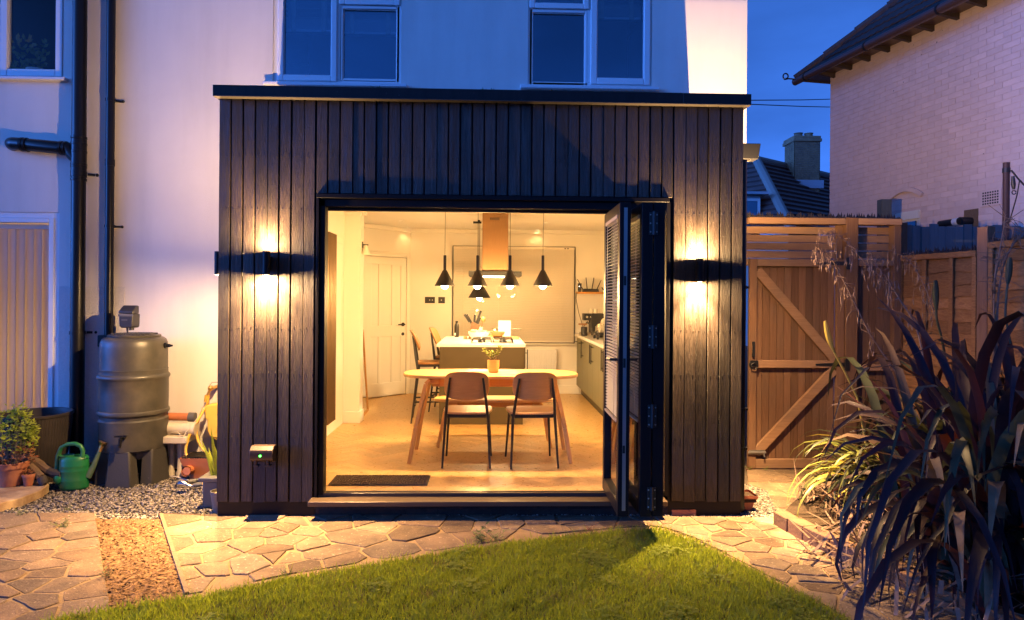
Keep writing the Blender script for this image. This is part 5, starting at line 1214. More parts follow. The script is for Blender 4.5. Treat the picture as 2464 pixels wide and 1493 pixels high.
for k in range(11):
    a = rpt(-OV+k*.33-.02, k*.33*sl*1.0-.04, .03); b = rpt(-OV+(k+1)*.33, (k+1)*.33*sl, .02); part(nh, 'hip_tile', MB().tube([a, b], [.075,.06], 8), m_tile)
sc0 = rpt(-OV, -.06, .03); m = MB().tube([sc0+Vector((0,0,0))+(-inn)*0, sc0+NN*.08+Vector((-.02,.05,.02))]+[sc0+NN*.12+Vector((-.03,.06,.06))+(NN*math.cos(t)+Vector((0,0,math.sin(t))))*(.055-.004*t) for t in [k*.55-1.2 for k in range(12)]], .012, 6)
part(nh, 'hip_iron', m, m_iron)
# ------------------------------------------------------------------ far brown roofed house
fh = thing('far_house', 'distant house with brown hipped roof and brick chimney', 'house', (13, 22, ZG))
A = at(1816, 384, 22.1); zR = A.z; B = A+Vector((6.8, 4.9, 0))*1.4
C = at(1905, 556, 18.1); zE = C.z; rd = Vector((6.8, 4.9, 0)).normalized(); D_ = C+rd*12; pd = Vector((-rd.y, rd.x, 0)); E_ = C+pd*8
m = MB(); rows = 15
def strip(p0, p1, q0, q1, rows, lift=.10):
    for i in range(rows):
        t0, t1 = i/rows, (i+1.12)/rows; a, b, c, d = p0.lerp(q0, t0), p1.lerp(q1, t0), p1.lerp(q1, min(1, t1)), p0.lerp(q0, min(1, t1))
        nn = (b-a).cross(d-a).normalized(); nn = nn if nn.z > 0 else -nn
        m.add([a+nn*lift, b+nn*lift, c, d, a, b], [(0,1,2,3),(4,5,1,0)])
strip(C, D_, A, B, rows); strip(C, E_, A, A+Vector((.01,.01,0)), rows)
part(fh, 'roof', m, m_fartile, smooth=0)
part(fh, 'hip_ridge', MB().tube([C+Vector((0,0,.05)), A+Vector((0,0,.1))], .17, 8).tube([A+Vector((0,0,.05)), B+Vector((0,0,.05))], .12, 8), m_farridge)
part(fh, 'wall', MB().prism([C+rd*.3+pd*.3, D_+pd*.3, D_+pd*7, C+rd*.3+pd*7], (0,0,-zE-.3), (0,0,-.05)), m_chimm, smooth=0)
cc0, cc1 = at(1911, 400, 22.6), at(1973, 400, 22.6); cw = cc1.x-cc0.x; ct = at(1942, 341, 22.6).z
ch = part(fh, 'chimney', MB().box(cc0.x+.02, cc1.x-.02, 22.62, 22.6+cw*.9, zR-3.0, ct), m_chimm, smooth=0)
cbm = MB(); z = zR-1.2; r_ = 0
while z < ct-.02:
    x = cc0.x-(.11 if r_ % 2 else 0)
    while x < cc1.x-.02: cbm.box(max(x, cc0.x), min(x+.215, cc1.x), 22.6, 22.63, z, z+.065); x += .228
    y = 22.6
    while y < 22.6+cw*.9-.1: cbm.box(cc0.x-.008, cc0.x+.02, y, y+.215, z, z+.065); cbm.box(cc1.x-.02, cc1.x+.008, y, y+.215, z, z+.065); y += .228
    z += .078; r_ += 1
part(ch, 'bricks', cbm, m_chim, kind='stuff', smooth=0)
part(fh, 'chimney_cap', MB().box(cc0.x-.06, cc1.x+.06, 22.54, 22.66+cw*.9, ct, ct+.13).box(cc0.x-.03, cc1.x+.03, 22.57, 22.63+cw*.9, ct+.131, ct+.24), m_chim, bevel=.02)
for f in (.28, .68): part(fh, 'chimney_pot', MB().lathe([(.17,0),(.16,.12),(.19,.16),(.15,.16),(.14,0)], (cc0.x+cw*f, 22.9, ct+.24), 16), m_chim)
part(fh, 'flashing', MB().box(cc0.x-.15, cc1.x+.12, 22.50, 22.59, zR-1.05, zR-.72), m_lead)
a = at(1799, 500, 19.6); b = at(1832, 478, 19.6); d_ = part(fh, 'dormer', MB().box(a.x-1.2, b.x, 19.7, 22.5, zE, b.z+.12), m_lead)
part(d_, 'window', MB().frame(a.x-.8, b.x-.03, zE+.2, b.z, .09, 19.62, 19.69), m_upvc); part(d_, 'pane', MB().box(a.x-.7, b.x-.12, 19.64, 19.66, zE+.29, b.z-.09), m_glass_up)
part(fh, 'dormer_roof', MB().prism([(a.x-1.4, 19.4, b.z+.13), (at(1850, 470, 19.4).x, 19.4, b.z+.13), (at(1850, 470, 19.4).x, 22.5, b.z+.2), (a.x-1.4, 22.5, b.z+.2)], (0,0,0), (0,0,.09)), m_lead)
for nm, (p0, p1) in (('upper of two thin overhead cables crossing the sky', (at(1700, 242.5, 9), at(2080, 237, 16))), ('lower of two thin overhead cables crossing the sky', (at(1700, 247, 9), at(2080, 260, 16)))):
    solo('overhead_cable', MB().tube([p0, p0.lerp(p1, .5)+Vector((0,0,-.02)), p1], .012, 5), m_iron, nm, 'cable', group='overhead cables')
# ------------------------------------------------------------------ things in the kitchen
# dining table
TBX, TBY, TBW, TBD = .01, 1.215, 1.55, .60
tb = thing('dining_table', 'pale oak dining table with rounded ends and splayed legs behind two chairs', 'table', (TBX, TBY, 0))
pts = []
for k in range(40):
    a = 2*math.pi*k/40; ca, sa = math.cos(a), math.sin(a); e = .42
    pts.append((TBX+TBW/2*math.copysign(abs(ca)**e, ca), TBY+TBD/2*math.copysign(abs(sa)**.75, sa), 0))
top = MB().prism(pts, (0,0,.722), (0,0,.75))
part(tb, 'tabletop', top, m_oaktop, bevel=.006)
part(tb, 'apron', MB().box(-.50, .52, TBY-.19, TBY-.165, .645, .72).box(-.50, .52, TBY+.165, TBY+.19, .645, .72), m_oak, bevel=.003)
for sx in (-1, 1):
    for sy in (-1, 1):
        fx, fy = TBX+sx*.69, TBY+sy*.28; tx, ty = TBX+sx*.555, TBY+sy*.20
        m = MB(); P = [(tx-sx*.10, ty-sy*.02, .706), (tx-sx*.03, ty-sy*.006, .702), (tx+sx*.004, ty, .665), (fx-sx*.05, fy-sy*.03, .3), (fx, fy, 0)]
        W = [.085, .085, .085, .072, .052]; T = [.026, .028, .034, .034, .032]
        for a in range(4): m.bar(P[a], P[a+1], W[a], T[a], up=(-sx, 0, .2), w2=W[a+1], d2=T[a+1])
        part(tb, 'leg', m, m_oakv, bevel=.004)
# bench beyond the table
bn = thing('bench', 'long pale oak bench standing beyond the dining table', 'bench', (.05, 1.72, 0))
pts = []
for k in range(32):
    a = 2*math.pi*k/32; ca, sa = math.cos(a), math.sin(a)
    pts.append((.05+.585*math.copysign(abs(ca)**.35, ca), 1.72+.16*math.copysign(abs(sa)**.7, sa), 0))
part(bn, 'seat', MB().prism(pts, (0,0,.425), (0,0,.45)), m_oaktop, bevel=.005)
part(bn, 'apron', MB().box(-.36, .46, 1.63, 1.65, .372, .424).box(-.36, .46, 1.79, 1.81, .372, .424), m_oak)
for sx in (-1, 1):
    for sy in (-1, 1):
        m = MB(); P = [(.05+sx*.36, 1.72+sy*.09, .408), (.05+sx*.44, 1.72+sy*.10, .40), (.05+sx*.475, 1.72+sy*.12, .34), (.05+sx*.535, 1.72+sy*.155, 0)]
        for a in range(3): m.bar(P[a], P[a+1], .06-.008*a, .028, up=(-sx, 0, .2))
        part(bn, 'leg', m, m_oakv, bevel=.004)
# chairs: back towards -y (the camera), built round the origin
def chair():
    ch = thing('dining_chair', None, 'chair', (0,0,0), 'oak and black dining chairs at the table')
    m = MB(); P = []; n = 36; w, h = .186, .118
    for k in range(n):
        a = 2*math.pi*k/n; ca, sa = math.cos(a), math.sin(a); P.append((w*math.copysign(abs(ca)**.55, ca), h*math.copysign(abs(sa)**.55, sa)))
    def bp(x, z, d): return (x, -.215+.05*(1-(x/w)**2)*-.9-.10*(z)+d, .688+z)
    fr_, bk_ = [bp(x, z, .008) for x, z in P], [bp(x, z, -.008) for x, z in P]
    gx = MB(); rings = [1, .8, .55, .3]
    for d, rev in ((.008, True), (-.008, False)):
        base = len(gx.v)
        for s in rings: gx.v += [bp(x*s, z*s, d) for x, z in P]
        gx.v.append(bp(0, 0, d))
        for r_ in range(3):
            for k in range(n):
                f = (base+r_*n+k, base+r_*n+(k+1) % n, base+(r_+1)*n+(k+1) % n, base+(r_+1)*n+k); gx.f.append(f if rev else f[::-1])
        for k in range(n):
            f = (base+3*n+k, base+3*n+(k+1) % n, base+4*n); gx.f.append(f if rev else f[::-1])
    hN = 4*n+1
    for k in range(n): gx.f.append((k, hN+k, hN+(k+1) % n, (k+1) % n))
    part(ch, 'backrest', gx, m_oakback, bevel=.002)
    S = []
    for k in range(28):
        a = 2*math.pi*k/28; ca, sa = math.cos(a), math.sin(a); S.append((.20*math.copysign(abs(ca)**.4, ca)*(1.0 if sa < 0 else 1.05), .03+.20*math.copysign(abs(sa)**.4, sa), 0))
    part(ch, 'seat', MB().prism(S, (0,0,.437), (0,0,.455)), m_oaktop, bevel=.005)
    part(ch, 'seat_frame', MB().box(-.165, .165, -.135, -.115, .405, .436).box(-.165, .165, .18, .20, .405, .436).box(-.185, -.166, -.115, .18, .405, .436).box(.166, .185, -.115, .18, .405, .436), m_metalblk)
    for s in (-1, 1):
        part(ch, 'leg', MB().tube([(s*.198, -.235, 0), (s*.178, -.172, .40), (s*.160, -.236, .58), (s*.136, -.267, .755)], [.008, .013, .012, .009], 10), m_metalblk)
        part(ch, 'leg', MB().tube([(s*.20, .225, 0), (s*.175, .17, .42)], [.008, .013], 10), m_metalblk)
    return ch
c1 = chair(); c1['label'] = 'oak backed chair with black legs, left one of the pair at the table'
c2 = copy_tree(c1); c2['label'] = 'oak backed chair with black legs, right one of the pair at the table'
ROOT[c2.name] = Vector((0,0,0))
c1.location = (-.187, .995, 0); c1.rotation_euler = (0,0,math.radians(-1))
c2.location = (.362, .985, 0); c2.rotation_euler = (0,0,math.radians(4))
# potted jade on the table
JX, JY = at(1187, 899, 1.17).x, 1.17
jp = thing('potted_jade_plant', 'small jade plant in a ribbed orange pot on the dining table', 'pot plant', (JX, JY, .753))
prof = [(.036,0),(.040,.004),(.046,.02),(.0525,.05),(.0535,.08),(.0535,.112),(.049,.113),(.048,.095)]
part(jp, 'pot', MB().lathe([(.0,0)]+[(r+(.0008 if i % 2 else 0), z) for i, (r, z) in enumerate(prof)], (JX, JY, .753), 32), m_ceram)
part(jp, 'soil', MB().lathe([(.0,.098),(.049,.094)], (JX, JY, .753), 20), m_soil)
st = MB(); lv = []
lm = MB().add([(0,-.1,0),(.35,-.28,.05),(.75,-.30,.03),(1.0,0,.0),(.75,.30,.03),(.35,.28,.05),(0,.1,0),(.5,0,.16),(.5,0,-.10)],
              [(0,1,7),(1,2,7),(2,3,7),(3,4,7),(4,5,7),(5,6,7),(6,0,7),(1,0,8),(2,1,8),(3,2,8),(4,3,8),(5,4,8),(6,5,8),(0,6,8)]).mesh('leaf', m_jade, 60)
random.seed(3)
for k in range(8):
    a = k*.8+U(-.3,.3); l = U(.07, .135); sp = U(.25, .75)
    p0 = Vector((JX+.012*math.cos(a), JY+.012*math.sin(a), .846)); p1 = p0+Vector((math.cos(a)*sp*l*.45, math.sin(a)*sp*l*.45, l*.55)); p2 = p0+Vector((math.cos(a)*sp*l, math.sin(a)*sp*l, l))
    st.tube([p0, p1, p2], [.0045, .0035, .002], 6)
    for q, p in enumerate((p1, p1.lerp(p2, .5), p2, p2)):
        for s in range(3):
            b = a+s*2.1+q; e = U(.1, .9); ln = U(.022, .034)
            lv.append((p, (0, -e, b), ln))
part(jp, 'stem', st, m_stem)
for p, ro, ln in lv: inst(jp, 'leaf', lm, p, ro, (ln, ln, ln))
solo('placemat', MB().box(JX-.19, JX+.22, 1.05, 1.33, .7505, .7525), MAT('woven_mat', (.62,.45,.25), .8, (.5,.35,.18), 60), 'thin pale woven mat lying under the plant pot', 'placemat')
# doormat
dm = thing('doormat', 'dark brown patterned doormat on the oak floor inside the doorway', 'mat', (-.83, .38, 0))
part(dm, 'backing', MB().box(-1.205, -.462, .235, .525, .001, .007), m_bark, bevel=.002)
pile = MB()
for i in range(37):
    for j in range(14):
        x, y = -1.19+i*.0197, .248+j*.0195; s = 1 if (i//2+j//2) % 2 else -1
        pile.bar((x-.007, y-.006*s, .010), (x+.007, y+.006*s, .010), .007, .008)
part(dm, 'pile', pile, m_mat, kind='stuff')
# pendants over the table
def pendant(h, rad, stem, cable_top, w):
    pr = [(w, 0), (w*1.02, .003), (.020, h), (.013, h+.006), (.013, h+stem), (.010, h+stem+.004), (.0, h+stem+.004)]
    return MB().lathe(pr+[], (0,0,0), 28).lathe([(w-.002, .001), (.018, h-.004)], (0,0,0), 28)
proto = None
for k, px in enumerate((1070, 1149, 1227, 1306)):
    p = at(px, 689, 1.17); X = p.x; Z = p.z
    q = thing('pendant_lamp', ['black cone pendant lamp over the table, first in the row from the door handle side', 'black cone pendant lamp over the table, second in the row of four', 'black cone pendant lamp over the table, third in the row of four', 'black cone pendant lamp nearest the folded doors, last of the four'][k], 'lamp', (0,0,0), 'black cone pendants in a row over the table')
    q['label'] = ['leftmost of the four black cone pendant lamps hanging over the table', 'second black cone pendant of the row, directly above a wider lower cone', 'third black cone pendant of the row, in front of the steel hood', 'rightmost of the four black cone pendant lamps hanging over the table'][k]
    if proto is None:
        sh = pendant(.138, .088, .132, 0, .0885); ms = sh.mesh('lamp_shade', m_metalblk); mbul = MB().ball((0,0,.006), .031, n=16, m=12).mesh('bulb', m_bulb)
        proto = (ms, mbul)
    s = inst(q, 'lamp_shade', proto[0], (0,0,0)); b = inst(q, 'bulb', proto[1], (0,0,0))
    cb = MB().tube([(0,0,.27), (.001, 0, .6), (0, 0, CE-Z)], .0022, 6); part(q, 'cable', cb, m_metalblk)
    part(q, 'ceiling_rose', MB().lathe([(.0, CE-Z-.02), (.03, CE-Z-.018), (.032, CE-Z-.001)], (0,0,0), 16), m_metalblk)
    light('POINT', (0,0,-.030), WARM, 22.5, q, .03)
    q.location = (X, 1.17, Z)
p = at(1153.5, 717.4, 4.1)
q = thing('pendant_lamp', 'wide black cone pendant hanging lower behind the row, beyond the island', 'lamp', (0,0,0))
part(q, 'lamp_shade', pendant(.215, .145, .14, 0, .145), m_metalblk); part(q, 'bulb', MB().ball((0,0,.0), .034, n=16, m=12), m_bulb)
part(q, 'cable', MB().tube([(0,0,.35), (0,0,CE-p.z-.03)], .003, 6).tube([(-.012,0,.36), (-.012,0,CE-p.z-.03)], .003, 6), m_metalblk)
part(q, 'ceiling_hook', MB().box(-.09, .02, -.02, .02, CE-p.z-.045, CE-p.z-.02).box(-.03, 0, -.015, .015, CE-p.z-.02, CE-p.z), m_metalblk)
light('POINT', (0,0,-.035), WARM, 22.5, q, .03); q.location = (p.x, 4.1, p.z)
# island
isl = thing('kitchen_island', 'olive green kitchen island with white worktop behind the dining table', 'island', (-.1, 3.6, 0))
part(isl, 'cabinet', MB().box(-.565, .375, 2.76, 4.40, .0, .868), m_green, bevel=.003)
part(isl, 'worktop', MB().box(-.60, .40, 2.74, 4.44, .869, .90), m_quartz, bevel=.004)
for y in (2.95, 3.5, 4.05):
    part(isl, 'cabinet_door', MB().box(.3755, .392, y-.17, y+.36, .10, .86), m_green, bevel=.002)
    part(isl, 'handle', MB().tube([(.425, y-.12, .57), (.425, y-.12, .84)], .006, 8).tube([(.39, y-.12, .61), (.425, y-.12, .61)], .005, 6).tube([(.39, y-.12, .80), (.425, y-.12, .80)], .005, 6), m_metalblk)
hob = thing('gas_hob', 'gas hob with black pan supports set into the white island top', 'hob', (.03, 3.2, .9))
part(hob, 'glass_plate', MB().box(-.22, .27, 2.98, 3.42, .9005, .906), m_steel, bevel=.002)
for gx in (-.215, .035):
    gm = MB(); x0, x1 = gx, gx+.232
    for y in (2.99, 3.40): gm.bar((x0, y, .943), (x1, y, .943), .010, .010)
    for x in (x0+.005, x1-.005): gm.bar((x, 2.99, .943), (x, 3.40, .943), .010, .010)
    gm.bar((x0, 3.2, .943), (x1, 3.2, .943), .008, .010)
    for y in (3.09, 3.30):
        gm.bar(((x0+x1)/2, y-.08, .943), ((x0+x1)/2, y+.08, .943), .008, .010)
    for x in (x0+.006, x1-.006):
        for y in (2.994, 3.396, 3.2): gm.bar((x, y, .906), (x, y, .94), .010, .010)
    part(hob, 'pan_support', gm, m_metalblk)
    for y in (3.09, 3.30): part(hob, 'burner', MB().lathe([(.0,.03),(.03,.03),(.034,.02),(.045,.012),(.045,0)], (gx+.116, y, .906), 18), m_metalblk)
# things on the island
IT = .9005
def wat(px, py, Y): return at(px, py, Y)
bx = wat(1099, 808, 4.25).x
bt = thing('water_bottle', 'black metal flask at the back left of the island', 'bottle', (bx, 4.25, IT))
part(bt, 'body', MB().lathe([(.0,0),(.030,0),(.032,.005),(.032,.145),(.024,.175),(.016,.185),(.016,.19)], (bx, 4.25, IT), 20), m_metalblk)
part(bt, 'cap', MB().lathe([(.018,.190),(.018,.212),(.0,.214)], (bx, 4.25, IT), 16), m_metalblk)
part(bt, 'sticker', MB().box(bx-.028, bx-.014, 4.215, 4.222, IT+.02, IT+.055), m_paper)
kx = wat(1141, 812, 3.95).x
kb = thing('knife_block', 'dark wooden knife block with knife handles sticking out on the island', 'knife block', (kx, 3.95, IT))
m = MB().prism([(kx-.075, 3.90, IT), (kx+.03, 3.90, IT), (kx+.075, 3.90, IT+.17), (kx-.03, 3.90, IT+.22)], (0,0,0), (0,.10,0)); part(kb, 'block', m, MAT('walnut', (.20,.10,.045), .5, (.13,.065,.03), 9, stretch=(9,9,1)), bevel=.004)
for dx, dz, l, an_ in ((-.10, .25, .12, -.6), (-.06, .235, .13, -.5), (.0, .22, .13, .05), (.03, .21, .20, .35), (.05, .20, .12, .4)):
    a = Vector((kx+dx*.6, 3.95, IT+dz-.04)); b = a+Vector((math.sin(an_)*l, 0, math.cos(an_)*l)); part(kb, 'knife_handle', MB().bar(a, b, .022, .030), m_metalblk, bevel=.003)
ux = kx+.055
uj = thing('utensil_jar', 'white jar with whisk and spoons behind the knife block', 'jar', (ux, 4.12, IT))
part(uj, 'jar', MB().lathe([(.0,0),(.05,0),(.055,.02),(.055,.14),(.05,.14),(.05,.02)], (ux, 4.12, IT), 20), m_cream)
um = MB()
for a in range(8):
    t = a*math.pi/4; pts = [(ux-.02+.032*math.cos(t)*math.sin(k*math.pi/6), 4.12+.032*math.sin(t)*math.sin(k*math.pi/6), IT+.26+.05*(1-math.cos(k*math.pi/6))) for k in range(7)]
    um.tube(pts, .0018, 4)
um.tube([(ux-.01, 4.12, IT+.05), (ux-.02, 4.12, IT+.27)], .007, 8)
part(uj, 'whisk', um, m_chrome)
part(uj, 'spoon', MB().tube([(ux+.02, 4.12, IT+.05), (ux+.05, 4.12, IT+.20)], .006, 6).ball((ux+.06, 4.12, IT+.235), .03, .012, .04), m_woodbowl)
ox = wat(1152, 812, 3.72).x
wb = thing('mixing_bowl', 'big white bowl in front of the knife block on the island', 'bowl', (ox, 3.72, IT))
part(wb, 'bowl', MB().lathe([(.0,0),(.06,0),(.095,.02),(.128,.06),(.135,.095),(.130,.095),(.12,.06),(.09,.028),(.0,.02)], (ox, 3.72, IT), 32), m_cream)
fm = MB(); random.seed(5)
for k in range(9): fm.ball((ox+U(-.08,.08), 3.72+U(-.08,.08), IT+U(.075,.105)), U(.025,.04), U(.025,.04), U(.02,.03), 10, 6)
part(wb, 'bread_rolls', fm, MAT('pale_food', (.72,.58,.36), .7, (.6,.42,.2), 25), kind='stuff')
cx_ = wat(1212, 807, 3.85).x
solo('chopping_board', MB().box(cx_-.18, cx_+.19, 3.72, 3.98, IT, IT+.028), m_oaktop, 'thick pale wooden chopping board lying on the island', 'chopping board', bevel=.006)
wx = wat(1197, 805, 3.82).x
solo('wooden_bowl', MB().lathe([(.0,.0),(.045,.0),(.075,.02),(.098,.065),(.094,.065),(.07,.026),(.0,.012)], (wx, 3.80, IT+.029), 28), m_woodbowl, 'copper coloured wooden bowl resting on the chopping board', 'bowl')
rs = wat(1215, 805, 3.93).x
solo('recipe_card', MB().prism([(rs-.085, 3.94, IT+.03), (rs+.075, 3.94, IT+.03), (rs+.075, 3.99, IT+.23), (rs-.085, 3.99, IT+.23)], (0,0,0), (0,.006,0)), m_paper, 'white card propped upright behind the wooden bowl', 'card')
pn = thing('frying_pan', 'pan with a long handle at the back of the island', 'pan', (cx_-.06, 4.15, IT))
part(pn, 'pan', MB().lathe([(.0,0),(.10,0),(.115,.07),(.112,.07),(.097,.004),(.0,.004)], (cx_-.06, 4.15, IT+.03), 28), m_steel)
part(pn, 'lid', MB().lathe([(.114,.072),(.09,.095),(.02,.105),(.012,.125),(.0,.127)], (cx_-.06, 4.15, IT+.03), 28), m_chrome)
part(pn, 'handle', MB().tube([(cx_+.05, 4.15, IT+.09), (cx_+.14, 4.15, IT+.118), (cx_+.24, 4.15, IT+.11)], [.009,.010,.008], 8), m_steel)
part(pn, 'trivet', MB().lathe([(.0,0),(.11,0),(.11,.029),(.0,.029)], (cx_-.06, 4.15, IT), 20), m_oakback)
sx_ = wat(1120, 814, 3.75).x
solo('salt_box', MB().box(sx_-.025, sx_+.02, 3.73, 3.77, IT, IT+.04), m_woodbowl, 'small dark wooden block beside the white bowl', 'box', bevel=.004)
# cooker hood
hd = thing('cooker_hood', 'brushed steel chimney hood hanging above the island', 'hood', (.05, 3.4, 1.7))
h0, h1 = at(1160.5, 600, 3.3).x, at(1222.5, 600, 3.3).x; s0, s1 = at(1128, 660, 3.2).x, at(1255, 660, 3.2).x; zb = at(1190, 665, 3.2).z
part(hd, 'chimney', MB().box(h0, h1, 3.3, 3.6, zb+.06, CE-.005), m_warmsteel, bevel=.003)
part(hd, 'canopy', MB().box(s0, s1, 3.15, 3.75, zb, zb+.058), m_metalblk, bevel=.003)
gr = MB()
for k in range(9): gr.box(h0+.09+k*.013, h0+.098+k*.013, 3.2975, 3.2995, CE-.09, CE-.06)
part(hd, 'vent_slots', gr, m_metalblk, kind='stuff')
part(hd, 'light_strip', MB().box(h0, h1, 3.2, 3.34, zb-.012, zb-.001), m_hoodlight)
light('SPOT', ((h0+h1)/2, 3.27, zb-.03), (1,.68,.32), 44, hd, .06, (0,0,0), 150, .6)
# bar stools, facing the island
def stool():
    s = thing('bar_stool', None, 'stool', (0,0,0), 'bar stools along the island')
    S = []
    for k in range(24):
        a = 2*math.pi*k/24; ca, sa = math.cos(a), math.sin(a); S.append((.19*math.copysign(abs(ca)**.45, ca), .19*math.copysign(abs(sa)**.45, sa), 0))
    part(s, 'seat', MB().prism(S, (0,0,.665), (0,0,.685)), m_stoolback, bevel=.005)
    part(s, 'seat_frame', MB().box(-.17, .17, -.17, -.15, .635, .664).box(-.17, .17, .15, .17, .635, .664).box(-.17, -.15, -.15, .15, .635, .664).box(.15, .17, -.15, .15, .635, .664), m_metalblk)
    P = []
    for k in range(24):
        a = 2*math.pi*k/24; ca, sa = math.cos(a), math.sin(a); P.append((-.225-.06*(math.copysign(abs(sa)**.5, sa)*.10)/.12+.035*abs(ca), .19*math.copysign(abs(ca)**.5, ca), .93+.115*math.copysign(abs(sa)**.5, sa)))
    part(s, 'backrest', MB().prism(P, (0,0,0), (.016, 0, 0)), m_stoolback, bevel=.003)
    for y in (-1, 1):
        part(s, 'leg', MB().tube([(-.235, y*.20, 0), (-.165, y*.165, .60), (-.185, y*.15, .72), (-.225, y*.13, .98)], [.009,.016,.016,.011], 8), m_metalblk)
        part(s, 'leg', MB().tube([(.22, y*.20, 0), (.165, y*.165, .65)], [.009,.015], 8), m_metalblk)
    part(s, 'footrest', MB().bar((-.20, -.185, .24), (.20, -.185, .24), .016, .016).bar((-.20, .185, .24), (.20, .185, .24), .016, .016).bar((.195, -.185, .24), (.195, .185, .24), .016, .016).bar((-.195, -.185, .20), (-.195, .185, .20), .016, .016), m_metalblk)
    return s
s1_ = stool(); s2_ = copy_tree(s1_); s1_['label'] = 'bar stool nearer the dining table at the end of the island'; s2_['label'] = 'bar stool further along the island, closer to the white door'
s1_.location = (-.66, 3.02, .0); s1_.rotation_euler = (0,0,math.radians(4)); s2_.location = (-.50, 3.78, 0); s2_.rotation_euler = (0,0,math.radians(-6))
# radiators
vr = thing('tall_radiator', 'tall bronze column radiator on the kitchen side wall', 'radiator', (-1.6, 2.0, .2))
for k in range(6): part(vr, 'column', MB().tube([(IX0+.062, 1.79+k*.058, .17), (IX0+.062, 1.79+k*.058, 2.05)], .025, 10), m_rad)
part(vr, 'header', MB().tube([(IX0+.05, 1.77, 2.03), (IX0+.05, 2.11, 2.03)], .018, 8).tube([(IX0+.05, 1.77, .19), (IX0+.05, 2.11, .19)], .018, 8).box(IX0+.001, IX0+.06, 1.9, 1.93, 1.8, 1.83).box(IX0+.001, IX0+.06, 1.9, 1.93, .4, .43), m_rad)
wr = thing('white_radiator', 'white ribbed panel radiator under the kitchen blind', 'radiator', (.74, 5.25, .2))
m = MB().box(.50, .98, YB-.085, YB-.06, .16, .665)
for k in range(13): m.box(.515+k*.036, .535+k*.036, YB-.092, YB-.0855, .19, .635)
part(wr, 'panel', m, m_upvc, bevel=.003)
part(wr, 'end_cap', MB().box(.492, .4995, YB-.088, YB-.015, .16, .67).box(.9805, .99, YB-.088, YB-.015, .16, .67), m_upvc)
part(wr, 'bracket', MB().box(.6, .63, YB-.059, YB-.001, .5, .6).box(.85, .88, YB-.059, YB-.001, .5, .6).box(.52, .54, YB-.075, YB-.065, 0, .159), m_upvc)
# wall sockets
for nm, x0, x1, lab in (('light_switch', -.975, -.826, 'wide black double switch plate on the kitchen back wall'), ('light_switch', -.776, -.677, 'square black switch plate next to the window blind')):
    s = thing(nm, lab, 'switch', ((x0+x1)/2, YB, 1.39)); part(s, 'plate', MB().box(x0, x1, YB-.010, YB-.001, 1.342, 1.437), m_metalblk, bevel=.002)
    for k in range(2 if x1-x0 > .12 else 1): part(s, 'toggle', MB().box((x0+x1)/2-.01+(k*.04), (x0+x1)/2+.004+(k*.04), YB-.017, YB-.0105, 1.38, 1.40), m_galv)
# wall lamp at the nib and leaning mirror
p = at(881, 597, 2.95)
wl = thing('wall_lamp', 'small cream cone lamp on a black arm beside the white column', 'lamp', (p.x, 2.95, p.z))
part(wl, 'arm', MB().bar((-1.469, 2.95, p.z+.035), (-1.40, 2.95, p.z+.035), .012, .012).box(-1.4695, -1.462, 2.93, 2.97, p.z-.0, p.z+.07), m_metalblk)
part(wl, 'lamp_shade', MB().lathe([(.012,.03),(.057,-.08),(.055,-.08),(.010,.026)], (-1.43, 2.95, p.z), 20), m_cream)
mr = thing('leaning_mirror', 'thin oak framed mirror leaning against the white column', 'mirror', (-1.5, 3.4, 0))
m = MB(); a, b = Vector((-1.50, 3.12, .005)), Vector((-1.53, 3.72, .005)); c, d = Vector((-1.605, 3.76, 1.0)), Vector((-1.575, 3.16, 1.0))
for p_, q_ in ((a, b), (b, c), (c, d), (d, a)): m.bar(p_, q_, .03, .022, up=(1,0,.1))
part(mr, 'frame', m, m_oak); part(mr, 'glass', MB().prism([a, b, c, d], (-.006,0,0), (.0,0,0)), MAT('mirror_glass', (.8,.8,.8), .03, metal=1))
# cupboards along the right
cb = thing('kitchen_cupboards', 'sage green base cupboards with pale worktop along the right wall', 'cupboard', (1.6, 3.8, 0))
CF = 1.30
part(cb, 'carcass', MB().box(CF+.02, IX1, 2.3, YB-.001, .13, .862), m_sage)
part(cb, 'plinth', MB().box(CF+.07, IX1, 2.3, YB-.001, .0, .129), m_green)
part(cb, 'worktop', MB().box(CF-.035, IX1, 2.28, YB-.001, .863, .90), m_quartz, bevel=.003)
y = 2.32; k = 0
while y < YB-.2:
    w = .46; y1 = min(y+w, YB-.004)
    part(cb, 'cupboard_door', MB().box(CF, CF+.019, y+.002, y1-.002, .135, .858 if k < 5 else .66), m_sage, bevel=.002)
    if k >= 5: part(cb, 'drawer', MB().box(CF, CF+.019, y+.002, y1-.002, .664, .858), m_sage, bevel=.002)
    hy = y1-.06 if k % 2 == 0 else y+.06
    hm = MB().tube([(CF-.032, hy, .60), (CF-.032, hy, .84)], .006, 8).tube([(CF, hy, .63), (CF-.032, hy, .63)], .005, 6).tube([(CF, hy, .81), (CF-.032, hy, .81)], .005, 6)
    if k >= 5: hm = MB().tube([(CF-.03, (y+y1)/2-.05, .79), (CF-.03, (y+y1)/2+.05, .79)], .006, 8).tube([(CF, (y+y1)/2, .79), (CF-.03, (y+y1)/2, .79)], .005, 6)
    part(cb, 'handle', hm, m_metalblk); y += w; k += 1
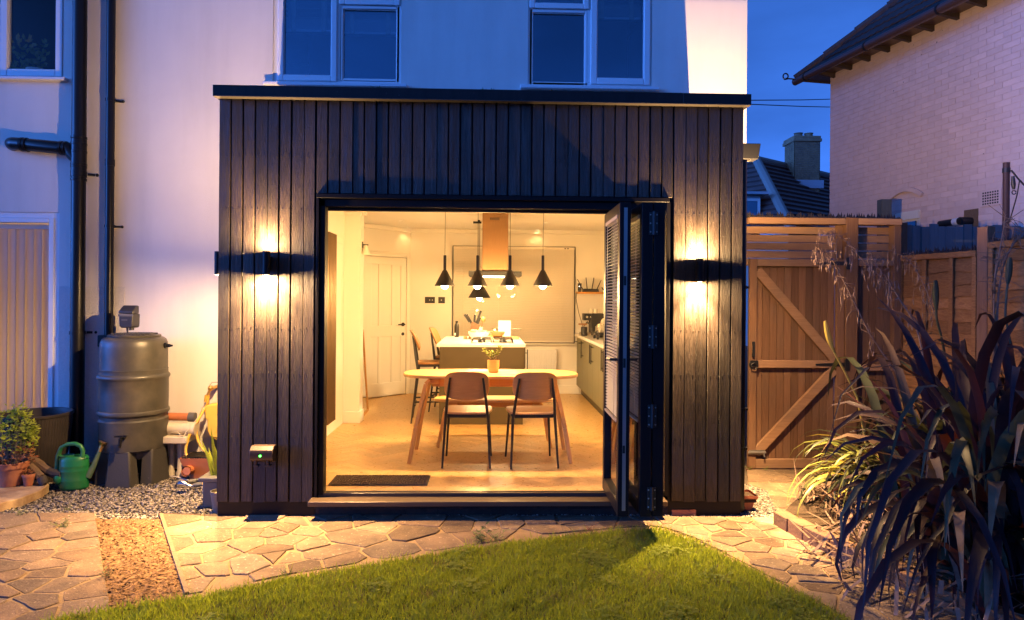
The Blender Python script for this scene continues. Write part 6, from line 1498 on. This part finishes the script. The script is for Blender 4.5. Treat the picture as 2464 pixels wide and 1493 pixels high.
# shelf with router, speaker box and kettle
sz = at(1420, 703, 5.15).z; sx0 = at(1389, 703, 5.15).x
solo('wall_shelf', MB().box(sx0, IX1-.002, 5.08, YB-.001, sz-.028, sz), m_oakback, 'thin oak shelf on the wall carrying a router', 'shelf', bevel=.003)
rx0, rx1 = at(1402, 700, 5.17).x, at(1440, 700, 5.17).x
ro = thing('wifi_router', 'flat black wifi router with four antennas on the oak shelf', 'router', ((rx0+rx1)/2, 5.17, sz))
part(ro, 'body', MB().prism([(rx0, 5.10, sz+.001), (rx1, 5.10, sz+.001), (rx1-.01, 5.10, sz+.04), (rx0+.01, 5.10, sz+.048)], (0,0,0), (0,.14,0)), m_grey, bevel=.006)
for t, tx, h in ((.06, -.085, .16), (.33, -.02, .185), (.62, .03, .185), (.92, .07, .15)):
    x = rx0+(rx1-rx0)*t; part(ro, 'antenna', MB().bar((x, 5.235, sz+.03), (x+tx, 5.235, sz+.03+h), .014, .010, up=(0,1,0), w2=.010, d2=.008), m_grey)
mx_ = at(1394.5, 690, 5.14).x
mb_ = thing('smart_speaker', 'small black box with a white light at the shelf end', 'box', (mx_, 5.14, sz))
part(mb_, 'body', MB().box(mx_-.027, mx_+.027, 5.11, 5.16, sz+.02, sz+.125), m_grey, bevel=.004); part(mb_, 'foot', MB().box(mx_-.02, mx_+.02, 5.115, 5.155, sz, sz+.019), m_grey)
part(mb_, 'light', MB().disc((mx_-.008, 5.109, sz+.08), (0,-1,0), .005, .002), m_led_w)
kx2 = at(1459, 696, 5.15).x
tk = thing('iron_teapot', 'small dark iron teapot at the right of the router', 'teapot', (kx2, 5.15, sz))
part(tk, 'body', MB().lathe([(.0,.002),(.03,.002),(.055,.02),(.058,.04),(.04,.062),(.014,.068),(.01,.08),(.0,.084)], (kx2+.02, 5.15, sz), 20), m_iron)
part(tk, 'spout', MB().tube([(kx2-.025, 5.15, sz+.03), (kx2-.055, 5.15, sz+.045), (kx2-.068, 5.15, sz+.07)], [.014,.010,.007], 8), m_iron)
part(tk, 'handle', MB().tube([(kx2+.02-.05*math.cos(t*.4), 5.15, sz+.05+.085*math.sin(t*.4)) for t in range(9)], .003, 6), m_iron)
solo('router_cable', MB().tube([(sx0-.004, 5.14, sz-.005), (sx0-.012, 5.2, sz-.10), (sx0+.04, 5.25, sz-.32), (sx0+.10, 5.27, sz-.5), (sx0+.13, 5.27, .9)], .004, 6), m_metalblk, 'thin black cable hanging from the shelf to the worktop', 'cable')
# coffee machine etc. on the worktop
x0, x1 = at(1404, 800, 5.0).x, at(1452, 800, 5.0).x; zt = at(1430, 755, 4.95).z
cm = thing('coffee_machine', 'dark espresso machine in the corner of the worktop', 'coffee machine', ((x0+x1)/2, 5.05, .9))
xm = x0+(x1-x0)*.36
part(cm, 'body', MB().box(xm, x1, 4.93, 5.22, .905, zt), m_grey, bevel=.006)
part(cm, 'brew_head', MB().box(x0, xm-.001, 4.93, 5.15, zt-.10, zt), m_grey, bevel=.006)
part(cm, 'drip_tray', MB().box(x0-.04, xm-.001, 4.93, 5.2, .901, .935), m_steel, bevel=.004)
part(cm, 'portafilter', MB().lathe([(.03,0),(.03,-.03),(.015,-.05),(.0,-.05)], (x0+.06, 5.0, zt-.10), 14).tube([(x0+.06, 4.99, zt-.12), (x0-.0, 4.90, zt-.17)], .010, 8), m_chrome)
part(cm, 'group_ring', MB().disc((x0+.04, 4.928, zt-.05), (0,-1,0), .018, .006).disc((x0+.09, 4.928, zt-.05), (0,-1,0), .012, .006), m_chrome)
for k, (dx, lab) in enumerate(((.37, 'white mug on the coffee machine, nearer the window blind'), (.60, 'white mug on the coffee machine, nearer the folded doors'))):
    mgx = x0+(x1-x0)*dx; q = thing('mug', lab, 'mug', (mgx, 5.0, zt+.001), 'white mugs on the coffee machine')
    part(q, 'cup', MB().lathe([(.0,0),(.026,0),(.029,.004),(.029,.062),(.026,.062),(.026,.006),(.0,.005)], (mgx, 5.0, zt+.001), 18), m_cream)
    part(q, 'handle', MB().tube([(mgx+.027+.018*math.sin(t*.5), 4.99, zt+.032+.02*math.cos(t*.5)) for t in range(7)], .004, 6), m_cream)
gx = at(1402, 800, 4.72).x
gd = thing('coffee_grinder', 'black hand grinder with a crank on the worktop corner', 'grinder', (gx, 4.72, .9))
part(gd, 'body', MB().lathe([(.0,.002),(.045,.002),(.045,.12),(.04,.128),(.0,.13)], (gx+.02, 4.72, .9), 20), m_grey)
part(gd, 'crank', MB().tube([(gx+.02, 4.72, 1.03), (gx+.02, 4.72, 1.055)], .007, 8).bar((gx-.06, 4.72, 1.066), (gx+.06, 4.72, 1.066), .022, .022), m_woodbowl)
kx3 = at(1443, 792, 4.3).x
kt = thing('steel_kettle', 'shiny steel kettle behind the drying rack', 'kettle', (kx3, 4.3, .9))
part(kt, 'body', MB().lathe([(.0,.03),(.06,.03),(.064,.04),(.058,.15),(.03,.185),(.0,.19)], (kx3, 4.3, .9), 24), m_chrome)
part(kt, 'base', MB().lathe([(.0,.001),(.068,.001),(.068,.028),(.0,.028)], (kx3, 4.3, .9), 20), m_grey)
part(kt, 'handle', MB().tube([(kx3-.05, 4.28, 1.07), (kx3-.10, 4.27, 1.06), (kx3-.105, 4.27, .98), (kx3-.066, 4.28, .955)], .009, 8), m_grey)
rx = at(1428, 812, 3.95).x
rk = thing('dish_rack', 'dark dish rack with a steel pan at the front of the worktop', 'rack', (rx+.12, 3.95, .9))
part(rk, 'tray', MB().box(rx, rx+.36, 3.80, 4.12, .955, .985).box(rx-.01, rx+.37, 3.79, 4.13, .986, .992), m_grey, bevel=.004)
for x, y in ((rx+.02, 3.82), (rx+.30, 3.82), (rx+.02, 4.10), (rx+.30, 4.10), (rx+.11, 3.82)): part(rk, 'foot', MB().box(x, x+.03, y-.012, y+.012, .9005, .955), m_grey)
part(rk, 'pan', MB().tube([(rx+.16, 3.92, 1.10), (rx+.22, 4.0, 1.10)], [.085,.085], 24), m_chrome)
part(rk, 'plates', MB().tube([(rx+.06, 3.86, 1.04), (rx+.07, 3.86, 1.04)], .06, 20).tube([(rx+.10, 3.9, 1.04), (rx+.11, 3.9, 1.04)], .055, 20), m_cream)
# recessed ceiling lights
random.seed(9)
spots = [((964, 531.5), 'recessed downlight left of the pendants, nearer the doorway'), ((981, 548), 'recessed downlight left of the pendants, nearer the white door'), ((1314, 536), 'recessed downlight right of the hood, nearer the doorway'), ((1293, 553), 'recessed downlight right of the hood, nearer the blind')]
for (px, py), lab in spots:
    p = g(px, py, CE); x, y = p.x, p.y
    dl = thing('ceiling_downlight', lab, 'downlight', (x, y, CE), 'recessed ceiling downlights')
    part(dl, 'bezel', MB().lathe([(.045,-.004),(.032,-.006),(.030,-.001)], (x, y, CE), 20), m_door)
    part(dl, 'lens', MB().lathe([(.0,-.002),(.030,-.002)], (x, y, CE), 16), m_dlens)
    light('SPOT', (x, y, CE-.02), WARM, .8, dl, .03, (0,0,0), 125, 1.0)
# ------------------------------------------------------------------ flax bed
BED = [(1876,1262),(1945,1303),(2010,1335),(2110,1380),(2260,1450),(2480,1560)]
bp_ = [g(*p) for p in BED]
solo('bed_soil', MB().prism([(p.x+.03, p.y+.04, 0) for p in bp_]+[(6, bp_[-1].y, 0), (6, 1.2, 0), (g(2150,1180).x, 1.0, 0), (g(1990,1205).x, .55, 0), (g(1890,1225).x+.02, .1, 0)], (0,0,-.2), (0,0,-.10)), m_soil, kind='structure', smooth=0)
be = thing('bed_edging', 'low brick edging of the flax bed beside the crazy paving', 'edging', bp_[0])
m_edgeb = MAT('edging_brick', (.17,.085,.042), .9, (.10,.05,.026), 14, bump=.6, bscale=50, rand=.2)
L = []
for a, b in zip(bp_, bp_[1:]): L.append((a, b))
for a, b in L:
    l = (b-a).length; n = max(1, round(l/.215))
    for i in range(n):
        p, q = a.lerp(b, i/n), a.lerp(b, (i+.965)/n); o = Vector((U(-.006,.006), U(-.006,.006), U(-.008,.012)))
        part(be, 'edging_brick', MB().bar(p+o+Vector((0,0,.035)), q+o+Vector((0,0,.035)), .10, .13), m_edgeb, bevel=.006)
def flax_leaf(base, az, L, W, e0, bend, twist=0.0, curl=0.0, seg=9, fold=.35, ex=1.6):
    m = MB(); p = Vector(base); a = az; pts = []
    for i in range(seg+1):
        t = i/seg; e = e0-bend*(t**ex); d = Vector((math.cos(a)*math.cos(e), math.sin(a)*math.cos(e), math.sin(e)))
        pts.append((p.copy(), d, t)); p = p+d*(L/seg); a += curl/seg
    side0 = Vector((-math.sin(az), math.cos(az), 0))
    for p, d, t in pts:
        s = (side0-d*side0.dot(d)).normalized(); nn = s.cross(d); c_, s_ = math.cos(twist*t), math.sin(twist*t); s2_ = s*c_+nn*s_; n2 = nn*c_-s*s_
        w = W*min(1, .55+1.6*t)*(1-max(0, (t-.45)/.55)**1.7)
        if t == 1: w = .0015
        m.v += [tuple(p-s2_*w*.5-n2*fold*w*.25), tuple(p+n2*fold*w*.15), tuple(p+s2_*w*.5-n2*fold*w*.25)]
    for i in range(seg):
        k = 3*i; m.f += [(k, k+1, k+4, k+3), (k+1, k+2, k+5, k+4)]
    return m
random.seed(21)
def flax(name, label, base, r, n, Ls, Ws, mats, az=None, e=(.9, 1.45), bend=(.9, 2.4), left=1880, top=700, dry=400, tall=.0, ex=1.6):
    t = thing(name, label, 'plant', base); k = 0; tries = 0
    while k < n and tries < 30000:
        tries += 1
        a = U(0, 6.283) if az is None else az[0]+random.gauss(0, 1)*az[1]
        rr = r*math.sqrt(R()); b = Vector(base)+Vector((rr*math.cos(a+U(-1,1)), rr*math.sin(a+U(-1,1)), 0))
        up = R() < tall; m = flax_leaf(b, a, U(*Ls), U(*Ws), max(U(*e), 1.1) if up else U(*e), U(.5, 1.5) if up else U(*bend), U(-.9, .9), U(-.5, .5), ex=ex)
        q = [pix(v) for v in m.v[1::3]]
        if min(p[0] for p in q) < left or min(p[1] for p in q) < top or min(v[2] for v in m.v) < -.16: continue
        if any((Vector(v)-CAMP).dot(_F) < 2.2 for v in m.v): continue
        part(t, 'leaf', m, random.choice(mats), smooth=50); k += 1
    print(name, k, tries)
    m = MB()
    for q in range(dry):
        a = U(0, 6.283); rr = (r+.45)*math.sqrt(R()); p = Vector(base)+Vector((rr*math.cos(a), rr*math.sin(a), U(.0, .5)*(1-rr/(r+.5))))
        d = Vector((U(-1,1), U(-1,1), U(-.5,.7))).normalized()*U(.10, .32); s = d.cross(Vector((U(-.4,.4), U(-.4,.4), 1))).normalized()*U(.004, .012); md = p+d*.5+Vector((0,0,U(-.02,.04)))
        m.add([p-s, p+s, md+s, md-s, p+d], [(0,1,2,3),(3,2,4)])
    part(t, 'dead_leaves', m, m_dead, kind='stuff', smooth=0)
    return t
fb1 = g(2440, 1385, -.10)
flax('bronze_flax', 'large dark bronze flax plant with long drooping leaves at the lawn corner', (fb1.x, fb1.y, -.10), .62, 296, (1.1, 2.5), (.040, .078), [m_flax, m_flax, m_flax, m_flax, m_flaxr, m_flaxd, m_flaxg], e=(.6, 1.5), bend=(2.0, 3.7), left=1985, top=708, dry=700, tall=.07, ex=2.1)
fb4 = g(2330, 1345, -.10)
flax('bronze_flax', 'dark bronze flax drooping over the brick edging, in front of the larger one', (fb4.x, fb4.y, -.10), .36, 210, (.9, 1.8), (.034, .066), [m_flax, m_flax, m_flax, m_flaxr, m_flaxd, m_flaxg], e=(.5, 1.5), bend=(2.0, 3.6), left=1960, top=760, dry=300, tall=.05, ex=2.0)
fb2 = g(2130, 1225, -.10)
flax('variegated_flax', 'yellow striped flax clump arching over the paving by the gate', (fb2.x+.12, fb2.y+.05, -.10), .24, 110, (.55, 1.2), (.028, .048), [m_flaxv, m_flaxy, m_flaxg, m_flaxv], az=(3.6, 1.0), e=(.8, 1.45), bend=(1.6, 3.2), left=1885, top=900)
fb3 = g(2300, 1255, -.10)
flax('grey_green_flax', 'grey green flax growing between the striped and the bronze clumps', (fb3.x, fb3.y, -.10), .28, 90, (.8, 1.5), (.038, .062), [m_flaxg, m_flaxg, m_flax, m_flax], e=(.8, 1.5), bend=(1.0, 2.6), left=2020, top=790)
def zb2(x, y, Y=0.0): return at(1771+x*.32234, 481.25+y*.32234, Y)
STK = [('dead flower stalk with hanging seed pods, arching lowest over the gate top rail', [(1210,1330),(1140,1210),(1000,1000),(880,760),(790,580),(700,420),(640,375),(585,385)], .05),
       ('tallest dead flower stalk arching over the gate post', [(1360,1000),(1260,800),(1150,640),(1020,520),(900,400),(800,290),(720,250),(650,262)], .0),
       ('short pale dead flower stalk in front of the fixed gate panel', [(1400,1010),(1250,790),(1130,590),(1050,490),(1010,400)], -.05),
       ('dead flower stalk leaning across the overlap fence', [(1530,1000),(1480,850),(1430,700),(1370,570),(1290,450),(1160,380)], .1)]
for k, (lab, pth, Y) in enumerate(STK):
    P_ = [zb2(x, y, Y) for x, y in pth]; st = thing('flower_stalk', lab, 'stalk', (P_[0].x, Y, -.1), 'dead flax flower stalks')
    full = smooth_path([Vector((P_[0].x+.25, Y-.1, -.1)), Vector((P_[0].x+.10, Y-.02, P_[0].z*.55))]+P_, 4); nF = len(full)
    part(st, 'stem', MB().tube(full, [.0085-.0068*i/(nF-1) for i in range(nF)], 6), m_dead)
    pods = MB()
    for i in range(int(nF*.42), nF):
        for q in range(3):
            b = full[i]; L_ = U(.03, .12); d = Vector((U(-1,1), U(-1,1), U(-.6,.7))).normalized(); tip = b+d*L_*.6; hang = tip+Vector((U(-.015,.015), U(-.015,.015), -U(.02,.10)))
            pods.tube([b, tip, hang], [.0022,.0016,.0012], 4)
            if R() < .5: pods.tube([hang, hang+Vector((U(-.008,.008), 0, -.022)), hang+Vector((U(-.012,.012), 0, -.05))], [.002,.006,.0015], 5)
    part(st, 'seed_pods', pods, m_dead, kind='stuff')
for lab, pth, Y in (('yellow green bud spike leaning in front of the gate', [(905,1475),(820,1300),(730,1130),(690,1020),(665,905)], .0), ('blue green bud spike in front of the overlap fence', [(1530,1010),(1500,900),(1492,740),(1490,600)], .05), ('grey green bud spike near the rusty clothes post', [(2010,860),(2020,700),(2035,560),(2045,430)], .0)):
    P_ = [zb2(x, y, Y) for x, y in pth]; bs = thing('bud_spike', lab, 'flax bud', P_[0], 'flax bud spikes')
    full = smooth_path(P_, 4); n = len(full); part(bs, 'stem', MB().tube([P_[0]+Vector((.1,0,-.5))]+full[:n//2+1], .008, 7), m_flaxg if 'yellow' not in lab else m_flaxy)
    part(bs, 'bud', MB().tube(full[n//2:], [.010+.014*math.sin(math.pi*i/(n-n//2-1))*(1-.3*i/(n-n//2)) for i in range(n-n//2)], 8), m_flaxg if 'yellow' not in lab else m_flaxy)
tw = thing('bare_shrub', 'bare dark twiggy shrub at the fence by the clothes post', 'shrub', zb2(1935, 1000, .25))
random.seed(33)
for pth in ([(1930,1010),(1925,800),(1935,560),(1965,400),(2000,200),(2010,120)], [(1945,1010),(1960,700),(2010,450),(2090,300),(2150,230)], [(1925,900),(1930,640),(1960,480),(2030,400)]):
    P_ = smooth_path([zb2(x, y, .25) for x, y in pth], 4); m = MB().tube([P_[0]+Vector((0,0,-.9))]+P_, [.012]+[.009-.006*i/len(P_) for i in range(len(P_))], 6)
    for i in range(3, len(P_)):
        for q in range(2):
            d = Vector((U(-1,1), U(-.6,.6), U(-.5,.9))).normalized(); a = P_[i]+d*U(.05,.16); m.tube([P_[i], a, a+Vector((U(-.05,.05), U(-.03,.03), U(-.09,.04)))], [.003,.002,.0012], 4)
    part(tw, 'branch', m, m_dead)
# terracotta pot by the right corner
p = g(1786, 1222, ZG); 
t = thing('corner_pot', 'tilted square terracotta pot tucked against the extension corner', 'flower pot', (p.x, p.y, ZG))
part(t, 'pot', MB().add([(p.x-.05,p.y-.05,ZG-.01),(p.x+.05,p.y-.05,ZG-.01),(p.x+.05,p.y+.05,ZG-.01),(p.x-.05,p.y+.05,ZG-.01),(p.x-.075,p.y-.075,ZG+.085),(p.x+.075,p.y-.075,ZG+.085),(p.x+.075,p.y+.075,ZG+.085),(p.x-.075,p.y+.075,ZG+.085),
     (p.x-.088,p.y-.088,ZG+.09),(p.x+.088,p.y-.088,ZG+.09),(p.x+.088,p.y+.088,ZG+.09),(p.x-.088,p.y+.088,ZG+.09),(p.x-.085,p.y-.085,ZG+.112),(p.x+.085,p.y-.085,ZG+.112),(p.x+.085,p.y+.085,ZG+.112),(p.x-.085,p.y+.085,ZG+.112)],
     [(0,3,2,1)]+[(i*4+k, i*4+(k+1) % 4, i*4+4+(k+1) % 4, i*4+4+k) for i in range(3) for k in range(4)]), m_terra, bevel=.004)
part(t, 'soil', MB().box(p.x-.078, p.x+.078, p.y-.078, p.y+.078, ZG+.06, ZG+.098), m_soil)
# weeds
random.seed(12)
WD = [(156,1268,.07,'small weed in the paving left of the bark path, nearest the gravel',9),(50,1240,.05,'flat weed at the back edge of the left paving',8),(161,1228,.05,'bright weed on the gravel behind the left paving',6),(256,1386,.06,'weed tuft at the edge of the bark path',9),(695,1384,.055,'tiny weed in the paving near the lawn edge',6),(1167,1303,.09,'largest weed sprawling in the paving joint by the lawn',26),(1420,1276,.05,'dry reddish weed in the paving before the folding doors',8),(1688,1316,.06,'weed at the lawn corner by the right paving',8),(1806,1131,.05,'weed at the foot of the gate latch side',8),(1843,1133,.04,'low weed under the middle of the gate',7),(905,219,.0,'',0)]
for px, py, h, lab, n in WD:
    if not n: continue
    b = g(px, py, -.145); t = thing('weed', lab, 'weed', b, 'weeds in the paving'); m = MB()
    for q in range(n):
        a = U(0, 6.283); l = h*U(.5, 1.3); p0 = b+Vector((U(-.03,.03)*n/10, U(-.02,.02), 0)); d = Vector((math.cos(a)*.9, math.sin(a)*.9, U(.3, 1.2))).normalized(); s = d.cross(Vector((0,0,1))).normalized()*l*.13
        for w in range(4):
            c = p0+d*l*(.25+.25*w); e = (s*(1 if w % 2 else -1)).normalized()*l*.3+d*l*.15; m.add([c, c+e*.5+d*l*.08, c+e, c+e*.5-d*l*.08+Vector((0,0,.003))], [(0,1,2,3)])
        m.tube([p0, p0+d*l], [.0015,.0008], 4)
    part(t, 'leaves', m, m_weed if 'reddish' not in lab else m_redleaf, kind='stuff', smooth=0)
for k, px in enumerate((893, 913, 1163, 1186, 1332)):
    b = at(px, 222, -.03); b.z = 2.886; t = thing('moss_tuft', ['first', 'second', 'third', 'fourth', 'fifth'][k]+' tiny moss tuft along the black roof edge', 'moss', b, 'moss tufts on the roof edge')
    t['label'] = ['tiny moss tuft on the roof edge under the left bedroom window, first of a pair', 'tiny moss tuft on the roof edge under the left bedroom window, second of a pair', 'thin moss sprig on the roof edge midway between the bedroom windows', 'short moss sprig on the roof edge midway between the bedroom windows', 'dark moss tuft on the roof edge under the right bedroom window'][k]
    m = MB()
    for q in range(14):
        d = Vector((U(-1,1), U(-1,1), U(.2,1.4))).normalized()*U(.012,.035); s = d.cross(Vector((0,1,.2))).normalized()*.006; m.add([b-s, b+s, b+d], [(0,1,2)])
    part(t, 'leaves', m, m_weed, kind='stuff', smooth=0)
